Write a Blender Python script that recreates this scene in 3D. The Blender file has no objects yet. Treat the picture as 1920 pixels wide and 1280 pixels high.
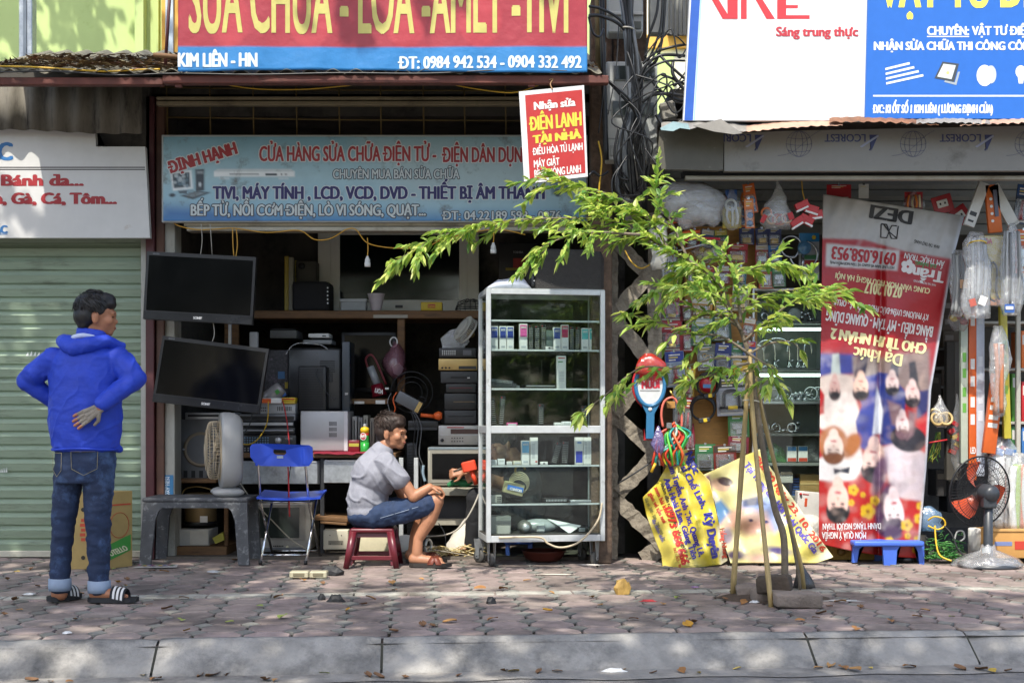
import bpy, bmesh, math, random, unicodedata
import numpy as np
from mathutils import Vector, Matrix, noise
R = random.Random(7)
rad = math.radians
SC = bpy.context.scene
COL = SC.collection
V = Vector
# ------------------------------------------------------------- camera, sky, sun, exposure
F0 = 2500.0; CAMZ = 1.02; HZ = 780.0
cam = bpy.data.objects.new('camera', bpy.data.cameras.new('camera')); COL.objects.link(cam)
cam.location = (0, 0, CAMZ); cam.rotation_euler = (rad(90), 0, 0)
cam.data.sensor_width = 36; cam.data.lens = 36 * F0 / 1920
cam.data.shift_y = (HZ - 640) / 1920; cam.data.clip_start = .05; cam.data.clip_end = 500
SC.camera = cam
SUN_EL, SUN_AZ = rad(57), rad(17)
tosun = V((-math.sin(SUN_AZ) * math.cos(SUN_EL), -math.cos(SUN_AZ) * math.cos(SUN_EL), math.sin(SUN_EL)))
W = bpy.data.worlds.new('World'); SC.world = W; W.use_nodes = True
nt = W.node_tree; bg = nt.nodes['Background']
sky = nt.nodes.new('ShaderNodeTexSky'); sky.sky_type = 'NISHITA'; sky.sun_disc = False
sky.sun_elevation = SUN_EL; sky.sun_rotation = math.pi + SUN_AZ; sky.dust_density = 2.5; sky.air_density = 1.0; sky.ozone_density = 1.0
nt.links.new(sky.outputs[0], bg.inputs[0]); bg.inputs[1].default_value = .15
sl = bpy.data.lights.new('sun', 'SUN'); sl.energy = 2.7; sl.angle = rad(.55); sl.color = (1, .95, .86)
so = bpy.data.objects.new('sun', sl); COL.objects.link(so); so.rotation_euler = tosun.to_track_quat('Z', 'Y').to_euler(); so.location = (0, 0, 12)
SC.view_settings.view_transform = 'Standard'; SC.view_settings.look = 'None'; SC.view_settings.exposure = 1.15; SC.view_settings.gamma = 1
SC.cycles.max_bounces = 8; SC.cycles.transparent_max_bounces = 24; SC.cycles.caustics_reflective = False; SC.cycles.caustics_refractive = False
SC.cycles.sample_clamp_indirect = 4; SC.cycles.use_denoising = True
# ------------------------------------------------------------- photo geometry: a pixel at a real depth Y
def X(px, Y): return (px - 960) * Y / F0
def Z(py, Y): return CAMZ + (HZ - py) * Y / F0
def P(px, py, Y): return V((X(px, Y), Y, Z(py, Y)))
# ------------------------------------------------------------- materials
def lin(h):
 if not isinstance(h, str): return tuple(h)[:3]
 h = h.lstrip('#'); h = ''.join(c * 2 for c in h) if len(h) == 3 else h; o = []
 for i in (0, 2, 4):
  c = int(h[i:i + 2], 16) / 255
  o.append(c / 12.92 if c < .04045 else ((c + .055) / 1.055) ** 2.4)
 return tuple(o)
MATS = {}
def mat(name, col, rough=.6, metal=0., var=.15, scale=6., bump=0., bscale=40., dirt=None, damt=.0, dscale=3., spec=.5, island=0., trans=0., stretch=None, attr=False, coat=0.):
 if name in MATS: return MATS[name]
 m = bpy.data.materials.new(name); m.use_nodes = True; t = m.node_tree; N = t.nodes; L = t.links
 b = N['Principled BSDF']; b.inputs['Roughness'].default_value = rough; b.inputs['Metallic'].default_value = metal
 b.inputs['Specular IOR Level'].default_value = spec; b.inputs['Coat Weight'].default_value = coat
 c = lin(col)
 tc = N.new('ShaderNodeTexCoord'); co = tc.outputs['Object']
 if stretch:
  mp = N.new('ShaderNodeMapping'); mp.inputs['Scale'].default_value = stretch; L.new(co, mp.inputs[0]); co = mp.outputs[0]
 nz = N.new('ShaderNodeTexNoise'); nz.inputs['Scale'].default_value = scale; nz.inputs['Detail'].default_value = 7; nz.inputs['Roughness'].default_value = .65
 L.new(co, nz.inputs['Vector'])
 mr = N.new('ShaderNodeMapRange'); mr.inputs[1].default_value = .3; mr.inputs[2].default_value = .7; mr.inputs[3].default_value = 1 - var; mr.inputs[4].default_value = 1 + var
 L.new(nz.outputs[0], mr.inputs[0])
 hs = N.new('ShaderNodeHueSaturation'); L.new(mr.outputs[0], hs.inputs['Value'])
 if attr:
  at = N.new('ShaderNodeAttribute'); at.attribute_name = 'Col'; L.new(at.outputs[0], hs.inputs['Color'])
 else: hs.inputs['Color'].default_value = (*c, 1)
 out = hs.outputs[0]
 if island:
  g = N.new('ShaderNodeNewGeometry'); h2 = N.new('ShaderNodeHueSaturation')
  r2 = N.new('ShaderNodeMapRange'); r2.inputs[3].default_value = 1 - island; r2.inputs[4].default_value = 1 + island; L.new(g.outputs['Random Per Island'], r2.inputs[0])
  L.new(r2.outputs[0], h2.inputs['Value']); L.new(out, h2.inputs['Color'])
  r3 = N.new('ShaderNodeMapRange'); r3.inputs[3].default_value = .5 - island * .08; r3.inputs[4].default_value = .5 + island * .08
  ml = N.new('ShaderNodeMath'); ml.operation = 'MULTIPLY'; ml.inputs[1].default_value = 7.31; fr = N.new('ShaderNodeMath'); fr.operation = 'FRACT'
  L.new(g.outputs['Random Per Island'], ml.inputs[0]); L.new(ml.outputs[0], fr.inputs[0]); L.new(fr.outputs[0], r3.inputs[0]); L.new(r3.outputs[0], h2.inputs['Hue'])
  out = h2.outputs[0]
 if dirt:
  n2 = N.new('ShaderNodeTexNoise'); n2.inputs['Scale'].default_value = dscale; n2.inputs['Detail'].default_value = 9; n2.inputs['Roughness'].default_value = .7; L.new(co, n2.inputs['Vector'])
  r4 = N.new('ShaderNodeMapRange'); r4.inputs[1].default_value = .62 - damt * .35; r4.inputs[2].default_value = .78 - damt * .25; L.new(n2.outputs[0], r4.inputs[0])
  mx = N.new('ShaderNodeMix'); mx.data_type = 'RGBA'; L.new(r4.outputs[0], mx.inputs[0]); L.new(out, mx.inputs[6]); mx.inputs[7].default_value = (*lin(dirt), 1)
  out = mx.outputs[2]
 L.new(out, b.inputs['Base Color'])
 rr = N.new('ShaderNodeMapRange'); rr.inputs[3].default_value = max(.03, rough - .1); rr.inputs[4].default_value = min(1, rough + .1); L.new(nz.outputs[0], rr.inputs[0]); L.new(rr.outputs[0], b.inputs['Roughness'])
 if bump:
  n3 = N.new('ShaderNodeTexNoise'); n3.inputs['Scale'].default_value = bscale; n3.inputs['Detail'].default_value = 6; L.new(co, n3.inputs['Vector'])
  bp = N.new('ShaderNodeBump'); bp.inputs['Strength'].default_value = bump; bp.inputs['Distance'].default_value = .01; L.new(n3.outputs[0], bp.inputs['Height']); L.new(bp.outputs[0], b.inputs['Normal'])
 if trans:
  tr = N.new('ShaderNodeBsdfTranslucent'); ms = N.new('ShaderNodeMixShader'); ms.inputs[0].default_value = trans
  h5 = N.new('ShaderNodeHueSaturation'); h5.inputs['Value'].default_value = 1.6; h5.inputs['Hue'].default_value = .485; L.new(out, h5.inputs['Color']); L.new(h5.outputs[0], tr.inputs[0])
  L.new(b.outputs[0], ms.inputs[1]); L.new(tr.outputs[0], ms.inputs[2]); L.new(ms.outputs[0], N['Material Output'].inputs[0])
 MATS[name] = m; return m
def K(h, rough=.5, var=.08): return mat('print ' + h + ' %.2f' % rough, h, rough, var=var, scale=14)
def glassy(name, tint, gloss=.12, rough=.03, op=.0, bump=0., opcol='#ffffff'):
 """thin clear sheet: lets light straight through and mirrors part of it"""
 m = bpy.data.materials.new(name); m.use_nodes = True; N = m.node_tree.nodes; L = m.node_tree.links; N.remove(N['Principled BSDF'])
 tr = N.new('ShaderNodeBsdfTransparent'); tr.inputs[0].default_value = (*tint, 1); gl = N.new('ShaderNodeBsdfGlossy'); gl.inputs['Roughness'].default_value = rough
 lf = N.new('ShaderNodeLayerWeight'); lw = N.new('ShaderNodeMath'); lw.operation = 'POWER'; lw.inputs[1].default_value = 4.; L.new(lf.outputs['Facing'], lw.inputs[0])
 ad = N.new('ShaderNodeMath'); ad.operation = 'ADD'; ad.inputs[1].default_value = gloss; ad.use_clamp = True; L.new(lw.outputs[0], ad.inputs[0])
 ms = N.new('ShaderNodeMixShader'); L.new(ad.outputs[0], ms.inputs[0]); L.new(gl.outputs[0], ms.inputs[2]); src = tr.outputs[0]
 if op:
  df = N.new('ShaderNodeBsdfDiffuse'); df.inputs[0].default_value = (*lin(opcol), 1); m2 = N.new('ShaderNodeMixShader'); m2.inputs[0].default_value = op
  L.new(tr.outputs[0], m2.inputs[1]); L.new(df.outputs[0], m2.inputs[2]); src = m2.outputs[0]
 L.new(src, ms.inputs[1]); L.new(ms.outputs[0], N['Material Output'].inputs[0])
 if bump:
  tc = N.new('ShaderNodeTexCoord'); n3 = N.new('ShaderNodeTexNoise'); n3.inputs['Scale'].default_value = 30; n3.inputs['Detail'].default_value = 5; L.new(tc.outputs['Object'], n3.inputs[0])
  bp = N.new('ShaderNodeBump'); bp.inputs['Strength'].default_value = bump; bp.inputs['Distance'].default_value = .02; L.new(n3.outputs[0], bp.inputs['Height']); L.new(bp.outputs[0], gl.inputs['Normal'])
 MATS[name] = m; return m
GLASS = glassy('cabinet glass', (.93, .975, .96), .035)
FILM = glassy('clear plastic film', (.92, .94, .95), .12, .12, .16, .9)
BLIST = glassy('clear blister', (.92, .94, .95), .08, .1, .06, .5)
def glow(name, col, s):
 m = bpy.data.materials.new(name); m.use_nodes = True; b = m.node_tree.nodes['Principled BSDF']; b.inputs['Emission Color'].default_value = (*lin(col), 1); b.inputs['Emission Strength'].default_value = s; MATS[name] = m; return m
# ------------------------------------------------------------- mesh builder (authored in world metres)
class MB:
 def __init__(s): s.bm = bmesh.new(); s.mats = []
 def mi(s, m):
  if m not in s.mats: s.mats.append(m)
  return s.mats.index(m)
 def fin(s, faces, m, sm=False):
  i = s.mi(m)
  for f in faces: f.material_index = i; f.smooth = sm
 def box(s, x0, x1, y0, y1, z0, z1, m, bev=0, rot=None, seg=1):
  c = V(((x0 + x1) / 2, (y0 + y1) / 2, (z0 + z1) / 2))
  mx = Matrix.Translation(c) @ (rot.to_4x4() if rot is not None else Matrix()) @ Matrix.Diagonal((abs(x1 - x0), abs(y1 - y0), abs(z1 - z0), 1))
  n0 = len(s.bm.faces)
  r = bmesh.ops.create_cube(s.bm, size=1, matrix=mx); fs = {f for v in r['verts'] for f in v.link_faces}
  if bev:
   es = {e for f in fs for e in f.edges}
   q = bmesh.ops.bevel(s.bm, geom=list(es), offset=bev, segments=seg, affect='EDGES', clamp_overlap=True, profile=.6)
   fs = {f for f in q['faces']} | {f for f in fs if f.is_valid}
   fs |= {f for v in {v for g in fs for v in g.verts} for f in v.link_faces}
  s.fin(fs, m, bev > 0 and seg > 1); return s
 def pbox(s, x0, y0, x1, y1, Y, d, m, bev=0, ang=0, seg=1):
  """photo rectangle whose front is at depth Y and which reaches d behind; ang in degrees turns it in the picture plane"""
  r = Matrix.Rotation(rad(ang), 3, 'Y') if ang else None
  return s.box(X(min(x0, x1), Y), X(max(x0, x1), Y), Y, Y + d, Z(max(y0, y1), Y), Z(min(y0, y1), Y), m, bev, r, seg)
 def ring_skin(s, rings, m, cap=True, sm=True, close=True):
  vs = [[s.bm.verts.new(p) for p in r] for r in rings]; fs = []
  n = len(vs[0])
  for a, b in zip(vs, vs[1:]):
   for i in range(n if close else n - 1):
    j = (i + 1) % n; fs.append(s.bm.faces.new((a[i], a[j], b[j], b[i])))
  s.fin(fs, m, sm)
  if cap and close:
   c = [s.bm.faces.new(vs[0][::-1]), s.bm.faces.new(vs[-1])]; s.fin(c, m, False)
  return s
 def tube(s, pts, r, m, n=7, cap=True, sub=0, flat=1.):
  pts = [V(p) for p in pts]; rs = list(r) if hasattr(r, '__len__') else [r] * len(pts)
  if sub and len(pts) > 2: pts, rs = catmull(pts, rs, sub)
  rings = []; up = None
  for i, p in enumerate(pts):
   t = (pts[min(i + 1, len(pts) - 1)] - pts[max(i - 1, 0)])
   if t.length < 1e-9: t = V((0, 0, 1))
   t.normalize()
   if up is None: up = t.orthogonal().normalized()
   else:
    up = up - t * up.dot(t)
    up = up.normalized() if up.length > 1e-6 else t.orthogonal().normalized()
   w = t.cross(up)
   rings.append([p + (up * math.cos(a) + w * math.sin(a) * flat) * rs[i] for a in [2 * math.pi * k / n for k in range(n)]])
  return s.ring_skin(rings, m, cap)
 def ptube(s, pts, r, m, n=7, sub=6): return s.tube([P(*p) for p in pts], r, m, n, True, sub)
 def cyl(s, p0, p1, r0, m, r1=None, n=16): return s.tube([p0, p1], [r0, r0 if r1 is None else r1], m, n)
 def lathe(s, prof, base, m, axis=(0, 0, 1), n=24, cap=True):
  ax = V(axis).normalized(); u = ax.orthogonal().normalized(); w = ax.cross(u); b = V(base)
  return s.ring_skin([[b + ax * h + (u * math.cos(2 * math.pi * k / n) + w * math.sin(2 * math.pi * k / n)) * max(r, 1e-4) for k in range(n)] for r, h in prof], m, cap)
 def ell(s, c, r, m, rot=None, seg=16):
  mx = Matrix.Translation(V(c)) @ (rot.to_4x4() if rot is not None else Matrix()) @ Matrix.Diagonal((*r, 1))
  q = bmesh.ops.create_uvsphere(s.bm, u_segments=seg, v_segments=max(6, seg * 2 // 3), radius=1, matrix=mx)
  s.fin({f for v in q['verts'] for f in v.link_faces}, m, True); return s
 def prism(s, pts, d, m, bev=0):
  """closed outline (3-D points) pushed back by the vector d"""
  a = [s.bm.verts.new(V(p)) for p in pts]; b = [s.bm.verts.new(V(p) + V(d)) for p in pts]; n = len(a)
  fs = [s.bm.faces.new(a), s.bm.faces.new(b[::-1])] + [s.bm.faces.new((a[i], b[i], b[(i + 1) % n], a[(i + 1) % n])) for i in range(n)]
  s.fin(fs, m)
  if len(a) > 4: bmesh.ops.triangulate(s.bm, faces=fs[:2])
  return s
 def pprism(s, pts, Y, d, m): return s.prism([P(x, y, Y) for x, y in pts], (0, d, 0), m)
 def quad(s, a, b, c, d, m):
  s.fin([s.bm.faces.new([s.bm.verts.new(V(p)) for p in (a, b, c, d)])], m); return s
 def torus(s, c, Rr, r, m, axis=(0, 1, 0), n=28, k=7, arc=1., a0=0.):
  ax = V(axis).normalized(); u = ax.orthogonal().normalized(); w = ax.cross(u)
  pts = [V(c) + (u * math.cos(a0 + 2 * math.pi * arc * i / n) + w * math.sin(a0 + 2 * math.pi * arc * i / n)) * Rr for i in range(n + 1)]
  return s.tube(pts, r, m, k, arc < 1)
 def xf(s, mx, c=None):
  M_ = Matrix.Translation(V(c)) @ mx.to_4x4() @ Matrix.Translation(-V(c)) if c is not None else mx
  bmesh.ops.transform(s.bm, matrix=M_, verts=s.bm.verts); return s
 def build(s, name, parent=None, loc=None, fix=True):
  if fix: bmesh.ops.recalc_face_normals(s.bm, faces=s.bm.faces)
  me = bpy.data.meshes.new(name); o = bpy.data.objects.new(name, None if False else me)
  base = V((0, 0, 0))
  if parent is not None:
   q = parent
   while q is not None: base += q.location; q = q.parent
  else:
   if loc is None:
    vs = [v.co for v in s.bm.verts]
    loc = V(((min(v.x for v in vs) + max(v.x for v in vs)) / 2, (min(v.y for v in vs) + max(v.y for v in vs)) / 2, min(v.z for v in vs)))
   base = V(loc); o.location = base
  bmesh.ops.translate(s.bm, vec=-base, verts=s.bm.verts)
  s.bm.to_mesh(me); s.bm.free()
  for m in s.mats: me.materials.append(m)
  COL.objects.link(o)
  if parent is not None: o.parent = parent
  return o
def catmull(pts, rs, sub):
 o = []; q = []
 for i in range(len(pts) - 1):
  a, b, c, d = pts[max(i - 1, 0)], pts[i], pts[i + 1], pts[min(i + 2, len(pts) - 1)]
  for k in range(sub):
   t = k / sub
   o.append(.5 * ((2 * b) + (c - a) * t + (2 * a - 5 * b + 4 * c - d) * t * t + (3 * b - a - 3 * c + d) * t ** 3)); q.append(rs[i] * (1 - t) + rs[i + 1] * t)
 o.append(pts[-1]); q.append(rs[-1]); return o, q
def tag(o, label=None, cat=None, group=None, kind=None):
 if label: o['label'] = label
 if cat: o['category'] = cat
 if group: o['group'] = group
 if kind: o['kind'] = kind
 return o
def T(name, label, cat, loc, group=None):
 o = bpy.data.objects.new(name, None); COL.objects.link(o); o.location = V(loc); o.empty_display_size = .05
 return tag(o, label, cat, group)
def one(mb, name, label, cat, group=None): return tag(mb.build(name), label, cat, group)
def struct(mb, name): return tag(mb.build(name, loc=(0, 0, 0)), kind='structure')
def copy_tree(o, loc=None, rz=None, label=None, parent=None):
 c = o.copy(); COL.objects.link(c)
 if parent is not None: c.parent = parent
 if loc is not None: c.location = V(loc)
 if rz is not None: c.rotation_euler = (0, 0, rz)
 if label: c['label'] = label
 for k in list(o.children): copy_tree(k, parent=c)
 return c
def evalmesh(o):
 dg = bpy.context.evaluated_depsgraph_get(); dg.update()
 return bpy.data.meshes.new_from_object(o.evaluated_get(dg))
# ------------------------------------------------------------- lettering (built-in font, each glyph read once)
GL = {}
_fc = bpy.data.curves.new('lettering source', 'FONT'); _fc.resolution_u = 3; _fo = bpy.data.objects.new('lettering source', _fc); COL.objects.link(_fo)
def _mesh(s):
 _fc.body = s; me = evalmesh(_fo)
 co = [(v.co.x, v.co.y) for v in me.vertices]; fa = [tuple(p.vertices) for p in me.polygons]; bpy.data.meshes.remove(me)
 return co, fa
def _w(s):
 co, _ = _mesh(s); return max(c[0] for c in co) - min(c[0] for c in co)
_hh = _w('HH'); CAPH = max(c[1] for c in _mesh('H')[0])
def glyph(ch):
 if ch in GL: return GL[ch]
 base = {'Đ': 'D', 'đ': 'd'}.get(ch, ch); nf = unicodedata.normalize('NFD', ch)
 if nf[0] in 'Oo' and '\u031b' in nf: base = unicodedata.normalize('NFC', nf.replace('\u031b', ''))
 adv = _w('H' + base + 'H') - _hh
 co, fa = ([], []) if ch == ' ' else _mesh(base)
 GL[ch] = (co, fa, adv)
 return GL[ch]
def layout(s):
 x = 0; out = []
 for ch in s:
  co, fa, adv = glyph(ch); out.append((ch, x, co, fa)); x += adv
 return out, x
def text(mb, s, x0, x1, base, cap, m, fmap, b=.05, lay=1, ang=0, shear=0, flip=False, eps=.0012):
 """letters of s fitted between x0 and x1, from base line to cap line (sign units), pressed onto a surface: fmap(u, v, e) -> point lifted by e"""
 gl, tot = layout(s); sx = (x1 - x0) / tot; sy = (base - cap) / CAPH; h = abs(base - cap)
 ca, sa = math.cos(rad(ang)), math.sin(rad(ang))
 k = 5 if b > .05 else 3 if b > 0 else 1
 bx = b * min(1.25, 1.3 * sx / sy)
 sh = [((-1 + 2 * i / (k - 1)) * bx * h if k > 1 else 0, (-.35 if i % 2 else .35) * b * h if k > 1 else 0) for i in range(k)]
 i = mb.mi(m); xm, ym = (x0 + x1) / 2, (base + cap) / 2
 def put(px, py, e):
  if flip: px, py = 2 * xm - px, 2 * ym - py
  dx, dy = px - x0, py - base
  return mb.bm.verts.new(fmap(x0 + dx * ca - dy * sa, base + dx * sa + dy * ca, e))
 for q, (ox, oy) in enumerate(sh):
  e = lay * eps + q * .00025
  for ch, gx, co, fa in gl:
   vs = [put(x0 + (gx + c[0] + shear * c[1]) * sx + ox, base - c[1] * sy + oy, e) for c in co]
   for f in fa:
    try: mb.bm.faces.new([vs[j] for j in f]).material_index = i
    except ValueError: pass
   nf = unicodedata.normalize('NFD', ch)
   if nf[0] in 'Oo' and '\u031b' in nf and q == 0:
    xx, w = x0 + gx * sx, max(c[0] for c in co) * sx; ht = h * (1 if nf[0] == 'O' else .7); pp = ((.8, .8), (1.0, .98), (1.0, 1.16), (1.16, 1.16), (1.16, .92), (.92, .66))
    mb.bm.faces.new([put(xx + a_ * w, base - t_ * ht * (1 if base > cap else -1), e + .002) for a_, t_ in pp]).material_index = i
   if ch in 'Đđ' and q == 0:
    w = (max(c[0] for c in co)) * sx
    a, bb, t = (-.12, .5, .5) if ch == 'Đ' else (.4, 1.1, .98)
    xx, yy, tt = x0 + gx * sx, base - t * (base - cap), .055 * h + b * h * .3
    mb.bm.faces.new([put(*p, e + .002) for p in ((xx + a * w, yy + tt), (xx + bb * w, yy + tt), (xx + bb * w, yy - tt), (xx + a * w, yy - tt))]).material_index = i
def otext(mb, s, x0, x1, base, cap, m, mo, fmap, b=.05, o=.08, lay=1, **k):
 """outlined letters: a fatter coat below, the letters above"""
 h = abs(base - cap)
 for q, (dx, dy) in enumerate([(1, 0), (-1, 0), (0, 1), (0, -1), (.7, .7), (-.7, .7), (.7, -.7), (-.7, -.7)]):
  text(mb, s, x0 + dx * o * h, x1 + dx * o * h, base + dy * o * h, cap + dy * o * h, mo, lambda u, v, e, q=q: fmap(u, v, e + q * .00004), b, lay, **k)
 text(mb, s, x0, x1, base, cap, m, lambda u, v, e: fmap(u, v, e + .0014), b, lay, **k)
def flatmap(Y): return lambda u, v, e: P(u, v, Y) + V((0, -e, 0))
def quadmap(c, w, h):
 """sign units 0..w, 0..h onto four 3-D corners tl, tr, br, bl"""
 n = (c[1] - c[0]).cross(c[3] - c[0]).normalized()
 if n.y > 0: n = -n
 def f(u, v, e):
  a, b = u / w, v / h
  return (c[0] * (1 - a) + c[1] * a) * (1 - b) + (c[3] * (1 - a) + c[2] * a) * b + n * e
 return f
def rect(mb, fmap, u0, v0, u1, v1, m, e):
 mb.quad(fmap(u0, v0, e), fmap(u1, v0, e), fmap(u1, v1, e), fmap(u0, v1, e), m)
def shape(mb, fmap, pts, m, e):
 f = mb.bm.faces.new([mb.bm.verts.new(fmap(u, v, e)) for u, v in pts]); mb.fin([f], m); bmesh.ops.triangulate(mb.bm, faces=[f])
def disc(mb, fmap, u, v, ru, rv, m, e, n=20): shape(mb, fmap, [(u + ru * math.cos(2 * math.pi * i / n), v + rv * math.sin(2 * math.pi * i / n)) for i in range(n)], m, e)
# ------------------------------------------------------------- printed pictures: colours of a print held on a fine sheet
def sstep(d, s): return np.clip(.5 - d / s, 0, 1)[..., None]
class Ink:
 def __init__(s, u, v): s.u, s.v = u, v; s.c = np.zeros(u.shape + (3,))
 def fill(s, h): s.c[:] = lin(h); return s
 def grad(s, v0, h0, v1, h1):
  t = np.clip((s.v - v0) / (v1 - v0), 0, 1)[..., None]; a = ((s.v >= v0) & (s.v <= v1))[..., None]
  s.c = np.where(a, np.array(lin(h0)) * (1 - t) + np.array(lin(h1)) * t, s.c); return s
 def ell(s, x, y, rx, ry, h, ang=0, soft=1.2, op=1.):
  ca, sa = math.cos(rad(ang)), math.sin(rad(ang)); dx, dy = s.u - x, s.v - y
  a, b = (dx * ca + dy * sa) / rx, (-dx * sa + dy * ca) / ry
  k = sstep((np.sqrt(a * a + b * b) - 1) * min(rx, ry), soft * 2) * op; s.c = s.c * (1 - k) + np.array(lin(h)) * k; return s
 def poly(s, pts, h, soft=1.2, op=1.):
  n = len(pts); ins = np.zeros(s.u.shape, bool); d = np.full(s.u.shape, 1e9)
  for i in range(n):
   (x0, y0), (x1, y1) = pts[i], pts[(i + 1) % n]
   c = ((y0 > s.v) != (y1 > s.v)) & (s.u < (x1 - x0) * (s.v - y0) / ((y1 - y0) or 1e-9) + x0); ins ^= c
   l = (x1 - x0) ** 2 + (y1 - y0) ** 2 or 1e-9; t = np.clip(((s.u - x0) * (x1 - x0) + (s.v - y0) * (y1 - y0)) / l, 0, 1)
   d = np.minimum(d, np.hypot(s.u - x0 - t * (x1 - x0), s.v - y0 - t * (y1 - y0)))
  k = sstep(np.where(ins, -d, d), soft * 2) * op; s.c = s.c * (1 - k) + np.array(lin(h)) * k; return s
PRINT = mat('printed vinyl', '#ffffff', .38, var=.08, scale=9, attr=True, bump=.5, bscale=14, dirt='#6a655c', damt=-.12, dscale=5)
PRINTB = mat('printed board', '#ffffff', .45, var=.08, scale=5, attr=True, dirt='#5c584e', damt=.2, dscale=6)
def sheet(name, parent, u, v, pts3, cols, m, thick=0.):
 """grid sheet; u, v, cols as arrays [rows, cols]; pts3 [rows, cols, 3]"""
 nr, nc = u.shape; base = V((0, 0, 0)); q = parent
 while q is not None: base += q.location; q = q.parent
 me = bpy.data.meshes.new(name); co = (pts3 - np.array(base)).reshape(-1, 3)
 idx = np.arange(nr * nc).reshape(nr, nc)
 fa = np.stack([idx[:-1, :-1], idx[1:, :-1], idx[1:, 1:], idx[:-1, 1:]], -1).reshape(-1, 4)
 me.from_pydata(co.tolist(), [], fa.tolist()); me.materials.append(m)
 ca = me.color_attributes.new('Col', 'FLOAT_COLOR', 'POINT')
 ca.data.foreach_set('color', np.concatenate([cols.reshape(-1, 3), np.ones((nr * nc, 1))], 1).astype(np.float32).ravel())
 me.polygons.foreach_set('use_smooth', [True] * len(me.polygons)); me.update()
 o = bpy.data.objects.new(name, me); COL.objects.link(o)
 if parent is not None: o.parent = parent
 if thick:
  k = o.modifiers.new('thickness', 'SOLIDIFY'); k.thickness = thick; k.offset = 0
 return o
def edge(poly, ys):
 ys0 = np.array([p[1] for p in poly], float); xs0 = np.array([p[0] for p in poly], float)
 return np.interp(ys, ys0, xs0)
# ============================================================= setting: pavement, kerb, road
M = {}
M['tile'] = mat('pink paver', '#93847d', .75, var=.2, scale=14, bump=.35, bscale=90, island=.17, dirt='#564e48', damt=.48, dscale=1.7)
M['tile2'] = mat('green grey paver', '#7c7a72', .75, var=.14, scale=14, bump=.25, bscale=90, island=.15, dirt='#5d564e', damt=.2, dscale=2.2)
M['grout'] = mat('dirty joint', '#423a32', .95, var=.3, scale=12, bump=.4, bscale=80)
M['line'] = mat('white paver strip', '#aaa79c', .8, var=.2, scale=10, dirt='#645e54', damt=.48, dscale=4, bump=.25, bscale=80)
M['kerb'] = mat('kerb concrete', '#8f8c86', .85, var=.28, scale=6, bump=.7, bscale=60, dirt='#4f4e4c', damt=.36, dscale=2.6)
M['asphalt'] = mat('road asphalt', '#7c7873', .9, var=.22, scale=18, bump=.6, bscale=160, dirt='#4e4a46', damt=.25, dscale=2)
M['black'] = mat('black plastic', '#17181a', .38, var=.2, scale=10)
M['dark'] = mat('dark grey plastic', '#2b2d30', .45, var=.2, scale=10)
M['alu'] = mat('aluminium', '#c9cdcd', .38, .4, var=.1, scale=12, dirt='#7d7d78', damt=.05, dscale=9)
M['chrome'] = mat('chrome', '#d8dadc', .12, 1., var=.05)
M['galv'] = mat('galvanised sheet', '#a8adb0', .42, .7, var=.22, scale=26, dirt='#6b6a66', damt=.1, dscale=5)
M['rust'] = mat('rusty painted steel', '#5e3229', .7, var=.25, scale=9, dirt='#3a2119', damt=.3, dscale=6, bump=.2)
M['brown'] = mat('brown painted steel', '#5a3d2f', .6, var=.2, scale=7, dirt='#3a2a22', damt=.2)
M['maroon'] = mat('maroon painted steel', '#4f2426', .55, var=.2, scale=7, dirt='#33201d', damt=.2)
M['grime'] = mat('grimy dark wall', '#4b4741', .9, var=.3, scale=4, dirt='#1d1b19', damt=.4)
M['wood'] = mat('old brown wood', '#6d4f30', .7, var=.3, scale=5, stretch=(2, 14, 14), dirt='#352617', damt=.25)
M['ply'] = mat('plywood', '#b0803f', .6, var=.2, scale=4, stretch=(3, 3, 14), dirt='#6b4c25', damt=.15)
M['conc'] = mat('rough weathered concrete', '#8a8274', .95, var=.3, scale=9, bump=1., bscale=38, dirt='#474038', damt=.38, dscale=5)
M['white'] = mat('white plastic', '#d6d6d2', .4, var=.07, scale=8, dirt='#99968c', damt=-.02)
M['grey'] = mat('grey plastic', '#8e9092', .4, var=.1, scale=8, dirt='#66645f', damt=.05)
M['silver'] = mat('silver plastic', '#b4b6b8', .32, .4, var=.08, scale=8)
M['cable'] = mat('black cable sheath', '#191a1c', .4, var=.25, scale=20)
M['ycable'] = mat('yellow wire', '#c39a22', .45, var=.2, scale=10)
M['sheeting'] = mat('corrugated asbestos sheet', '#6b665b', .85, var=.25, scale=5, dirt='#2e2a24', damt=.45, dscale=2.5, stretch=(6, 6, 1.2))
KA = math.atan2(.36, 4.75); cK, sK = math.cos(KA), math.sin(KA)
def KR(x, y):  # pavement runs 4 degrees off the shop fronts
 return (x * cK - (y - 6.2) * sK, 6.2 + x * sK + (y - 6.2) * cK)
g = MB(); g.quad((-60, 9.55, -.016), (60, 9.55, -.016), (60, 30, -.016), (-60, 30, -.016), M['grout'])
g.quad((*KR(-60, 6.12), -.016), (*KR(60, 6.12), -.016), (*KR(60, 9.2), -.016), (*KR(-60, 9.2), -.016), M['grout'])
g.quad((-7, 8.4, -.012), (7, 8.4, -.012), (7, 9.7, -.012), (-7, 9.7, -.012), M['grout'])
struct(g, 'ground')
g = MB(); A = .228; h = A / 2 * .945; c = h * .56; cy_ = h * .34
pav = []
for i in range(-26, 27):
 for j in range(0, 20):
  x, y = i * A, 6.2 + A / 2 + j * A
  if abs(y - 7.64) < .05: pass
  pav.append((x, y, 0)); pav.append((x + A / 2, y + A / 2, 1))
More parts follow.
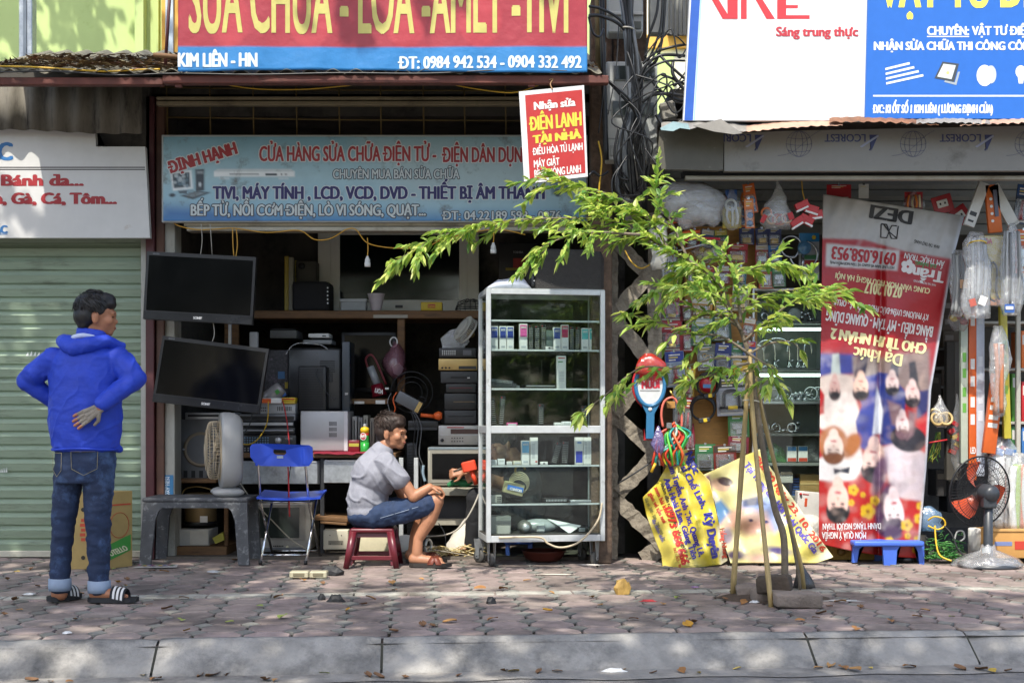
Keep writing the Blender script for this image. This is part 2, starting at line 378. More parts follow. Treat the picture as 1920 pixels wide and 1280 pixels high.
for x, y, k in pav:
 wx, wy = KR(x, y)
 if wy > 9.75 or abs(wx) > 5: continue
 if k == 0: o = [(h, cy_), (c, h), (-c, h), (-h, cy_), (-h, -cy_), (-c, -h), (c, -h), (h, -cy_)]; m = M['tile']
 else:
  q = (A / 2 - c) * .86; q2 = (A / 2 - cy_) * .86; o = [(q, 0), (0, q2), (-q, 0), (0, -q2)]; m = M['tile2']
 dz = R.uniform(-.0035, .0025); tx, ty = R.uniform(-.012, .012), R.uniform(-.012, .012)
 if R.random() < .04: dz -= .006
 top = []; low = []
 for a, b in o:
  a += R.uniform(-.003, .003); b += R.uniform(-.003, .003)
  p = KR(x + a * .965, y + b * .965); p2 = KR(x + a, y + b)
  top.append(g.bm.verts.new((*p, dz + a * tx + b * ty))); low.append(g.bm.verts.new((*p2, -.012)))
 fs = [g.bm.faces.new(top)] + [g.bm.faces.new((top[i], low[i], low[(i + 1) % len(o)], top[(i + 1) % len(o)])) for i in range(len(o))]
 g.fin(fs, m)
struct(g, 'pavement')
g = MB()
x = -5.
while x < 5:
 w = R.uniform(.3, .52); y0 = 7.62 + R.uniform(-.006, .006)
 p = [KR(x, y0), KR(x + w - .012, y0), KR(x + w - .012, y0 + .12), KR(x, y0 + .12)]
 z = .004 + R.uniform(-.001, .002)
 g.prism([(*q, z) for q in p], (0, 0, -.012), M['line']); x += w
struct(g, 'path_line')
# kerb stones: sloped face, joints, worn edges
g = MB(); x = -7.; prof = [(6.2, -.02), (6.2, .006), (6.17, .004), (6.135, -.008), (5.99, -.108), (5.972, -.125), (5.97, -.2)]
for w in (2.2, 2.19, 1.0, 1.01, 1.98, .77, 1.6, 2.2, 2.2):
 n = 14; rings = []
 jz = R.uniform(-.005, .005)
 for i in range(n + 1):
  xx = x + .006 + (w - .012) * i / n; e = .006 if i in (0, n) else 0
  rings.append([(*KR(xx, yy + e + R.uniform(-.002, .002)), zz + jz - e + R.uniform(-.0025, .0025)) for yy, zz in prof])
 g.ring_skin(rings, M['kerb'], cap=False, sm=True, close=False); x += w
o = struct(g, 'kerb')
g = MB(); g.quad((-80, -60, -.13), (80, -60, -.13), (*KR(80, 6.1), -.13), (*KR(-80, 6.1), -.13), M['asphalt']); struct(g, 'road')
M['gutter'] = mat('gutter concrete', '#8f8a82', .9, var=.22, scale=8, bump=.5, bscale=90, dirt='#55504a', damt=.3, dscale=3)
g = MB(); n = 60; a = []
for i in range(n + 1):
 xx = -6 + 12 * i / n
 a.append([(*KR(xx, 5.80 + .03 * math.sin(i * 1.7) + R.uniform(-.012, .012)), -.1255), (*KR(xx, 5.976), -.122)])
g.ring_skin(a, M['gutter'], cap=False, close=False); struct(g, 'gutter')
# ============================================================= building behind and its pole
M['lime'] = mat('lime render', '#bdd088', .85, var=.06, scale=2, dirt='#9db55c', damt=.1)
M['cream'] = mat('cream render', '#e8e2cc', .85, var=.05, scale=2)
M['amber'] = mat('orange render', '#e3ad52', .8, var=.06)
bd = T('house', 'lime green rendered house wall rising behind the corrugated roof', 'house', (-3, 13, 0))
g = MB(); g.box(-9, X(258, 13), 13, 13.2, 0, 9, M['lime']); g.box(X(258, 13), X(274, 13), 12.9, 13.2, 0, 9, M['lime']); g.box(X(274, 13), X(296, 13), 13.02, 13.2, 0, 9, M['lime']); g.build('wall', bd)
g = MB(); g.box(X(308, 13), X(345, 13), 12.9, 13.1, 0, 9, M['amber']); g.box(X(296, 13), X(308, 13), 13.06, 13.2, 0, 9, M['lime']); g.build('pilaster', bd)
g = MB(); g.box(X(312, 12.9), X(326, 12.9), 12.86, 12.9, 3.2, 9, mat('pale blue shutter', '#b9c6cf', .5)); g.build('shutter', bd)
b2 = T('house', 'pale house with orange band and lime corner behind the electricity meters', 'house', (1.8, 14, 0))
g = MB(); g.box(X(1095, 14), 9, 14, 14.3, 0, 9, M['cream']); g.build('wall', b2)
g = MB(); g.box(X(1095, 13.95), 9, 13.95, 14, Z(92, 14), Z(68, 14), M['amber']); g.build('band', b2)
g = MB(); g.box(X(1225, 13.9), X(1262, 13.9), 13.8, 13.98, 0, Z(105, 13.9), M['lime']); g.box(X(1100, 13.9), X(1118, 13.9), 13.85, 13.99, 0, 9, M['lime']); g.build('pilaster', b2)
g = MB(); g.box(X(1252, 13.9), X(1300, 13.9), 13.85, 13.99, Z(68, 14), 8, mat('grey louvre', '#8b8f8c', .6)); g.build('window', b2)
pl = T('metal_pole', 'galvanised square steel pole standing before the lime green wall', 'pole', (X(47, 12), 12, 0))
g = MB(); g.box(X(35, 12), X(60, 12), 12, 12.12, 0, 6, M['galv'], .006); g.build('shaft', pl)
g = MB(); g.box(X(44, 12), X(50, 12), 11.99, 12, 0, 6, mat('pole seam', '#7c8286', .4, .6)); g.build('seam', pl)
# ============================================================= corrugated canopy with its fascia beam
def corr(mb, x0, x1, y0, y1, z0, z1, m, pitch=.1, amp=.014, jag=.0, n=8, th=.003):
 rows = []; N_ = int((x1 - x0) / pitch * n)
 for i in range(N_ + 1):
  x = x0 + (x1 - x0) * i / N_; w = amp * math.sin(2 * math.pi * x / pitch); j = R.uniform(-jag, jag)
  d = V((0, y1 - y0, z1 - z0)).normalized(); up = V((0, -d.z, d.y))
  a = V((x, y0, z0)) + d * j + up * w; b = V((x, y1, z1)) + up * w
  rows.append([a, b, b + up * th, a + up * th])
 mb.ring_skin(rows, m, cap=True, sm=True)
CY = 8.4
rf = T('corrugated_roof', 'corrugated sheet canopy with ragged front edge under the large red banner', 'roof', (-1, 9, 3))
g = MB(); corr(g, X(-60, CY), X(1128, CY), CY - .03, 9.9, Z(137, CY), 3.72, mat('weathered roofing', '#7d7868', .8, var=.25, scale=6, dirt='#3c372d', damt=.4, dscale=3), .145, .016, .012); g.build('roof_sheet', rf)
g = MB(); g.box(X(-60, CY), X(305, CY), CY, CY + .06, Z(159, CY), Z(145, CY), M['rust'], .004); g.box(X(305, CY), X(1141, CY), CY - .012, CY + .055, Z(157, CY), Z(142, CY), M['rust'], .004)
g.build('fascia_beam', rf)
g = MB(); g.pbox(328, 148, 340, 163, CY + .01, .03, M['rust']); g.pbox(990, 150, 1003, 162, CY + .01, .03, M['rust']); g.build('bracket', rf)
# litter on the canopy: nobody could count it
lt = MB(); LM = [mat('dry litter brown', '#5d4630', .9, island=.4), mat('dry litter pale', '#9d8b6e', .9, island=.3)]
for i in range(1500):
 x = R.uniform(X(-20, CY), X(345, CY)) if i < 1200 else R.uniform(X(345, CY), X(1120, CY)); t = R.random() * (.55 if i < 1200 else .12)
 p = V((x, CY - .02 + 1.5 * t, Z(137, CY) + .018 + (3.72 - Z(137, CY)) * t + R.uniform(0, .03))); a = R.uniform(0, 6.28); l = R.uniform(.02, .07)
 d = V((math.cos(a), math.sin(a) * .7, R.uniform(-.2, .35))) * l; w = V((-math.sin(a), math.cos(a), R.uniform(-.3, .3))) * l * R.choice((.1, .12, .35))
 lt.quad(p - d, p + w, p + d, p - w, LM[i % 3 == 0])
tag(lt.build('leaf_litter', loc=(0, 0, 0)), 'dry twigs and leaf litter lying along the canopy edge', kind='stuff')
g = MB(); g.ptube([(-20, 124, CY - .01), (60, 126, CY - .02), (140, 131, CY - .02), (200, 134, CY - .02), (260, 131, CY - .01), (300, 130, CY)], .006, M['ycable'])
one(g, 'cable', 'yellow cable lying on the littered canopy at the upper left', 'cable')
g = MB(); g.ptube([(-20, 136, CY - .04), (100, 134, CY - .045), (220, 141, CY - .045), (330, 138, CY - .04), (480, 140, CY - .04), (640, 137, CY - .04), (800, 138, CY - .04), (960, 131, CY - .04), (1100, 135, CY - .04)], .005, M['cable'])
one(g, 'cable', 'thin black cable running along the front edge of the canopy', 'cable')
g = MB(); g.ptube([(288, 103, CY - .02), (310, 105, CY - .02), (340, 108, CY)], [.014, .017, .014], M['wood']); one(g, 'branch', 'short broken branch sticking out left of the red banner', 'branch')
g = MB(); g.ptube([(320, -40, CY + .1), (310, 122, CY + .1)], .011, M['maroon'], sub=0); one(g, 'rod', 'thin rusty rod leaning beside the red banner', 'rod')
# ============================================================= left kiosk: shutter, sign, sheeting
FY = 9.6
M['shut'] = mat('pale green enamel', '#90a18b', .5, var=.1, scale=4, stretch=(1, 1, 8), dirt='#66705f', damt=.24, dscale=2.5)
M['guide'] = mat('light guide rail', '#a5a59d', .5, .3, var=.15, dirt='#6a655b', damt=.2)
rs = T('roller_shutter', 'closed pale green roller shutter of the left kiosk', 'shutter', (X(130, FY), FY, 0))
g = MB(); z = Z(1035, FY); z1 = 2.75; ph = 25.2 * FY / F0; rows = []
x0, x1 = X(-220, FY), X(268, FY)
while z < z1:
 for dz, dy in ((0, .012), (.05, -.006), (.5, -.02), (.6, -.024), (.64, .01), (.9, .016)): rows.append((z + dz * ph, FY + .03 + dy))
 z += ph
g.ring_skin([[(x0, y, z), (x1, y, z)] for z, y in rows], M['shut'], cap=False, sm=False, close=False); g.build('curtain', rs)
g = MB(); g.box(x0, x1, FY - .005, FY + .03, Z(1044, FY), Z(1032, FY), mat('bottom bar', '#b9b6a6', .5, .2, dirt='#6b6558', damt=.3), .004); g.build('bottom_bar', rs)
g = MB(); g.box(X(266, FY), X(276, FY), FY - .03, FY + .06, -.01, 2.8, M['guide'], .003); g.build('guide_rail', rs)
g = MB();
for px, py, w in ((48, 662, 28), (0, 880, 14)):
 for i in range(4): g.pprism([(px + i * w / 4, py + 5), (px + i * w / 4 + w / 6, py - R.uniform(0, 5)), (px + i * w / 4 + w / 5, py + 5)], FY + .01, .002, K('#d8dcd6'))
g.build('sticker_scrap', rs)
sg = T('shop_sign', 'white stepped sign board with red food words above the green shutter', 'sign', P(130, 445, 9.35))
g = MB(); g.pprism([(-220, 238), (178, 241), (180, 275), (272, 275), (281, 446), (-220, 446)], 9.35, .05, mat('white sign board', '#c9c8c4', .45, var=.05, dirt='#a08b70', damt=-.1, dscale=4)); g.build('board', sg)
f = flatmap(9.35); g = MB(); red = K('#9c1f24'); blu = K('#2b6ca6')
text(g, 'ẠC', -34, 24, 300, 268, blu, f, .07); rect(g, f, -220, 313, 272, 315, K('#2c2420'), .001); rect(g, f, -220, 317, 272, 319, K('#2c2420'), .001)
text(g, 'Bún, Bánh đa...', -82, 157, 348, 328, red, f, .1); text(g, 'Tôm, Gà, Cá, Tôm...', -60, 219, 382, 362, red, f, .1)
text(g, 'AC', -12, 14, 437, 423, blu, f, .1); rect(g, f, -220, 438.5, 14, 440, blu, .001); g.build('lettering', sg)
g = MB(); corr(g, X(-220, 9.25), X(266, 9.25), 9.25, 9.251, 0, 1, M['sheeting'], .16, .02);
for v in g.bm.verts: v.co.z = (Z(247 + 4 * math.sin(v.co.x * 4), 9.25) if v.co.z < .5 else Z(154, 9.25))
one(g, 'fascia_sheet', 'dark stained corrugated sheet hanging above the white stepped sign', 'sheet')
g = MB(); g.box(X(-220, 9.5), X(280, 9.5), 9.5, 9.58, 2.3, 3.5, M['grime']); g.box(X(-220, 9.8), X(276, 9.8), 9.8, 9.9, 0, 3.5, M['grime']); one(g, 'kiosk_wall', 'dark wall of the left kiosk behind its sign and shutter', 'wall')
# posts between the shops
g = MB(); g.box(X(273, 9.5), X(289, 9.5), 9.5, 9.62, 0, 3.3, M['maroon'], .004); one(g, 'steel_post', 'maroon steel post beside the green shutter', 'post')
g = MB(); g.box(X(292, 9.52), X(307, 9.52), 9.53, 9.66, 0, 3.3, M['brown'], .004); one(g, 'steel_post', 'brown steel post beside the pale pillar', 'post')
M['pill'] = mat('pale weathered pillar paint', '#a9a79c', .7, var=.14, scale=5, dirt='#6f6a5c', damt=.2, stretch=(3, 3, 1))
pi = T('pillar', 'pale grey pillar with small blue notice at the left of the repair shop', 'pillar', P(317, 1050, 9.5))
g = MB(); g.box(X(308, 9.55), X(327, 9.55), 9.56, 9.75, 0, Z(418, 9.55), M['pill'], .004); g.build('shaft', pi)
f = flatmap(9.555); g = MB(); rect(g, f, 309, 890, 325, 930, K('#3f7fae'), .001)
for i, s in enumerate(('098.277.8162', 'VAY TIỀN')): text(g, s, 312 + i * 6, 347 + i * 6, 928, 928 - 5, K('#dfe8ec'), f, .05, 2, ang=-90)
g.build('notice', pi)
# ============================================================= repair shop: room, window, grille, sign
sh = T('repair_shop', 'dark open repair shop room crowded with electronics under its blue sign', 'shop', (-.9, 10.5, 0))
RX0, RX1, RY = X(312, 9.7), X(1150, 9.7), 12.0
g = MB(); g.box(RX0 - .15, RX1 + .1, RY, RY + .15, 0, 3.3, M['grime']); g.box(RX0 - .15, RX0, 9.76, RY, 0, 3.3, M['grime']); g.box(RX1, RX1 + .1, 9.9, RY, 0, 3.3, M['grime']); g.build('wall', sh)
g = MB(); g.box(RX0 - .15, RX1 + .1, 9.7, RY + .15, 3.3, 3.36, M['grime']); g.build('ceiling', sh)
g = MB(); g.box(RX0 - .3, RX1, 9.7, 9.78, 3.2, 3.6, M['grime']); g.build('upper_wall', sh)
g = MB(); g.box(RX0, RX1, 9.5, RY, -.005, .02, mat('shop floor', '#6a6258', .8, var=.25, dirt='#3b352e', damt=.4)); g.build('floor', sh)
WY = 10.95; fr = mat('cream window frame', '#e4e2d6', .45, var=.06)
w = MB();
for a in ((596, 436, 620, 584), (620, 436, 637, 584), (861, 436, 876, 584), (876, 436, 898, 584)): w.pbox(*a, WY, .06 if a[0] in (620, 861) else .05, fr, .004)
w.pbox(637, 562, 861, 584, WY, .055, fr, .004); w.pbox(637, 431, 861, 440, WY, .055, fr, .004); wn = w.build('window', sh)
g = MB(); g.pbox(637, 440, 861, 562, WY + .02, .01, mat('dark window glass', '#0a1413', .04, var=.0, spec=1.0)); g.build('pane', wn)
g = MB(); g.pbox(741, 572, 755, 577, WY - .01, .01, M['black'], .002); g.build('handle', wn)
for a in ((330, 596), (898, 1150)): g = MB(); g.pbox(a[0], 425, a[1], 600, WY + .1, .02, M['grime']); g.build('partition', sh)
g = MB(); g.pbox(475, 582, 905, 597, 10.4, .54, M['wood'], .006); one(g, 'shelf_board', 'long brown plank shelf under the dark window', 'shelf')
g = MB(); g.pbox(745, 597, 759, 760, 10.42, .06, M['wood'], .004); g.pbox(700, 590, 764, 596, 10.39, .03, K('#9a9486')); one(g, 'wooden_post', 'upright wooden post below the plank shelf', 'post')
gr = T('security_grille', 'rusty square bar grille over the blue shop sign', 'grille', P(640, 255, 9.55)); bar = mat('rusty bar', '#6d5a33', .7, var=.25)
for px in (312, 393, 474, 555, 635, 713, 793, 870, 947, 1030): g = MB(); g.ptube([(px, 150, 9.6), (px + 2, 262, 9.6)], .006, bar, 6, 0); g.build('bar', gr)
for py in (222, 166): g = MB(); g.ptube([(300, py - 2, 9.61), (640, py + 3, 9.61), (1060, py + 5, 9.61)], .006, bar, 6, 0); g.build('bar', gr)
hs = T('shutter_rail', 'pair of grimy metal rails under the canopy above the blue sign', 'rail', P(640, 200, 9.3)); rl = mat('grimy rail', '#857a62', .6, .2, var=.2, dirt='#4c4433', damt=.3)
for a, b in ((181, 187), (189.5, 197)): g = MB(); g.pbox(293, a, 980, b, 9.3, .06, rl, .004); g.build('rail', hs)
g = MB(); g.ptube([(380, 150, 8.55), (470, 166, 8.6), (560, 168, 8.6), (640, 162, 8.6), (700, 155, 8.55), (800, 150, 8.5), (880, 165, 8.5), (960, 174, 8.5), (1010, 160, 8.47)], .004, M['ycable']); one(g, 'cable', 'yellow wire sagging beneath the canopy beam', 'cable')
# blue shop sign
SY = 9.4; bs = T('shop_sign', 'faded light blue repair shop sign board with red and navy words', 'sign', P(690, 416, SY))
g = MB(); g.pbox(303, 253, 1102, 417, SY + .012, .06, mat('sign frame white', '#b4b6b2', .5, dirt='#77736a', damt=.2), .004); g.build('frame', bs)
nu, nv = 330, 80; u, v = np.meshgrid(np.linspace(306, 1099, nu), np.linspace(256.5, 414, nv)); k = Ink(u, v).fill('#7fa6b4')
k.grad(256, '#74a0b2', 330, '#9dbcc4').grad(330, '#9dbcc4', 386, '#8fb6c6').grad(386, '#8fb6c6', 414, '#3d7fb4')
k.poly([(306, 385), (380, 392), (480, 403), (480, 414), (306, 414)], '#2a5f9e', 14, .8); k.poly([(680, 256), (1100, 256), (1100, 380), (760, 380)], '#a9b7b6', 40, .55)
k.poly([(319, 322), (359, 319), (362, 354), (324, 358)], '#dfe4e4').poly([(323, 326), (355, 323), (357, 350), (326, 353)], '#3c4a52')
for i in range(26): k.ell(R.uniform(326, 354), R.uniform(328, 349), R.uniform(1.5, 4), R.uniform(1.5, 4), R.choice(['#8296a0', '#20282e', '#b9c4c8', '#56707c']), 0, .8, .8)
k.poly([(366, 318), (383, 317), (383, 357), (367, 359)], '#39424a').poly([(369, 321), (381, 321), (381, 326), (369, 326)], '#8c959a').ell(375, 346, 2.5, 4, '#c9d0d2')
k.poly([(334, 358), (352, 357), (350, 363), (336, 363)], '#4d5960').poly([(337, 367), (372, 358), (396, 361), (362, 374)], '#39454c').poly([(345, 366), (372, 360), (386, 362), (362, 370)], '#7e8c92').ell(323, 366, 6, 3.5, '#333c44')
k.poly([(401, 321), (408, 317), (545, 317), (552, 321), (552, 332), (401, 332)], '#c3cccd').poly([(401, 322), (552, 322), (552, 331), (401, 331)], '#e3e7e6').poly([(430, 326), (485, 326), (485, 328), (430, 328)], '#6c7678', .6).poly([(497, 325), (520, 325), (520, 329), (497, 329)], '#39434a', .6)
k.poly([(412, 334), (430, 334), (430, 336), (412, 336)], '#d5dada', .8).poly([(522, 334), (540, 334), (540, 336), (522, 336)], '#d5dada', .8).ell(528, 327, 1.6, 1.6, '#555').ell(536, 327, 1.6, 1.6, '#555')
k.poly([(1030, 335), (1068, 330), (1072, 360), (1034, 366)], '#5b7480', 2, .8).ell(1046, 362, 7, 7, '#37464e').ell(1066, 356, 6, 6, '#37464e')
sheet('face', bs, u, v, np.stack([X(u, SY), np.full(u.shape, SY), Z(v, SY)], -1), k.c, PRINTB)
f = flatmap(SY - .001); g = MB(); rd, wh, nb, ol = K('#9a2a2e'), K('#c4cccb'), K('#27215c'), K('#3b3f48')
otext(g, 'ĐỊNH HẠNH', 320, 452, 325, 303, rd, wh, f, .09, .09, ang=-16.5); otext(g, 'CỬA HÀNG SỬA CHỮA ĐIỆN TỬ -', 486, 818, 302, 275, rd, wh, f, .055, .07); otext(g, 'ĐIỆN DÂN DỤNG', 830, 995, 304, 277, rd, wh, f, .055, .07)
otext(g, 'CHUYÊN MUA BÁN SỬA CHỮA', 624, 861, 335, 318, wh, ol, f, .03, .09); otext(g, 'TIVI, MÁY TÍNH , LCD, VCD, DVD - THIẾT BỊ ÂM THANH', 400, 1022, 373, 350, nb, wh, f, .07, .07)
otext(g, 'BẾP TỪ, NỒI CƠM ĐIỆN, LÒ VI SÓNG, QUẠT...', 357, 799, 404, 384, wh, ol, f, .05, .09); otext(g, 'ĐT: 04.22189 598 - 0976', 830, 1052, 412, 396, wh, ol, f, .03, .09)
g.build('lettering', bs)
g = MB(); g.pbox(345, 418, 1062, 424, SY + .03, .1, rl); g.pbox(350, 425, 1062, 433, SY + .02, .12, mat('pale rail', '#a39d8c', .5, .2, dirt='#6d6655', damt=.25), .003); one(g, 'shutter_box', 'grey rolled shutter housing just below the blue sign', 'housing')
# large banner on the canopy
BY = 8.36; bn = T('banner', 'large red and blue vinyl banner with yellow words on top of the canopy', 'banner', P(718, 134, BY))
nu, nv = 200, 60; u, v = np.meshgrid(np.linspace(334.5, 1101, nu), np.linspace(-150, 134, nv)); k = Ink(u, v).fill('#98303b'); k.poly([(330, 87.5), (1110, 88.5), (1110, 140), (330, 140)], '#2b76b2', .6)
for cx in (430, 580, 760, 900): k.ell(cx, 40, 40, 48, '#c0444b', 0, 3, .35)
wav = .006 * np.sin(u / 21 + v / 60) * np.clip((v + 20) / 150, .2, 1) + .01 * np.sin(u / 90)
sheet('sheet', bn, u, v, np.stack([X(u, BY), BY + wav, Z(v + 3 * np.sin(u / 130) * (v > 120), BY)], -1), k.c, PRINT, .002)
def f(a, b, e): return P(a, b, BY) + V((0, .006 * math.sin(a / 21 + b / 60) * min(1, max(.2, (b + 20) / 150)) + .01 * math.sin(a / 90) - e - .002, 0))
g = MB(); text(g, 'SỬA CHỮA - LOA -AMLY -TIVI', 354, 1068, 61, -62, K('#bdb566'), f, .034); text(g, 'KIM LIÊN - HN', 334, 484, 126, 101, K('#cfdbe2'), f, .07); text(g, 'ĐT: 0984 942 534 - 0904 332 492', 748, 1090, 128, 106, K('#cfdbe2'), f, .055); g.build('lettering', bn)
g = MB()
for px in (345, 700, 1090): g = MB(); g.ptube([(px, -150, BY + .05), (px, 140, BY + .05)], .012, M['maroon'], 6, 0); g.build('frame_bar', bn)
# red hanging sign
qs = [P(973, 172, 8.36), P(1095, 160, 8.36), P(1102, 331, 8.33), P(983, 345, 8.33)]; rsn = T('hanging_sign', 'small red sign in white frame hung from the canopy edge', 'sign', P(1040, 340, 8.36))
fm = quadmap(qs, 122, 172); g = MB(); g.prism([fm(*p, 0) for p in ((0, 0), (122, 0), (122, 172), (0, 172))], (0, .03, 0), mat('worn white frame', '#c9c9c9', .5, dirt='#8a8684', damt=.1)); g.build('frame', rsn)
g = MB(); rect(g, fm, 11, 8, 118, 165, K('#a5201b', .4), .0015); g.build('face', rsn)
g = MB(); yl, wt = K('#c9ba36'), K('#cfcfcb'); fz = lambda a, b, e: fm(a, b, e + .002)
text(g, 'Nhận sửa', 26, 104, 37, 23, wt, fz, .07); text(g, 'ĐIỆN LẠNH', 17, 115, 75, 50, yl, fz, .07); text(g, 'TẠI NHÀ', 22, 112, 99, 85, yl, fz, .1); text(g, 'ĐIỀU HÒA TỦ LẠNH', 20, 115, 121, 108, wt, fz, .05); text(g, 'MÁY GIẶT', 20, 69, 144, 131, wt, fz, .05); text(g, 'BÌNH NÓNG LẠNH', 20, 110, 163, 149, wt, fz, .05); g.build('lettering', rsn)
g = MB(); g.ptube([(1036, 168, 8.35), (1032, 158, 8.37), (1037, 148, 8.39), (1030, 150, 8.38)], .004, K('#8a6a45')); g.build('string', rsn)
# ============================================================= right shop: boards, tin, fascia panels, shutter
GY = 8.6
wb = T('advertising_board', 'big white board with blue edge and red letters at upper right', 'sign board', P(1450, 226, GY))
g = MB(); g.pprism([(1302, -160), (1632, -160), (1622, 226), (1281, 226)], GY, .05, K('#d9dadb', .45, .03)); g.build('panel', wb)
f = flatmap(GY); g = MB(); shape(g, f, [(1305, -160), (1322, -160), (1299, 226), (1283, 226)], K('#2456ae'), .0012); shape(g, f, [(1322, -160), (1325, -160), (1303, 226), (1300, 226)], K('#9fc8dc'), .0012)
rc = K('#c5313a')
for pts in ([(1312, -40), (1323, -40), (1364, 27), (1363, -40), (1383, -40), (1383, 36), (1355, 36)], [(1389, -40), (1400, -40), (1400, 36), (1389, 36)], [(1394, -40), (1404, -40), (1453, 36), (1437, 36)], [(1457, -40), (1474, -40), (1474, 36), (1457, 36)]): shape(g, f, pts, rc, .0014 + .0002 * len(pts))
for a in ((1474, 10, 1496, 16), (1474, 29, 1518, 36), (1474, -40, 1518, -12)): rect(g, f, *a, rc, .0014)
text(g, 'Sáng trung thực', 1455, 1609, 68, 51, K('#b5343f'), f, .06, 2); g.build('lettering', wb)
bb = T('advertising_board', 'bright blue board with white words and lamp pictures at the upper right corner', 'sign board', P(1790, 220, GY - .02))
g = MB(); g.pprism([(1631, -160), (2260, -160), (2260, 224), (1622, 222)], GY - .02, .05, K('#1f62b8', .45, .05)); g.build('panel', bb)
f = flatmap(GY - .02); g = MB(); w_ = K('#dfe5ea'); yy = K('#e9df5c')
text(g, 'VẬT TƯ ĐIỆN NƯỚC', 1650, 2210, 13, -62, yy, f, .05); text(g, 'CHUYÊN:', 1738, 1817, 66, 50, w_, f, .06); rect(g, f, 1738, 68, 1817, 70, w_, .0012); text(g, 'VẬT TƯ ĐIỆN NƯỚC', 1823, 2000, 66, 50, w_, f, .06)
text(g, 'NHẬN SỬA CHỮA THI CÔNG CÔNG TRÌNH', 1638, 2006, 94, 79, w_, f, .07); rect(g, f, 1637, 178.5, 2250, 181.5, w_, .0012); text(g, 'Đ/C: KI ỐT SỐ 1 KIM LIÊN ( LƯƠNG ĐỊNH CỦA)', 1637, 1861, 212, 197, w_, f, .1, shear=.1)
g.build('lettering', bb)
g = MB(); lw_, ld = K('#e6eaec'), K('#3a4148')
for i in range(4): shape(g, f, [(1660 + i * .5, 132 + i * 9), (1660 + i * .5, 128 + i * 9), (1705 + i * 8.5, 117 + i * 7.5), (1706 + i * 8.5, 121 + i * 7.5)], lw_, .0014)
g.build('picture', bb); g = MB(); shape(g, f, [(1752, 147), (1767, 116), (1798, 120), (1789, 154)], ld, .0013); shape(g, f, [(1757, 144), (1769, 120), (1792, 123), (1784, 149)], K('#c8d0cc'), .0017); disc(g, f, 1777, 137, 3, 3, K('#d9cf7a'), .002); shape(g, f, [(1770, 154), (1793, 160), (1800, 135), (1796, 135), (1790, 155), (1772, 151)], K('#9aa4aa'), .0011)
g.build('picture', bb); g = MB(); disc(g, f, 1858, 140, 10, 17, K('#b9c2c6'), .0012); disc(g, f, 1846, 142, 15, 20, lw_, .0015); disc(g, f, 1845, 142, 10, 14, K('#f4f6f4'), .0019); g.build('picture', bb); g = MB(); disc(g, f, 1914, 135, 10, 12, lw_, .0014); shape(g, f, [(1908, 143), (1920, 143), (1918, 157), (1910, 157)], lw_, .0016)
g.build('picture', bb)
# rusty tin under the boards
tn = T('tin_roof', 'torn rusty tin sheets curling under the white and blue boards', 'roof', P(1580, 235, 8.7)); TM = [mat('rust tin', '#80583f', .8, var=.3, scale=7, dirt='#4c3323', damt=.3), mat('pale pink tin', '#b08d78', .7, var=.2, scale=6, dirt='#6b4f3e', damt=.15), mat('grey tin', '#8f8b84', .6, .3, var=.25, dirt='#5b4d3f', damt=.2)]
def crink(x0, x1, ya, yb, za, zb, m, a=4, fr=.35):
 g = MB(); n = int((x1 - x0) / 5); rows = []
 for i in range(n + 1):
  px = x0 + (x1 - x0) * i / n; t = i / n; yt = ya + (yb - ya) * t; w = a * math.sin(px * fr) + R.uniform(-1.5, 1.5); bow = -10 * math.sin(math.pi * t)
  rows.append([P(px, yt + bow * .3 + 13 + w * .5, 8.5), P(px, yt + bow * .5 + 3 + w * .2, 8.62), P(px, yt - 4, 9.1)])
 g.ring_skin(rows, m, cap=False, sm=True, close=False); g.build('tin_sheet', tn)
crink(1375, 1580, 237, 222, 0, 0, TM[1], 2); crink(1555, 1760, 216, 222, 0, 0, TM[0], 3, .3); crink(1690, 1860, 220, 220, 0, 0, TM[2], 3, .4); crink(1800, 2100, 222, 218, 0, 0, TM[1], 3)
crink(1240, 1400, 228, 233, 0, 0, TM[2], 4, .2)
g = MB(); g.pprism([(1238, 240), (1262, 228), (1290, 232), (1294, 243), (1275, 240), (1262, 246), (1240, 244)], 8.5, .01, mat('torn pale blue sheet', '#8fa9ad', .6, var=.25)); g.pprism([(1300, 236), (1352, 223), (1392, 250), (1376, 252), (1340, 247)], 8.48, .01, TM[2]); g.build('torn_flap', tn)
g = MB(); g.box(X(1240, 8.75), X(2150, 8.75), 8.75, 9.6, Z(226, 8.75), Z(223, 8.75), M['grime']); g.build('underlay', tn)
g = MB(); g.pprism([(1237, 244), (1262, 238), (1300, 240), (1357, 246), (1356, 318), (1345, 320), (1240, 317), (1233, 290)], 8.75, .05, mat('stained olive panel', '#57544a', .5, var=.2, scale=6, dirt='#8f8d84', damt=.1, dscale=6)); one(g, 'metal_sheet', 'dark stained metal panel left of the grey lettered fascia', 'panel')
fp = T('shop_sign', 'grey fascia panel with upside down blue lettering and globe marks', 'panel', P(1640, 320, 8.76))
g = MB(); g.pprism([(1358, 252), (1460, 246), (1920, 236), (2150, 236), (2150, 320), (1358, 321)], 8.76, .05, mat('grey composite panel', '#7f7d77', .5, var=.08, scale=3, dirt='#5e5b54', damt=.15, dscale=3)); g.build('panel', fp)
f = flatmap(8.76); g = MB(); nv_ = K('#2d3560')
for x0 in (1331, 1546, 1762):
 text(g, 'LCOREST', x0, x0 + 78, 266, 252, nv_, f, .03, flip=True); shape(g, f, [(x0 + 95, 253), (x0 + 84, 253), (x0 + 90, 270), (x0 + 83, 282), (x0 + 86, 283)], nv_, .0012); shape(g, f, [(x0 + 84, 253), (x0 + 101, 253), (x0 + 88, 283)], nv_, .0015); shape(g, f, [(x0 + 66, 275), (x0 + 100, 253), (x0 + 102, 256), (x0 + 70, 277)], K('#8a8fa2'), .002)
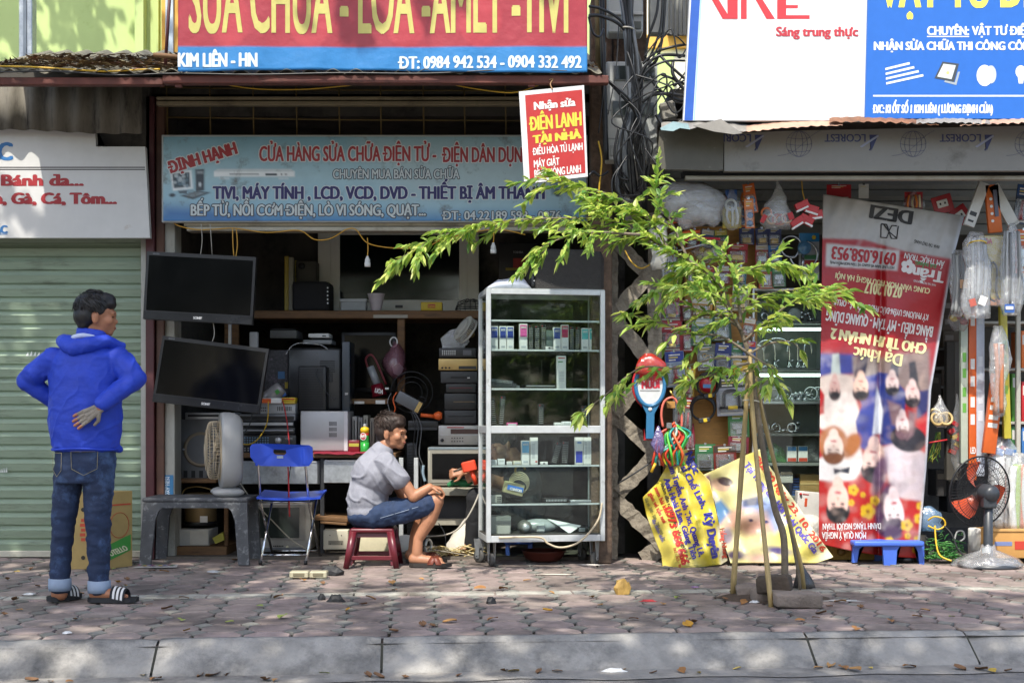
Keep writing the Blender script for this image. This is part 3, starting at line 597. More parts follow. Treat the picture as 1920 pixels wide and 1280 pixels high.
for cx in (1498, 1712, 1927):
 for a, b in ((24, 24), (16, 24), (7, 24)):
  g.tube([f(cx + a * math.cos(q * math.pi / 16), 270 + b * math.sin(q * math.pi / 16), .001) for q in range(33)], .0012, nv_, 4)
 for dy in (-12, 0, 12):
  w = math.sqrt(24 ** 2 - dy * dy); g.tube([f(cx + w * (q / 6 - 1), 270 + dy + 3 * math.cos(math.pi * (q / 12 - .5)), .001) for q in range(13)], .0012, nv_, 4)
 g.tube([f(cx - 40 + 80 * q / 20 , 292 - 40 * q / 20 + 7 * math.sin(q / 20 * math.pi * 1.6), .001) for q in range(21)], .0011, nv_, 4)
g.build('lettering', fp)
g = MB(); g.pbox(1285, 329, 2150, 337, 8.85, .05, mat('galvanised lip', '#9a9588', .5, .4, var=.2, dirt='#6d6351', damt=.2), .004); g.pbox(1280, 321, 2150, 329, 8.9, .1, M['dark']); one(g, 'metal_rail', 'pale metal rail running below the grey lettered fascia', 'rail')
rs2 = T('roller_shutter', 'half raised grey roller shutter behind the hanging goods', 'shutter', P(1640, 430, 10.2)); g = MB(); rows = []; z = Z(440, 10.2)
while z < Z(325, 10.2):
 for dz, dy in ((0, 0), (.03, -.012), (.075, -.012), (.085, .006)): rows.append((z + dz, 10.2 + dy))
 z += .087
g.ring_skin([[(X(1240, 10.2), y, z), (X(2150, 10.2), y, z)] for z, y in rows], mat('grey shutter enamel', '#7b7d77', .5, dirt='#4d4b46', damt=.2), cap=False, sm=False, close=False); g.build('curtain', rs2)
hw = T('hardware_shop', 'deep shadowed hardware shop room on the right full of hanging goods', 'shop', (3, 11, 0)); g = MB(); hx0, hx1 = X(1242, 9.8), 6.5
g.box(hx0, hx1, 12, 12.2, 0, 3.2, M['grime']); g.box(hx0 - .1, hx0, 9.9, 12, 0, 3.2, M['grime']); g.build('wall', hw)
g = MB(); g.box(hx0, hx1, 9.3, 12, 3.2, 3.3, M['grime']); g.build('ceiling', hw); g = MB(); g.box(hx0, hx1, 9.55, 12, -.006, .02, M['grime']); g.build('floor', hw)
# ============================================================= concrete lattice between the shops
LY = 9.45; cl = T('concrete_lattice', 'rough crumbling concrete zigzag lattice between the two shops', 'lattice wall', P(1190, 1045, LY))
def beam(mb, a, b, w, Y, d, m):
 p, q = V((a[0], a[1], 0)), V((b[0], b[1], 0)); t = (q - p).normalized(); nrm = V((-t.y, t.x, 0)) * w / 2
 n = max(2, int((q - p).length / 9)); rows = []
 for i in range(n + 1):
  c = p.lerp(q, i / n); j = [R.uniform(-1.6, 1.6) for _ in range(4)]; jy = [R.uniform(-.008, .008) for _ in range(2)]
  rows.append([P(c.x + nrm.x + j[0], c.y + nrm.y + j[1], Y + jy[0]), P(c.x - nrm.x + j[2], c.y - nrm.y + j[3], Y + jy[1]), P(c.x - nrm.x + j[2], c.y - nrm.y + j[3], Y + d), P(c.x + nrm.x + j[0], c.y + nrm.y + j[1], Y + d)])
 mb.ring_skin(rows, m, True, False)
g = MB(); beam(g, (1149, 430), (1149, 1048), 19, LY + .005, .19, M['conc']); g.build('upright', cl)
g = MB(); beam(g, (1228, 400), (1228, 700), 26, LY + .01, .19, M['conc']); g.build('upright', cl)
for i, (a, b) in enumerate((((1150, 445), (1218, 520)), ((1218, 515), (1150, 590)), ((1150, 592), (1228, 690)), ((1228, 690), (1152, 775)), ((1152, 778), (1240, 858)), ((1235, 845), (1160, 925)), ((1155, 935), (1250, 1030)))):
 g = MB(); beam(g, a, b, 27, LY - .004 * (i % 2), .2, M['conc']); g.build('brace', cl)
g = MB(); beam(g, (1205, 1050), (1262, 1010), 34, LY, .2, M['conc']); g.build('foot', cl)
g = MB(); g.pbox(1140, 430, 1262, 1046, 10.1, .02, mat('mossy dark wall', '#2f3026', .95, var=.35, dirt='#1a1b16', damt=.3)); one(g, 'side_wall', 'dark mossy wall glimpsed through the concrete lattice', 'wall')
# ============================================================= trees: the two that shade the pavement, two across the road, the staked sapling
LEAF = [mat('tree leaf %d' % i, c, .5, var=.2, scale=30, island=.35, trans=.35) for i, c in enumerate(('#4f6b2c', '#5c7a33', '#3f5a26'))]
BARK = mat('grey brown bark', '#5d5347', .9, var=.3, scale=14, bump=.8, bscale=40, stretch=(3, 3, 1))
def leafcloud(mb, c, r, n, size, mats, seed, gap=.0):
 q = random.Random(seed); o = V((seed * 3.1, 0, 0)); k = 0
 while k < n:
  d = V((q.gauss(0, 1), q.gauss(0, 1), q.gauss(0, 1))).normalized() * q.random() ** .42
  p = V(c) + V((d.x * r[0], d.y * r[1], d.z * r[2]))
  if noise.noise(p * .9 + o) < gap and q.random() < .93: continue
  k += 1; a = V((q.gauss(0, 1), q.gauss(0, 1), q.gauss(0, .5) - .3)).normalized(); b = a.cross(V((q.gauss(0, .5), q.gauss(0, .5), 1))).normalized()
  l = size * q.uniform(.7, 1.3); w = l * q.uniform(.3, .42)
  t = V((0, 0, -.12 * l)); vs = [mb.bm.verts.new(x) for x in (p - a * l * .5, p - a * .1 * l + b * w, p + a * l * .5 + t, p - a * .1 * l - b * w)]
  mb.fin([mb.bm.faces.new(vs)], mats[k % len(mats)])
def street_tree(label, base, h, crowns, seed, n=3000, size=.17, gap=-.05):
 t = T('street_tree', label, 'tree', base, 'large street trees'); b = V(base); top = b + V((0, 0, h))
 g = MB(); g.tube([b, b + V((.05, .03, h * .5)), top], [.2, .16, .11], BARK, 10, True, 5); g.build('trunk', t)
 for c, r in crowns:
  g = MB(); c = V(c); g.tube([top - V((0, 0, .5)), top.lerp(c, .45) + V((0, 0, .25)), c], [.09, .06, .02], BARK, 7, True, 5); g.build('limb', t)
 g = MB()
 for i, (c, r) in enumerate(crowns): leafcloud(g, c, r, int(n * r[0] * r[1] / 4), size, LEAF, seed + i, gap)
 g.build('crown', t); return t
street_tree('tall leafy street tree behind the viewer whose shade dapples the pavement', (1.4, -1.6, -.13), 5.6, [((-2.2, 1.6, 7.2), (1.9, 1.6, .9)), ((.2, 1.4, 7.3), (1.8, 1.6, .9)), ((2.3, 1.2, 7.2), (1.7, 1.5, .9)), ((-.6, 2.7, 7.6), (2.6, .9, .7)), ((2.6, 2.6, 7.4), (1.5, .7, .6))], 5, 1900, .17, -.12)
street_tree('leafy street tree at the left kerb whose twigs hang into the top left corner', (-4.8, 6.9, 0), 5.0, [((-4.6, 4.6, 6.3), (1.7, 1.7, .8)), ((-3.6, 3.4, 6.6), (1.3, 1.2, .7)), ((-4.5, 6.2, 6.4), (1.1, .75, .6)), ((-3.3, 5.3, 6.4), (.9, 1.1, .5)), ((-1.6, 6.7, 7.4), (2.4, .75, .5)), ((-.9, 6.9, 7.9), (2.2, .7, .5)), ((-4.2, 10.4, 8.2), (2.6, 1.0, .8))], 15, 2300, .18, -.16)
street_tree('round street tree across the road, mirrored in the dark window', (-6, -13, -.13), 3.6, [((-6.5, -13, 5), (3, 2, 2.2)), ((-3.2, -13, 4.4), (2, 2, 2)), ((-9, -12, 3), (2, 2, 2.4))], 31, 2200, .3, -.15)
street_tree('spreading street tree across the road, mirrored in the glass showcase', (5, -14, -.13), 3.6, [((5, -14, 5), (3, 2, 2.3)), ((1.6, -13.5, 4), (2, 2, 1.8)), ((8, -12.5, 3), (2, 2, 2.4))], 41, 2200, .3, -.15)
# ============================================================= repair shop goods
def dev(name, label, cat, px, Y, d, m, bits=(), group=None, ang=0, bev=.005, yaw=0):
 """boxy appliance: body plus its own parts, given in photo pixels at depth Y"""
 x0, y0, x1, y1 = px; c = P((x0 + x1) / 2, (y0 + y1) / 2, Y) + V((0, d / 2, 0)); t = T(name, label, cat, V((c.x, c.y, Z(y1, Y))), group)
 rot = Matrix.Rotation(rad(ang), 3, 'Y') @ Matrix.Rotation(rad(yaw), 3, 'Z')
 def put(mb, nm, par):
  if ang or yaw: mb.xf(rot, c)
  return mb.build(nm, par)
 g = MB(); g.pbox(x0, y0, x1, y1, Y, d, m, bev, seg=2); put(g, 'body', t)
 f = flatmap(Y)
 for b in bits:
  nm, k, a, mm = b; g = MB()
  if k == 'r': g.pbox(*a[:4], Y - (a[4] if len(a) > 4 else .004), (a[4] if len(a) > 4 else .004) + .002, mm, .0015)
  elif k == 'k': g.lathe([(0, -.016), (a[2] * Y / F0, -.016), (a[2] * 1.1 * Y / F0, .002)], P(a[0], a[1], Y), mm, (0, 1, 0), 14)
  elif k == 'v':
   n = a[4]
   for i in range(n):
    w = (a[2] - a[0]) / n; g.pbox(a[0] + i * w, a[1], a[0] + i * w + w * .5, a[3], Y - .0015, .002, mm)
  elif k == 'h':
   n = a[4]
   for i in range(n):
    w = (a[3] - a[1]) / n; g.pbox(a[0], a[1] + i * w, a[2], a[1] + i * w + w * .5, Y - .0015, .002, mm)
  elif k == 'd':
   for i in range(a[4]):
    for j in range(a[5]): disc(g, f, a[0] + (a[2] - a[0]) * (i + .5) / a[4], a[1] + (a[3] - a[1]) * (j + .5) / a[5], a[6], a[6], mm, .0035, 8)
  elif k == 't': text(g, a[0], a[1], a[2], a[3], a[4], mm, f, .05, 4)
  put(g, nm, t)
 return t
SCR = mat('dark screen', '#0b0c0e', .12, var=.02, spec=.2); CRT = mat('crt screen', '#2c332f', .08, var=.03, spec=.8); GREY2 = mat('dark vent', '#232425', .7)
WT = K('#dcdcd8'); RED = K('#b3262b'); YEL = K('#d6b62b'); BLU = K('#2c58a0'); ORG = K('#d25b22'); GRN = K('#3f8d3a'); GOLD = mat('champagne metal', '#ad935e', .35, .6)
BLK, DRK, SIL = M['black'], M['dark'], M['silver']
# --- hanging televisions
def tv(label, q, Y, strings, n):
 c = [P(x, y, Y) for x, y in q]; w, h = 200, 125; f = quadmap(c, w, h); t = T('television', label, 'television', (c[3] + c[2]) / 2, 'flat televisions hung at the shop front')
 g = MB(); g.prism([f(*p, 0) for p in ((0, 0), (w, 0), (w, h), (0, h))], (0, .055, 0), M['black'], .003); g.build('body', t)
 g = MB(); g.prism([f(*p, .0035) for p in ((5, 7), (w - 5, 7), (w - 5, h - 17), (5, h - 17))], (0, .003, 0), SCR); g.build('screen', t)
 g = MB(); g.prism([f(*p, .007) for p in ((1, h - 15), (w - 1, h - 15), (w - 1, h - 1), (1, h - 1))], (0, .006, 0), mat('bezel bar', '#26282c', .25, .3)); g.build('lower_bezel', t)
 g = MB(); text(g, 'SONY', w / 2 - 8, w / 2 + 8, h - 5, h - 9.5, K('#c8c8c8'), f, .09, 8); text(g, 'BRAVIA', 12, 24, 5, 2.5, K('#77797c'), f, .05, 3); g.build('lettering', t)
 for s in strings: g = MB(); g.ptube(s, .003, K('#a9a59a'), 5); g.build('string', t)
tv('black flat television hung higher, tilted slightly, beside the brown post', ((275, 471), (480, 482), (473, 609), (268, 598)), 9.28, [[(377, 420, 9.3), (379, 450, 9.3), (376, 478, 9.31)], [(394, 420, 9.3), (398, 480, 9.31)]], 0)
tv('black flat television hung lower with steeper tilt above the box fan', ((305, 629), (504, 654), (485, 775), (285, 753)), 9.3, [[(399, 600, 9.32), (402, 625, 9.32), (398, 640, 9.32)]], 1)
# --- plastic table with box fan
tb = T('plastic_table', 'scuffed dark grey plastic low table carrying the box fan', 'table', P(369, 1057, 9.3)); scf = mat('scuffed grey plastic', '#46484b', .6, var=.25, scale=9, dirt='#8b8d8f', damt=.24, dscale=26)
tx0, tx1, tz = X(270, 9.15), X(466, 9.15), Z(932, 9.15)
g = MB(); g.box(tx0, tx1, 9.1, 9.52, tz - .03, tz, scf, .012, seg=3); g.build('tabletop', tb)
for sy in (9.105, 9.5):
 g = MB(); g.pprism([(273, 941), (464, 941), (462, 951), (437, 952), (300, 952), (276, 951)], sy, .018, scf); g.build('apron', tb)
for sx in (0, 1):
 for sy, dy in ((9.11, -.03), (9.47, .03)):
  g = MB(); m_ = lambda px: 737 - px if sx else px
  pts = [(272, 942), (318, 942), (301, 956), (294, 975), (287, 1057), (266, 1057)]
  a = [P(m_(x), y, 9.15) for x, y in pts]; a = [V((p.x, sy + dy * (tz - p.z) / tz, p.z)) for p in a]
  g.prism(a, (0, .03, 0), scf); g.build('leg', tb)
fan = T('box_fan', 'grey and beige box fan standing on the scuffed plastic table', 'fan', P(404, 931, 9.3)); fy = 9.3; S_ = .61
bg_, sh_ = mat('beige grille', '#b5a68c', .5, var=.1), mat('grey fan shell', '#9a9a98', .38, var=.06)
fo = V((X(418, fy), fy, Z(931, fy)))
def fanpt(v): r = Matrix.Rotation(rad(-74), 3, 'Z'); return fo + r @ V(v)
def fb(name, mb, par=None): mb.xf(Matrix.Rotation(rad(-74), 3, 'Z'), V((0, 0, 0))); bmesh.ops.translate(mb.bm, vec=fo, verts=mb.bm.verts); return mb.build(name, par or fan)
g = MB(); n = 40; rings = []
for yy, s in ((-.02, .97), (.0, 1), (.05, 1), (.1, .93), (.125, .82)):
 rings.append([(.225 * s * abs(math.cos(a)) ** .55 * (1 if math.cos(a) > 0 else -1), yy, .325 + .265 * s * abs(math.sin(a)) ** .55 * (1 if math.sin(a) > 0 else -1)) for a in [2 * math.pi * i / n for i in range(n)]])
g.ring_skin(rings, sh_); fb('shell', g)
g = MB();
for r, y in ((.2, -.03), (.2, -.075), (.175, -.1), (.14, -.115), (.1, -.12), (.06, -.122)): g.torus((0, y, .325), r, .0028, bg_, (0, 1, 0), 32, 5)
for i in range(48):
 a = 2 * math.pi * i / 48; cx, cz = math.cos(a), math.sin(a)
 g.tube([(.2 * cx, -.02, .325 + .2 * cz), (.2 * cx, -.08, .325 + .2 * cz), (.17 * cx, -.104, .325 + .17 * cz), (.05 * cx, -.124, .325 + .05 * cz)], .0022, bg_, 4, True, 3)
g.lathe([(0, -.13), (.045, -.128), (.05, -.118)], (0, 0, .325), bg_, (0, 1, 0)); fb('grille', g)
g = MB(); g.lathe([(.215, -.02), (.2, -.028), (.2, -.012)], (0, 0, .325), bg_, (0, 1, 0), 36, False)
for i in range(3):
 a = i * 2.09
 g.prism([(.03 * math.cos(a), -.03, .325 + .03 * math.sin(a)), (.17 * math.cos(a + .5), -.04, .325 + .17 * math.sin(a + .5)), (.17 * math.cos(a + 1.2), -.06, .325 + .17 * math.sin(a + 1.2)), (.05 * math.cos(a + 1.2), -.05, .325 + .05 * math.sin(a + 1.2))], (0, .006, 0), bg_)
fb('blades', g)
for sx in (-.12, .12): g = MB(); g.ell((sx, .03, .035), (.05, .11, .035), sh_); fb('foot', g)
g = MB(); g.box(-.03, .03, -.02, .03, .02, .07, sh_, .01); fb('base', g)
# --- folding chair seen from behind
ch = T('folding_chair', 'blue folding chair with steel tube legs seen from behind', 'chair', P(545, 1055, 9.35)); bp_ = mat('blue chair plastic', '#2146b8', .35, var=.06, scale=5, dirt='#162a66', damt=-.1); st = M['chrome']
g = MB(); hole = []
ou = [(470, 838), (474, 832), (490, 831), (580, 834), (587, 838), (588, 862), (580, 873), (560, 874), (490, 873), (478, 866), (471, 856)]
a = [P(x, y, 9.13) + V((0, .03 * ((x - 529) / 59) ** 2 * -1, 0)) for x, y in ou]; b_ = [p + V((0, .016, 0)) for p in a]
inn = [(513, 842), (536, 843), (537, 849), (533, 853), (516, 852), (512, 848)]
def ringface(mb, outer, inner, d, m):
 """plate with a hole: outlines bridged by triangles"""
 vo = [mb.bm.verts.new(p) for p in outer]; vi = [mb.bm.verts.new(p) for p in inner]
 es = [mb.bm.edges.new((l[i], l[(i + 1) % len(l)])) for l in (vo, vi) for i in range(len(l))]
 q = bmesh.ops.triangle_fill(mb.bm, use_beauty=True, edges=es); fs = [f for f in q['geom'] if isinstance(f, bmesh.types.BMFace)]
 e = bmesh.ops.extrude_face_region(mb.bm, geom=fs); bmesh.ops.translate(mb.bm, vec=V(d), verts=[v for v in e['geom'] if isinstance(v, bmesh.types.BMVert)])
 mb.fin(mb.bm.faces, m)
ringface(g, a, [P(x, y, 9.13) for x, y in inn], (0, .016, 0), bp_); g.build('backrest', ch)
g = MB(); g.pbox(519, 854, 531, 859, 9.122, .008, K('#9aa7b5')); g.build('label_tag', ch)
for x in (481, 570): g = MB(); g.pbox(x - 3, 841, x + 3, 873, 9.112, .02, bp_, .004); g.build('bracket', ch)
g = MB(); sr = []
for i in range(9):
 t_ = i / 8; nx, fx = 481 + 120 * t_, 496 + 117 * t_; s = 3 * (2 * t_ - 1) ** 2
 sr.append([P(nx, 934 - s, 9.17), P(fx, 921 - s * 1.2, 9.52), P(fx, 924 - s * 1.2, 9.52), P(nx, 938 - s, 9.17)])
g.ring_skin(sr, bp_, True, False); g.build('seat', ch)
for nm, pts in (('leg', [(481, 842, 9.145), (484, 872, 9.15), (489, 945, 9.28), (513, 1046.5, 9.55)]), ('leg', [(571, 842, 9.145), (573, 872, 9.15), (579, 942, 9.28), (601, 1047, 9.55)]), ('leg', [(510, 941, 9.46), (488, 1058.5, 9.16)]), ('leg', [(594, 937, 9.46), (573, 1058.5, 9.16)])):
 g = MB(); g.ptube(pts, .0095, st, 9, 0); e = pts[-1]; g.cyl(P(*e), P(*e) + V((0, 0, .03)), .0125, BLK); g.build(nm, ch)
for a, b in (((493, 1040, 9.2), (576, 1040, 9.2)), ((509, 1032, 9.52), (597, 1032, 9.52)), ((484, 941, 9.25), (582, 941, 9.25))): g = MB(); g.ptube([a, b], .008, st, 8, 0); g.build('crossbar', ch)
g = MB(); g.ptube([(540, 875, 9.2), (541, 900, 9.22), (543, 968, 9.24)], .005, RED, 6); g.ptube([(545, 872, 9.22), (541, 905, 9.23), (540, 952, 9.24)], .003, BLK, 5); one(g, 'cable', 'red test lead hanging down behind the blue folding chair', 'cable')
# --- speaker cabinet on the lower shelf, coil, box
dev('shelf_board', 'pale board under the grey speaker by the pillar', 'shelf', (327, 897, 405, 905), 9.75, .5, M['wood'])
sp = dev('speaker', 'grey loudspeaker with a bare cone behind the box fan', 'speaker', (336, 786, 440, 897), 9.85, .3, mat('grey speaker box', '#6d6e6e', .6, dirt='#4a4944', damt=.2), [('screw', 'k', (345, 842, 2), SIL), ('vent', 'v', (344, 882, 432, 895, 6), GREY2)])
g = MB(); c = P(377, 842, 9.85); g.lathe([(.125, .004), (.13, -.008), (.115, -.014), (.1, .012), (.07, .045), (.04, .05), (.035, .035), (0, .03)], c, mat('tan cone', '#8d7f69', .8), (0, 1, 0), 32); g.build('cone', sp)
dev('radio_tuner', 'slim pale tuner lying on the grey loudspeaker', 'tuner', (347, 773, 441, 786), 9.86, .25, SIL, [('dial', 'r', (352, 777, 436, 781), GREY2)])
mo = T('coil_motor', 'round ribbed brass coloured coil drum under the low table', 'motor', P(370, 986, 9.8)); g = MB(); ribs = [(.118, 0)]
for i in range(14): ribs += [(.121, .01 + i * .014), (.116, .017 + i * .014)]
g.lathe(ribs + [(.1, .21), (0, .215)], P(370, 978, 9.8) + V((0, .1, 0)), mat('brass mesh', '#85704c', .45, .5), (0, 0, 1), 36); g.build('drum', mo)
g = MB(); g.lathe([(.1, -.03), (.123, -.025), (.12, .0)], P(370, 978, 9.8) + V((0, .1, 0)), BLK, (0, 0, 1), 36); g.build('base', mo)
g = MB(); g.ptube([(340, 930, 9.85), (348, 916, 9.85), (372, 912, 9.85), (396, 918, 9.85), (403, 930, 9.85)], .006, GOLD, 6); g.build('handle', mo)
for x in (330, 375): g = MB(); g.pbox(x, 967, x + (8 if x < 340 else 14), 979, 9.775, .003, WT); g.build('label_tag', mo)
dev('carton', 'white open carton beneath the brass coil drum', 'box', (327, 993, 392, 1023), 9.7, .3, K('#b9b8b2', .7), [('flap', 'r', (356, 995, 390, 1021, .006), K('#cfcabd', .8))])
g = MB(); g.pbox(322, 1024, 425, 1042, 9.62, .5, M['wood'], .004); one(g, 'wood_beam', 'dirty timber beam on the floor under the white carton', 'beam')
g = MB(); g.pbox(420, 950, 427, 1042, 9.7, .04, M['wood'], .003); one(g, 'wood_upright', 'thin upright timber behind the low table', 'post')
g = MB(); g.pprism([(398, 1008), (418, 997), (420, 1012), (404, 1019)], 9.66, .03, K('#a8a13a', .6)); one(g, 'sponge', 'yellow green scrap under the low table', 'scrap')
# --- work table with metal drawers
wt_ = T('work_table', 'makeshift work table with two galvanised drawers behind the chair', 'table', P(590, 1040, 9.85))
g = MB(); g.pbox(446, 849, 742, 858, 9.72, .75, M['wood'], .004); g.build('tabletop', wt_)
for x0, y0, x1, y1 in ((453, 865, 599, 907), (607, 863, 745, 905)):
 g = MB(); g.pbox(x0, y0, x1, y1, 9.74, .45, M['galv'], .003); d_ = g.build('drawer', wt_)
 g = MB(); g.pbox(x1 - 4, y0 - 2, x1, y1, 9.735, .006, M['dark']); g.pbox(x0 + 2, y0 - 1, x1 - 5, y0 + 2, 9.735, .006, M['silver']); g.build('rim', d_)
for x in (447, 600, 748, 776): g = MB(); g.pbox(x, 858 if x > 460 else 860, x + 8, 1040, 9.76, .03, M['alu'] if x > 700 else DRK, .002); g.build('leg', wt_)
g = MB(); sx0 = 590
cl_ = [[P(588, 847, 9.7), P(735, 845, 9.7)], [P(588, 846, 9.72), P(735, 844.5, 9.72)], [P(590, 848, 9.9), P(735, 846, 9.9)]]
g.ring_skin([[P(588 + i * 9, 846.5 + R.uniform(-1, 1), 9.69), P(588 + i * 9, 846.2, 10.1), P(588 + i * 9, 848.8, 10.1), P(588 + i * 9, 851.5 + R.uniform(-2, 2), 9.69)] for i in range(17)], mat('red table cloth', '#97273a', .8), True, False); one(g, 'cloth', 'crumpled red cloth under the silver microwave', 'cloth')
dev('microwave', 'silver microwave back with three rows of vents on the work table', 'microwave', (563, 770, 653, 846), 9.8, .34, mat('silver microwave', '#a5a6a8', .38, .3, var=.05), [('vent', 'v', (617, 790, 632, 798, 7), GREY2), ('vent', 'v', (617, 801, 632, 808, 7), GREY2), ('vent', 'v', (617, 811, 632, 819, 7), GREY2), ('side_trim', 'r', (645, 771, 652, 845, .003), K('#c0c0c2', .4))], bev=.012)
A_ = 9.82
bk = ('#4b4d50'); cn = K('#8a8c90', .4)
dev('amplifier', 'black amplifier with rows of round knobs at the bottom of the stack', 'amplifier', (446, 815, 555, 849), A_, .3, BLK, [('volume_knob', 'k', (522, 825, 6), SIL), ('knobs', 'd', (452, 818, 505, 832, 11, 3, 1.7), K('#5b7486')), ('jacks', 'd', (450, 838, 500, 846, 8, 2, 1.5), cn), ('lettering', 't', ('VOLUME', 534, 549, 824, 820), K('#8d8f92'))])
dev('amplifier', 'black player with silver slot just above the knobbed amplifier', 'amplifier', (445, 801, 553, 814), A_, .28, BLK, [('strip', 'r', (449, 805, 550, 808), cn)])
dev('amplifier', 'dark player with long silver drawer, third up the stack by the chair', 'amplifier', (448, 790, 551, 800), A_, .28, DRK, [('drawer', 'r', (452, 792, 549, 797), SIL)])
dev('amplifier', 'silver topped receiver back full of sockets in the stack by the chair', 'amplifier', (444, 776, 554, 789), A_, .28, mat('grey steel', '#65686c', .4, .5), [('socket_panel', 'r', (448, 780, 551, 787), BLK), ('sockets', 'd', (450, 780, 478, 787, 9, 2, 1.2), SIL), ('sockets', 'd', (483, 780, 548, 787, 14, 2, 1.1), cn)])
dev('dvd_player', 'pale grey player back directly under the orange and white boxes', 'player', (487, 755, 554, 776), A_ + .02, .25, mat('pale grey steel', '#9da0a3', .4, .4), [('socket', 'd', (489, 762, 500, 772, 3, 2, 1.4), GREY2), ('vent', 'v', (520, 762, 548, 770, 9), GREY2)])
dev('box', 'small orange and white carton on the pale player', 'box', (490, 746, 528, 756), A_, .12, WT, [('end', 'r', (490, 747, 508, 755.5, .003), ORG)])
dev('box', 'small yellow carton beside the orange one on the pale player', 'box', (528, 745, 553, 752), A_, .12, YEL, [('stripe', 'r', (528, 747, 552, 749), RED)])
dev('box', 'lower yellow carton on the pale player by the microwave', 'box', (530, 752, 553, 757), A_ - .01, .1, K('#bfa436'))
kt = T('kettle', 'upturned grey kettle jug beside the lower television', 'kettle', P(507, 745, 9.86)); g = MB(); ax = V((-.75, 0, -.66)); g.lathe([(.0, .0), (.05, .0), (.055, .02), (.062, .1), (.067, .135), (.05, .155), (.0, .158)], P(525, 727, 9.88) + V((0, .04, 0)) - ax * .01, mat('pewter plastic', '#8e8c8c', .25, .2), ax); g.build('jug', kt)
g = MB(); g.lathe([(.052, .158), (.055, .17), (.05, .18), (.0, .18)], P(525, 727, 9.88) + V((0, .04, 0)) - ax * .01, DRK, ax); g.build('lid', kt); g = MB(); g.pprism([(515, 733), (521, 729), (525, 735), (519, 740)], 9.855, .004, GRN); g.build('label_tag', kt)
g = MB(); g.pprism([(527, 737), (532, 732), (537, 740), (531, 744)], 9.9, .03, BLU); one(g, 'cap', 'small blue cap beside the grey kettle', 'cap')
# --- big dark sets behind
dev('television', 'bulky black old television back with drooping cable', 'television', (539, 652, 640, 768), 10.05, .4, mat('charcoal plastic', '#2e3033', .3, var=.1), [('vent', 'h', (600, 676, 628, 700, 6), GREY2), ('socket', 'r', (606, 700, 624, 716, .006), DRK)], bev=.02)
dev('speaker', 'tall black loudspeaker in front of the old television', 'speaker', (559, 686, 612, 770), 9.92, .2, BLK, [('grille', 'h', (561, 690, 606, 766, 24), mat('speaker cloth', '#1c1d1f', .9))], bev=.012)
g = MB(); g.ptube([(595, 690, 9.9), (592, 702, 9.89), (606, 728, 9.89), (625, 748, 9.9), (629, 745, 9.9)], .003, DRK, 5); one(g, 'cable', 'black cable looping over the tall black loudspeaker', 'cable')
g = MB(); g.ptube([(536, 664, 10), (548, 648, 10.02), (566, 643, 10.04), (600, 646, 10.03), (615, 655, 10)], .005, FILM, 6); one(g, 'plastic_wrap', 'clear plastic wrap over the top of the bulky old television', 'wrap')
dev('television', 'thin dark flat screen standing on edge right of the old television', 'television', (641, 640, 656, 806), 9.98, .3, mat('blue black plastic', '#1d2832', .3), [('lettering', 't', ('SONY', 647, 653, 740, 736), WT)])
dev('painted_screen', 'dark flowered picture panel leaning behind the kettle', 'picture', (496, 656, 540, 745), 10.2, .03, mat('flowered panel', '#3c3a3e', .5, var=.8, scale=46, dirt='#8b7b8d', damt=.2, dscale=40), [('warning_sticker', 'r', (521, 696, 534, 710, .002), K('#3f6f9d')), ('sticker', 'r', (534, 716, 541, 728, .002), K('#b9a32a'))])
dev('amplifier', 'dusty grey amplifier on the back rack under the shelf', 'amplifier', (506, 619, 556, 634), 10.3, .3, mat('dusty grey', '#5a5b58', .7), [('top_wire', 'h', (508, 616, 554, 619, 1), GREY2)])
dev('router', 'white slim router on the back rack under the shelf', 'router', (578, 625, 617, 633), 10.25, .2, WT, [('slot', 'r', (604, 629, 611, 631), GREY2)])
dev('dvd_player', 'pale slim player lying below the white router', 'player', (568, 637, 622, 645), 10.25, .25, K('#8a8d8f', .4))
dev('panel', 'pale grey plastic lid standing behind the televisions', 'lid', (467, 622, 483, 652), 9.95, .05, K('#a9abac', .5), bev=.01)
g = MB(); g.pbox(428, 606, 433, 646, 9.9, .03, M['alu']); g.pbox(421, 606, 447, 700, 10.1, .03, M['wood']); one(g, 'metal_upright', 'pale metal upright behind the hanging televisions', 'post')
# --- on the plank shelf
for i, (x, c, h_) in enumerate(((533, '#a08a2c', 480), (541, '#8f8a77', 482))): g = MB(); g.pbox(x, h_, x + (8 if i == 0 else 9), 582, 10.6, .05, K(c, .5), .004); one(g, 'lamp_fitting', ('yellow', 'pale')[i] + ' strip light fitting standing upright on the plank shelf', 'light fitting', 'strip light fittings')
g = MB(); g.pbox(553, 488, 556, 540, 10.7, .03, K('#9a8d3a')); one(g, 'strip', 'thin yellow strip standing behind the black case', 'strip')
dev('speaker', 'squat black case with rounded ends on the plank shelf', 'case', (547, 527, 617, 583), 10.5, .3, mat('black case cloth', '#1d1d1f', .85, bump=.4), [('clasp', 'd', (612, 536, 617, 572, 1, 5, 1.6), SIL)], bev=.03)
dev('amplifier', 'grey dusty box standing behind the black case', 'box', (553, 489, 592, 528), 10.7, .2, mat('dusty brown box', '#4b4841', .8), [('dial', 'k', (566, 499, 6), GREY2)])
cu = T('plastic_tub', 'clear grey plastic tub of small parts on the window shelf', 'tub', P(662, 582, 10.5)); g = MB(); g.pbox(639, 562, 686, 582, 10.5, .12, mat('milky plastic', '#8f9494', .35), .004); g.build('body', cu)
g = MB(); g.pbox(637, 560, 688, 565, 10.49, .14, mat('milky lid', '#a9adad', .3), .003); g.build('rim', cu)
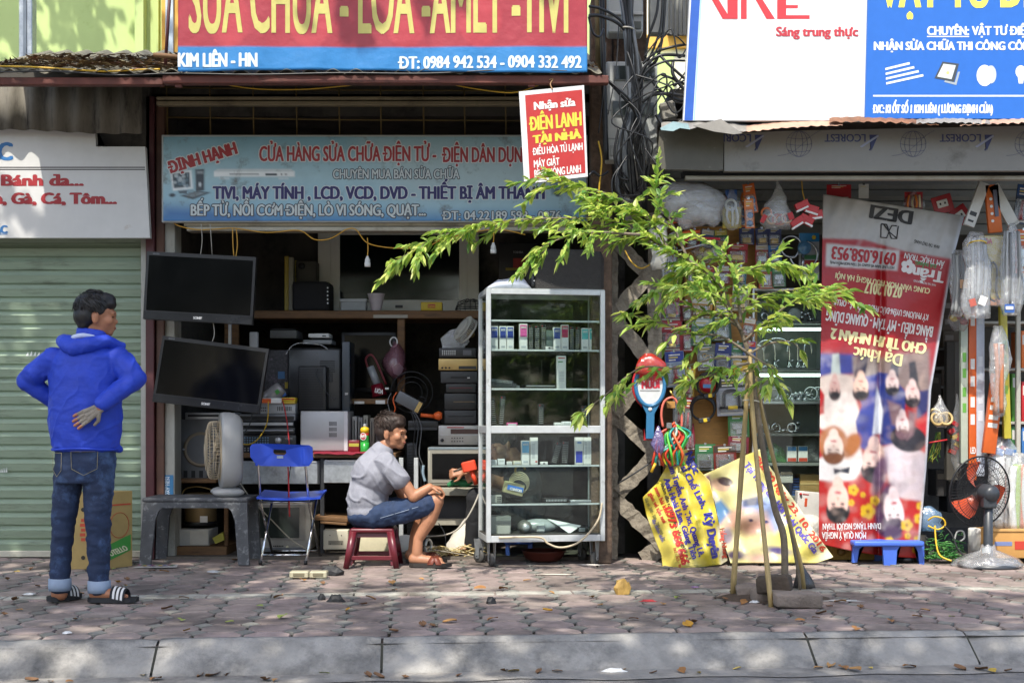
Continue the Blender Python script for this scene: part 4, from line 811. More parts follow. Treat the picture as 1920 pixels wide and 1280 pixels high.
g = MB(); g.lathe([(.036, 0), (.04, .01), (.068, .132), (.07, .136), (.066, .136), (.038, .012)], P(704, 582, 10.5) + V((0, .06, 0)), mat('pinkish white cup', '#c9bfc2', .35)); one(g, 'cup', 'white flared plastic cup on the window shelf', 'cup')
dev('tea_box', 'yellow tea box with red emblem on the window shelf', 'box', (789, 566, 829, 582), 10.46, .12, K('#c6aa1d', .5), [('emblem', 'r', (802, 570, 816, 577, .002), RED), ('lettering', 't', ('Lipton', 803, 815, 575.5, 571.5), YEL)])
fb_ = T('fan_guard', 'dark wire fan guard lying at the right end of the plank shelf', 'fan guard', P(877, 583, 10.5)); g = MB()
for k in range(7): g.torus(P(882, 583, 10.55) + V((0, 0, .01 + .013 * k)), .12 - .008 * k * k * .35, .003, BLK, (0, 0, 1), 28, 4)
for k in range(16):
 a = k * math.pi / 8; c = P(882, 583, 10.55); g.tube([c + V((.12 * math.cos(a), .12 * math.sin(a), .01)), c + V((.1 * math.cos(a), .1 * math.sin(a), .07)), c + V((.03 * math.cos(a), .03 * math.sin(a), .095))], .0025, BLK, 4)
g.build('wires', fb_)
dev('box', 'black carton with red printed side behind the white cloth', 'box', (935, 455, 1010, 545), 10.6, .3, mat('black carton', '#191616', .5), [('lettering', 't', ('TOSHIBA', 962, 981, 475, 471), K('#8c8c8c')), ('red_patch', 'r', (962, 484, 996, 502, .002), K('#8d1d16')), ('yellow_patch', 'r', (948, 502, 985, 507, .002), K('#8d7a1a'))])
# --- hanging bulb holders and yellow flex
fx = K('#c4932f')
g = MB(); g.ptube([(310, 400, 9.45), (330, 421, 9.45), (365, 430, 9.4), (400, 430, 9.4), (440, 428, 9.4), (500, 436, 9.4), (560, 432, 9.4), (590, 449, 9.4), (620, 447, 9.4), (650, 430, 9.4), (668, 431, 9.38), (690, 456, 9.36), (740, 465, 9.36), (800, 462, 9.36), (835, 447, 9.36), (925, 430, 9.36), (985, 440, 9.36)], .0042, fx, 6); one(g, 'cable', 'long yellow flex looping under the blue sign', 'cable')
for label, x, y0, y1, c in (('clear bulb holder on looped yellow flex before the upper television', 440, 428, 512, K('#9fa2a0', .2)), ('white bulb holder dangling before the dark window', 689, 446, 500, WT), ('white bulb holder dangling beneath the leafy branch', 925, 428, 475, WT)):
 t = T('bulb_holder', label, 'bulb holder', P(x, y1, 9.36), 'bulb holders on yellow flex'); g = MB(); g.ptube([(x - 4 if x == 440 else x, y0, 9.37), (x - 3 if x == 440 else x + 1, (y0 + y1) / 2 - 8, 9.36), (x, y1 - 20, 9.36)], .004, fx, 6)
 if x == 440: g.ptube([(x + 3, y0, 9.37), (x + 5, 460, 9.36), (x, y1 - 20, 9.36)], .004, fx, 6)
 g.build('flex', t); g = MB(); g.lathe([(0, .075), (.008, .075), (.012, .06), (.018, .05), (.018, .03), (.021, .03), (.021, 0), (.015, .0), (.013, .01), (0, .01)], P(x, y1, 9.36), c, (0, 0, 1), 16); g.build('socket', t)
# --- middle bay: red lamp, bag, boards, books, can
dev('television', 'dark flat panel standing against the back wall behind the red lamp', 'television', (640, 622, 742, 735), 10.7, .06, BLK, [('screen', 'r', (646, 628, 736, 727, .003), SCR)])
dev('shelf_board', 'low plank with papers below the red lamp', 'shelf', (656, 747, 728, 757), 10.15, .3, M['wood'], [('paper', 'r', (664, 752, 683, 757, .003), WT), ('paper', 'r', (704, 750, 722, 757, .003), WT)])
lp = T('rechargeable_lamp', 'red rechargeable lamp with clear tube tilted on the low plank', 'lamp', P(712, 745, 10.2)); g = MB(); g.ptube([(694, 687, 10.2), (708, 722, 10.2)], .03, mat('lamp tube', '#8b9094', .12), 12, 0); g.build('tube', lp)
mr_ = mat('dark red plastic', '#6d1122', .3); g = MB(); g.ptube([(706, 720, 10.2), (712, 742, 10.2)], [.045, .06], mr_, 14, 0); g.ptube([(690, 690, 10.22), (686, 672, 10.22), (700, 668, 10.22), (724, 720, 10.22)], .008, mr_, 8); g.build('body', lp)
g = MB(); text(g, 'LiOA', 702, 718, 735, 727, WT, flatmap(10.13), .06, ang=12); g.build('lettering', lp)
g = MB(); g.pbox(722, 726, 729, 730, 10.16, .02, WT, .002); one(g, 'switch', 'tiny white switch beside the red lamp', 'switch')
pb = T('plastic_bag', 'pinkish clear plastic bag tied to the wooden post', 'bag', P(742, 710, 10.3)); PK = glassy('pink film', (.85, .6, .68), .12, .15, .35, .5, '#b0808f')
g = MB(); rows = []
for i in range(9):
 t_ = i / 8; w = (3, 8, 13, 17, 20, 21, 20, 15, 6)[i]; cy = 640 + 70 * t_; cx = 741 + 2 * math.sin(i)
 rows.append([P(cx + w * math.cos(a) * (1 + .18 * math.sin(5 * a + i)), cy, 10.3) + V((0, w * .005 * math.sin(a), 0)) for a in [2 * math.pi * k / 18 for k in range(18)]])
g.ring_skin(rows, PK); g.build('film', pb)
g = MB(); g.pprism([(735, 686), (748, 680), (757, 690), (749, 705), (738, 700)], 10.29, .03, K('#a7c4bb', .5)); g.build('contents', pb)
g = MB(); g.torus(P(738, 641, 10.3), .036, .006, WT, (.7, 1, 0)); one(g, 'tape_ring', 'white ring hung over the neck of the pink bag', 'ring')
for i, (x, c, y) in enumerate(((660, '#8d8f8e', 780), (671, '#6f7070', 782), (681, '#77786f', 778), (693, '#6b665c', 783), (704, '#54534e', 779))): dev('drive', ('pale grey', 'mid grey', 'olive grey', 'brown grey', 'darkest grey')[i] + ' disc drive standing upright in the row behind the spray can', 'drive', (x, y, x + 9, 838), 9.95, .2, K(c, .5), [('slot', 'r', (x + 3, y + 8, x + 5, y + 44, .002), GREY2)], 'drives in a row')
can = T('spray_can', 'green and yellow spray can with red emblem on the work table', 'spray can', P(684, 848, 9.74)); g = MB(); g.lathe([(.03, 0), (.032, .004), (.032, .075)], P(684, 848, 9.74), K('#2f9a3c', .3)); g.build('can', can)
g = MB(); g.lathe([(.0322, .075), (.0322, .125)], P(684, 848, 9.74), K('#2f9a3c', .3), cap=False); g.lathe([(.0324, .125), (.0324, .142)], P(684, 848, 9.74), K('#c1342b', .3), cap=False); g.lathe([(.0324, .142), (.0324, .17), (.028, .18), (.012, .188)], P(684, 848, 9.74), K('#e0b522', .3)); g.build('band', can)
g = MB(); g.lathe([(.012, .186), (.012, .205), (.008, .21), (0, .212)], P(684, 848, 9.74), WT); g.build('cap', can)
g = MB(); f = flatmap(9.704); disc(g, f, 681, 818, 6, 7, WT, .0005); disc(g, f, 681, 818, 5, 6, RED, .001); text(g, 'RP7', 677, 686, 820, 815, WT, f, .08, 2); g.build('emblem', can)
dev('tin', 'small dark red tin next to the spray can', 'tin', (653, 825, 674, 847), 9.76, .08, mat('red tin', '#6e1420', .3), [('stripe', 'r', (654, 831, 673, 837, .002), K('#a8a13a'))])
# --- player stack left of the showcase
stk = [((823, 652, 893, 670), BLK, 'player back full of sockets, topmost of the tall stack by the showcase', [('sockets', 'd', (828, 656, 855, 666, 7, 3, 1.2), SIL), ('plate', 'r', (868, 656, 884, 666, .002), K('#55565a'))]),
 ((822, 672, 895, 694), GOLD, 'champagne gold player in the tall stack by the showcase', [('slot', 'r', (860, 686, 893, 692), BLK), ('buttons', 'd', (826, 687, 846, 692, 3, 1, 2), GREY2)]),
 ((826, 696, 895, 718), DRK, 'dark player just below the champagne gold one', [('strip', 'r', (845, 705, 880, 709), GREY2), ('light', 'r', (876, 707, 881, 709, .005), WT)]),
 ((836, 719, 893, 736), BLK, 'thin black player, fourth down in the tall stack', [('strip', 'r', (842, 726, 885, 728), K('#5c1f2a'))]),
 ((833, 737, 893, 768), BLK, 'black player, fifth down in the tall stack', [('strip', 'r', (850, 752, 890, 754), K('#6b5a44'))]),
 ((833, 769, 893, 794), DRK, 'dull black player resting on the silver receiver', [('strip', 'r', (840, 779, 888, 781), GREY2)]),
 ((822, 797, 900, 834), mat('silver face', '#a8a6a2', .35, .4), 'silver receiver with dark display under the tall stack', [('display', 'r', (845, 804, 898, 813), K('#3a1c22', .2)), ('red_label', 'r', (838, 800, 870, 802, .005), RED), ('buttons', 'd', (845, 818, 870, 830, 5, 2, 1.3), GREY2), ('knob', 'k', (829, 825, 3), DRK), ('strip', 'r', (823, 814, 899, 816), SIL)])]
for px, m, l, b in stk: dev('player', l, 'player', px, 9.9, .32, m, b, 'stacked players by the showcase')
fg = T('fan_cage', 'white slotted fan cage tipped on top of the player stack', 'fan cage', P(878, 652, 9.9)); g = MB(); q = P(878, 622, 9.95); ax = V((-.75, -.35, .55)).normalized(); wf = mat('ivory plastic', '#b9b8ae', .4)
u_ = ax.orthogonal().normalized(); w_2 = ax.cross(u_)
for k in range(40):
 a = 2 * math.pi * k / 40; r_ = u_ * math.cos(a) + w_2 * math.sin(a); g.tube([q + r_ * .1, q + r_ * .1 + ax * .05, q + r_ * .075 + ax * .065], .0042, wf, 4)
g.torus(q, .1, .008, wf, ax); g.torus(q + ax * .052, .1, .006, wf, ax); g.lathe([(.08, .06), (.05, .07), (0, .07)], q, wf, ax); g.build('cage', fg)
g = MB(); g.lathe([(.02, -.05), (.03, -.03), (.028, .0)], q, GOLD, ax); g.build('motor', fg)
g = MB(); g.pprism([(826, 634), (845, 618), (870, 614), (880, 640), (870, 652), (830, 652)], 10.1, .1, FILM); one(g, 'plastic_wrap', 'clear film wrapped parcel on the player stack', 'wrap')
psu = dev('power_supply', 'grey metal power supply box hung at an angle with wires', 'power supply', (741, 742, 792, 765), 9.95, .12, mat('steel grey', '#5b5d60', .4, .5), [('end_plate', 'r', (783, 743, 791, 764, .004), GOLD)], ang=28)
g = MB(); g.ptube([(744, 735, 9.94), (737, 748, 9.93), (741, 765, 9.93), (739, 772, 9.94)], .005, ORG, 6); g.ptube([(733, 737, 9.94), (727, 752, 9.93), (731, 772, 9.94)], .003, K('#7a7c80'), 5); g.ptube([(786, 742, 9.94), (799, 748, 9.92), (797, 756, 9.94)], .003, BLK, 5); one(g, 'cable', 'orange and grey wires from the hung power supply', 'cable')
g = MB(); g.torus(P(772, 735, 10.2), .16, .004, DRK, (0, 1, .2)); g.torus(P(772, 735, 10.2), .12, .003, DRK, (0, 1, .2)); g.torus(P(772, 735, 10.2), .08, .003, DRK, (0, 1, .2)); one(g, 'fan_guard', 'dark round fan guard behind the hung power supply', 'fan guard')
dr = T('drill', 'orange hand tool lying on the black rack behind the seated youth', 'tool', P(808, 785, 9.9)); g = MB(); g.ptube([(789, 778, 9.88), (815, 780, 9.88)], .014, ORG, 8, 0); g.build('handle', dr); g = MB(); g.ptube([(814, 780, 9.88), (822, 779, 9.88), (829, 779, 9.88)], [.02, .034, .022], ORG, 10, 2); g.build('head', dr)
dev('rack', 'black rack under the orange tool', 'rack', (765, 788, 822, 803), 9.92, .3, BLK, [('edge', 'r', (765, 801, 820, 806, .01), DRK)])
dev('crate', 'dark slatted metal panel behind the seated youth', 'panel', (763, 830, 780, 1010), 10.0, .3, DRK, [('slots', 'h', (765, 835, 778, 1000, 30), BLK)])
for i, x in enumerate((778, 784, 790)): g = MB(); g.ptube([(770 + i * 3, 770, 9.85), (x, 800, 9.83), (x - 4, 850, 9.84), (x + 5, 880, 9.86), (x + 3 + i, 930, 9.9)], .004, (BLK, K('#3c3f44'), K('#55585c'))[i], 5); one(g, 'cable', ('black', 'charcoal', 'mid grey')[i] + ' cable hanging behind the seated youth', 'cable')
g = MB(); g.ptube([(794, 872, 9.86), (793, 888, 9.86), (797, 902, 9.86)], .011, K('#8aa0b0', .3), 8); one(g, 'hose', 'pale blue hose end beside the silver television', 'hose')
dev('television', 'silver old television facing out beside the showcase', 'television', (802, 838, 912, 910), 9.8, .4, mat('silver tv', '#a39f92', .4, .2), [('bezel', 'r', (806, 844, 911, 905, .006), K('#8b877c', .4)), ('screen', 'r', (810, 850, 908, 898, .009), SCR), ('top_strip', 'r', (803, 838, 911, 842, .006), K('#77858d', .3))], bev=.01)
dev('bench', 'pale bench edge under the silver television', 'bench', (800, 914, 905, 929), 9.75, .4, mat('pale bench', '#9a9686', .6, dirt='#6d6858', damt=.2)); dev('cabinet', 'low dark cabinet with pale sill below the bench', 'cabinet', (805, 930, 905, 985), 9.9, .3, mat('charcoal panel', '#37383a', .6), [('sill', 'r', (806, 972, 905, 984, .03), K('#9b9789', .5))])
g = MB(); g.ptube([(840, 910, 9.7), (855, 903, 9.69), (872, 906, 9.69), (885, 902, 9.7)], [.016, .025, .028, .018], mat('green cloth', '#2f7a4c', .8, bump=.5), 8); one(g, 'cloth', 'green cloth lying on the bench by the repairman', 'cloth')
# --- lower floor: grey CRT, pallets, heater, white parts
dev('television', 'old grey television with pale screen on the floor under the chair', 'television', (477, 942, 584, 1030), 9.75, .4, mat('warm grey plastic', '#a39f95', .45, dirt='#75716a', damt=.1), [('bezel', 'r', (482, 946, 572, 1012, .006), K('#8f8b82', .4)), ('screen', 'r', (485, 951, 561, 1008, .009), CRT), ('buttons', 'd', (512, 1020, 532, 1026, 6, 1, 1.4), GREY2), ('knob', 'k', (539, 1025, 2.5), K('#d8d0a8')), ('stand', 'r', (479, 1026, 580, 1034, .02), K('#6f7173', .4))], bev=.015)
for i, (y0, y1, x0, x1) in enumerate(((968, 977, 590, 652), (978, 983, 600, 650))): dev('plank', ('broken board leaning', 'thinner broken board lower')[i] + ' above the cream heater panel', 'board', (x0, y0, x1, y1), 9.72, .4, M['wood'], ang=4)
dev('heater', 'cream vented panel box standing on the floor behind the stool', 'heater', (606, 993, 653, 1030), 9.62, .1, mat('cream enamel', '#c3bda8', .45, dirt='#8e8672', damt=.05), [('vent', 'v', (616, 1013, 644, 1021, 16), GREY2), ('screw', 'd', (608, 995, 651, 1027, 2, 2, 1), GREY2)], bev=.008)
dev('board', 'cream board with yellow label seen through the maroon stool', 'board', (662, 998, 740, 1034), 9.62, .05, mat('cream board', '#cfc7a8', .6), [('label_tag', 'r', (731, 998, 739, 1022, .003), YEL)])
vc = T('appliance', 'white and blue appliance lying on its side by the sandalled foot', 'appliance', P(775, 1040, 9.5)); g = MB(); g.ptube([(746, 1022, 9.55), (760, 1020, 9.55), (785, 1023, 9.55)], [.06, .07, .065], WT, 18, 3); g.build('body', vc)
g = MB(); g.ptube([(770, 1022, 9.545), (784, 1023, 9.545)], .0715, K('#7aa3bd', .3), 18, 0); g.build('band', vc); g = MB(); g.torus(P(803, 1024, 9.52), .05, .01, M['alu'], (1, -.4, 0)); g.torus(P(800, 1024, 9.52), .062, .006, DRK, (1, -.4, 0)); g.build('ring', vc)
sk = T('sack', 'bright white filled sack slumped beside the showcase', 'sack', P(875, 1040, 9.75)); g = MB(); rows = []
for i in range(12):
 t_ = i / 11; w = (34, 37, 38, 37, 34, 31, 28, 24, 20, 16, 11, 4)[i]; cy = 1040 - 78 * t_; cx = 872 + 14 * t_
 rows.append([P(cx + w * math.cos(a) * (1 + .05 * math.sin(4 * a + i * .6) + .03 * math.sin(9 * a - i)), cy, 9.8) + V((0, w * .0034 * math.sin(a), 0)) for a in [2 * math.pi * k / 30 for k in range(30)]])
g.ring_skin(rows, mat('white woven sack', '#cfcabd', .8, bump=.6, bscale=60)); g.build('body', sk)
# straw coloured cords by the sack
sc_ = MB(); cm = [K('#c7b27c', .8), K('#a9925c', .8), K('#d8cba0', .8)]
for i in range(46):
 x, y = R.uniform(810, 900), R.uniform(1028, 1043); a = R.uniform(-18, 18); sc_.ptube([(x - 14, y + R.uniform(-4, 4), 9.55 + R.uniform(-.06, .06)), (x, y - R.uniform(0, 8), 9.55), (x + 16, y + R.uniform(-4, 4), 9.55 + R.uniform(-.06, .06))], .004, cm[i % 3], 4, 3)
tag(sc_.build('straw_cord', loc=(0, 0, 0)), 'tangle of straw coloured packing cord on the shop floor', kind='stuff')
for i, pts in enumerate(([(780, 1005, 9.5), (830, 1003, 9.45), (860, 990, 9.42), (885, 955, 9.4), (906, 905, 9.42)], [(822, 980, 9.5), (834, 1000, 9.5), (836, 1025, 9.48)], [(745, 1040, 9.5), (790, 1022, 9.45), (810, 1030, 9.42), (850, 1036, 9.4), (905, 1046, 9.4)])):
 g = MB(); g.ptube(pts, .006 if i == 0 else .004, (K('#b6b1a4'), DRK, K('#8b8272'))[i], 6); one(g, 'cable', ('pale cable rising from the floor towards the showcase', 'short black cable by the low cabinet', 'thin tan cable snaking along the shop floor')[i], 'cable')
for i, pts in enumerate(([(472, 742, 9.8), (470, 790, 9.78), (446, 832, 9.76), (444, 870, 9.76)], [(436, 778, 9.8), (440, 800, 9.8), (452, 830, 9.8), (478, 828, 9.76), (500, 795, 9.76), (503, 752, 9.76)], [(530, 750, 9.8), (538, 790, 9.78), (543, 840, 9.74), (545, 875, 9.6)], [(450, 905, 9.6), (475, 940, 9.55), (510, 975, 9.5), (545, 1010, 9.5), (580, 1032, 9.5)])):
 g = MB(); g.ptube(pts, .0045, (DRK, K('#c6a01e'), RED, K('#a7a08c'))[i], 6); one(g, 'cable', ('black cable hanging left of the amplifier stack', 'yellow cable looping over the amplifier stack', 'red lead dropping over the amplifier stack', 'grey flex slanting across the old floor television')[i], 'cable')
# ============================================================= glass showcase on castors
CYF, CYB = 9.0, 9.42; before = set(COL.objects)
sc = T('showcase', 'aluminium and glass showcase on castors filled with remote controls', 'showcase', (X(1025, CYF), (CYF + CYB) / 2, 0)); al = M['alu']
cx0, cx1 = X(912, CYF), X(1140, CYF); ct, cb = Z(541, CYF), Z(1017, CYF); bw = .032
for x in (cx0, cx1 - bw):
 for y in (CYF, CYB - bw): g = MB(); g.box(x, x + bw, y, y + bw, cb, ct, al, .003); g.build('post', sc)
for z0, z1 in ((cb, cb + .045), (Z(812, CYF), Z(798, CYF)), (ct - .035, ct)):
 for y in (CYF + .001, CYB - bw): g = MB(); g.box(cx0 + bw, cx1 - bw, y, y + bw - .002, z0, z1, al, .003); g.build('rail', sc)
 for x in (cx0 + .001, cx1 - bw): g = MB(); g.box(x, x + bw - .002, CYF + bw, CYB - bw, z0, z1, al, .003); g.build('rail', sc)
g = MB(); g.box(cx0 + bw, cx1 - bw, CYF + .012, CYF + .016, cb + .045, Z(812, CYF), GLASS); g.build('pane', sc); g = MB(); g.box(cx0 + bw, cx1 - bw, CYF + .012, CYF + .016, Z(798, CYF), ct - .035, GLASS); g.build('pane', sc)
for x in (cx0 + .012, cx1 - .016): g = MB(); g.box(x, x + .004, CYF + bw, CYB - bw, cb + .045, ct - .035, GLASS); g.build('side_pane', sc)
g = MB(); g.box(cx0 + bw, cx1 - bw, CYB - .02, CYB - .016, cb + .045, ct - .035, GLASS); g.build('back_pane', sc)
g = MB(); g.box(cx0 + .003, cx1 - .003, CYF + .003, CYB - .003, cb + .046, cb + .052, mat('dusty base board', '#3c3a35', .8, dirt='#7a756a', damt=.1)); g.build('base_board', sc)
g = MB(); g.box(cx0 + .004, cx1 - .004, CYF + .004, CYB - .004, ct + .001, ct + .006, mat('top sheet', '#a9aeab', .3, var=.1)); g.build('top', sc)
SHZ = {}
SG = mat('shelf glass edge', '#6f8f86', .15, var=.05)
for nm, py in (('a', 600), ('b', 655), ('c', 728), ('d', 872), ('e', 944)):
 z = Z(py, CYF + .06); SHZ[nm] = z; g = MB(); g.box(cx0 + bw + .002, cx1 - bw - .002, CYF + .03, CYB - .035, z - .006, z, GLASS); g.build('glass_shelf', sc)
 g = MB(); g.box(cx0 + bw + .002, cx1 - bw - .002, CYF + .02, CYF + .03, z - .012, z + .001, al, .002); g.build('shelf_edge', sc)
 for x in (cx0 + .018, cx1 - .04): g = MB(); g.box(x, x + .02, CYF + .05, CYB - .05, z - .014, z - .007, al); g.build('shelf_bracket', sc)
SHZ['0'] = cb + .052; SHZ['m'] = Z(798, CYF)
def castor(px, Y, yaw):
 t = P(px, 1017, Y); t.z = cb; g = MB(); r = .045; c = V((t.x, t.y, r)); ax = V((math.cos(yaw), math.sin(yaw), 0))
 g.lathe([(.012, -.014), (r * .7, -.014), (r, -.01), (r, .01), (r * .7, .014), (.012, .014)], c, mat('castor rubber', '#4a4946', .7), ax, 24); o = g.build('castor', sc)
 g = MB()
 for s in (-1, 1): p = c + ax * .02 * s; u = ax.cross(V((0, 0, 1))); g.prism([p + V((0, 0, -.014)) - u * .012, p + V((0, 0, -.014)) + u * .012, V((p.x, p.y, cb)) + u * .03 , V((p.x, p.y, cb)) - u * .03], ax * .003 * s, M['galv'])
 g.cyl(c - ax * .024, c + ax * .024, .007, M['chrome']); g.build('fork', o)
castor(924, CYF + .06, .15); castor(1122, CYF + .06, -.7); castor(912, CYB - .1, .7); castor(1110, CYB - .08, .4)
def std(name, label, cat, x0, x1, yt, sh, d=.03, m=WT, bits=(), Y=None, group=None, ang=0):
 """thing standing on showcase shelf sh"""
 Y = Y or CYF + .09; yb = HZ - (SHZ[sh] + .001 - CAMZ) * F0 / Y
 return dev(name, label, cat, (x0, yt, x1, yb), Y, d, m, [(n, k, tuple(a), mm) for n, k, a, mm in bits], group, ang, .002)
def rbox(label, x0, x1, yt, sh, c, top=.5, m=WT):
 Y = CYF + .09; yb = HZ - (SHZ[sh] - CAMZ) * F0 / Y; ym = yt + (yb - yt) * top
 return std('remote_box', label, 'box', x0, x1, yt, sh, .04, m, [('colour_panel', 'r', (x0 + 1, yt + 2, x1 - 1, ym, .0015), K(c)), ('lettering', 't', ('REMOTE', x0 + 2.5, x1 - 2.5, yt + 9, yt + 5), WT), ('picture', 'r', (x0 + 3, yb - 8, x1 - 3, yb - 4, .0015), K('#a8adb0'))], group='boxed remote controls')
for l, x0, x1, yt, sh, c in (('white and blue box leftmost on the showcase upper shelf', 924, 938, 611, 'b', '#2c3f93'), ('white and blue box second from the left on the showcase upper shelf', 941, 954, 611, 'b', '#2c3f93'), ('white and blue box third from left on the showcase upper shelf', 955, 968, 611, 'b', '#2c3f93'), ('pink and white box on the showcase upper shelf', 979, 994, 606, 'b', '#d4599a'),
 ('white and blue box beside the tall crimson box', 1044, 1058, 612, 'b', '#2c3f93'), ('tall crimson and white box on the upper shelf', 1059, 1073, 607, 'b', '#b21f57'), ('left one of two aqua and white boxes', 1098, 1112, 613, 'b', '#54b3b4'), ('right one of two aqua and white boxes at the shelf end', 1113, 1128, 613, 'b', '#54b3b4'), ('pale blue and white box on the middle shelf', 983, 998, 826, 'd', '#63a8cf')): rbox(l, x0, x1, yt, sh, c)
std('remote_box', 'white tall carton standing alone on the third shelf', 'box', 1051, 1068, 666, 'c', .04, WT, [('red_line', 'r', (1053, 669, 1066, 671, .0015), RED), ('green_line', 'r', (1053, 676, 1062, 678, .0015), GRN), ('print', 'h', (1055, 695, 1064, 715, 7), K('#b9bcbd'))])
std('remote_box', 'white narrow carton with red foot beside the pale blue box', 'box', 1000, 1014, 820, 'd', .04, WT, [('print', 'h', (1002, 832, 1008, 860, 12), K('#b5b8ba')), ('red_mark', 'r', (1009, 864, 1013, 867, .0015), RED)])
std('remote_box', 'white carton with solid blue lower half near the right post', 'box', 1086, 1101, 820, 'd', .04, WT, [('blue_panel', 'r', (1087, 846, 1100, 868, .0015), K('#2336a4')), ('picture', 'r', (1090, 828, 1098, 832, .0015), K('#7e9ac4'))])
std('remote_box', 'white carton with fine print beside the solid blue one', 'box', 1102, 1117, 820, 'd', .04, WT, [('print', 'h', (1104, 829, 1109, 862, 12), K('#a9adb0')), ('print', 'h', (1111, 829, 1115, 862, 12), K('#b9bdc0'))])
def remote(label, x0, x1, yt, sh, c='#1b1c1e', ang=0, Y=None):
 Y = Y or CYF + .1; yb = HZ - (SHZ[sh] - CAMZ) * F0 / Y
 return std('remote_control', label, 'remote control', x0, x1, yt, sh, .018, K(c, .4), [('buttons', 'd', (x0 + 1.2, yt + 5, x1 - 1.2, yb - 3, 4, max(3, int((yb - yt) / 4.2)), .75), K('#a4a6a2')), ('power_button', 'd', (x0 + 1, yt + 1.5, x0 + 4, yt + 4, 1, 1, 1), RED)], Y, 'remote controls in the showcase', ang)
for l, x0, x1, yt, sh, a in (('grey buttoned black remote next to the pink box', 996, 1006, 608, 'b', 0), ('black remote second from the pink box', 1008, 1018, 609, 'b', 0), ('black remote third from the pink box', 1020, 1030, 607, 'b', 0), ('bagged black remote right of the crimson box', 1075, 1084, 610, 'b', 0), ('black remote leaning left of the aqua boxes', 1086, 1095, 611, 'b', 2),
 ('black remote standing in the middle bay', 1015, 1026, 757, 'm', 1), ('dim black remote leaning at the left of the middle bay', 923, 934, 745, 'm', -6), ('black remote second from left in the middle bay', 941, 951, 742, 'm', 4), ('black remote at right end of the middle bay', 1098, 1110, 760, 'm', 0),
 ('dark remote leaning in the lower bay', 1044, 1056, 829, 'd', 16), ('black remote upright in the lower bay', 1060, 1073, 828, 'd', 3), ('black remote against the right post of the lower bay', 1121, 1131, 818, 'd', 0)): remote(l, x0, x1, yt, sh, ang=a)
std('panel', 'plain dark grey panel standing on the upper shelf', 'panel', 1030, 1043, 618, 'b', .01, K('#53605c'))
for l, x0, x1, yt, sh in (('small white tape roll lying on the upper shelf', 1029, 1043, 648, 'b'), ('white tape roll lying on the lower bay shelf', 1019, 1033, 866, 'd')): std('tape_roll', l, 'tape roll', x0, x1, yt, sh, .03, WT, [('core', 'r', (x0 + 5, yt + 2, x1 - 5, yt + 4), GREY2)])
for l, x0, x1, yt, sh, c in (('small pink carton lying in the middle bay', 955, 975, 792, 'm', '#b9447f'), ('white carton lying right of centre in the middle bay', 1046, 1060, 792, 'm', '#d8d8d5'), ('taller white carton lying in the middle bay', 1061, 1078, 790, 'm', '#dedede'), ('row of pale adapters at left of the lower bay', 922, 936, 862, 'd', '#c2c6c6'), ('square white adapter at left of the lower bay', 938, 951, 860, 'd', '#d5d8d8'), ('flat white adapter in the lower bay', 955, 965, 865, 'd', '#c9c9c4'), ('cream adapter in the lower bay', 967, 982, 864, 'd', '#bfbaa5')): std('small_box', l, 'small box', x0, x1, yt, sh, .04, K(c), [('face', 'r', (x0 + 2, yt + 2, x1 - 2, yt + 6, .001), K('#b4b7b6'))])
for i, (x, y) in enumerate(((922, 711), (930, 716), (938, 720))): std('remote_control', ('uppermost', 'middle', 'lowest')[i] + ' remote of the slanting heap at left of the third shelf', 'remote control', x, x + 46, y, 'c', .02, K(('#2b3033', '#394044', '#4b5254')[i], .4), [('buttons', 'd', (x + 2, y + 1, x + 44, y + 6, 16, 2, .7), K('#9da3a2'))], CYF + .13 + .03 * i, 'remote controls in the showcase', 6)
std('player', 'thin black player lying flat on the third shelf', 'player', 992, 1052, 720, 'c', .15, BLK, [('strip', 'r', (995, 722, 1050, 724), SIL)], CYF + .16)
pw = T('power_adapter', 'old cream power adapter with blue label and coiled flex', 'adapter', P(970, 930, CYF + .12)); g = MB(); g.box(X(950, 9.12), X(988, 9.12), 9.1, 9.17, Z(927, 9.12), Z(905, 9.12), mat('aged cream plastic', '#a7a179', .5), .005, Matrix.Rotation(rad(14), 3, 'Y')); g.build('body', pw)
g = MB(); f = flatmap(9.098); shape(g, f, [(957, 908), (987, 915), (985, 924), (955, 917)], K('#2a6fc0'), .004); text(g, 'CLINTON', 960, 983, 918, 913, WT, f, .08, 6, ang=13); g.build('label_tag', pw)
g = MB()
for k in range(5): g.torus(P(980, 912 - 2 * k, 9.13), .055 + .004 * k, .004, K('#aaa386'), (.5, 1, .5 - .1 * k), 24, 5)
g.build('flex', pw)
std('junction_box', 'pale square junction box at left of the fourth shelf', 'box', 922, 945, 928, 'e', .06, K('#98988f'), [('coil', 'd', (936, 930, 944, 942, 3, 3, 1.2), GREY2)])
std('tray', 'flat black player with silver vent on the fourth shelf', 'player', 1028, 1075, 935, 'e', .12, BLK, [('vent', 'v', (1032, 937, 1072, 941, 14), SIL)], CYF + .14); std('foil_pack', 'crumpled silver foil pack at the right of the fourth shelf', 'pack', 1077, 1117, 939, 'e', .1, mat('foil', '#b5b8ba', .3, .8, bump=1.), [('fold', 'h', (1080, 940, 1114, 943, 3), K('#8d9092'))])
g = MB(); g.torus(P(985, 882, CYF + .2), .035, .008, GOLD, (0, 1, 0), arc=.75, a0=2.2); one(g, 'hook', 'brass coloured open hook hanging in the lower bay', 'hook')
std('rice_cooker', 'rounded dull grey appliance with pale patch at the bottom left of the showcase', 'appliance', 922, 963, 968, '0', .14, mat('dull grey plastic', '#7b7b76', .5), [('patch', 'r', (937, 986, 961, 1003, .003), K('#aaa79e'))], CYF + .1)
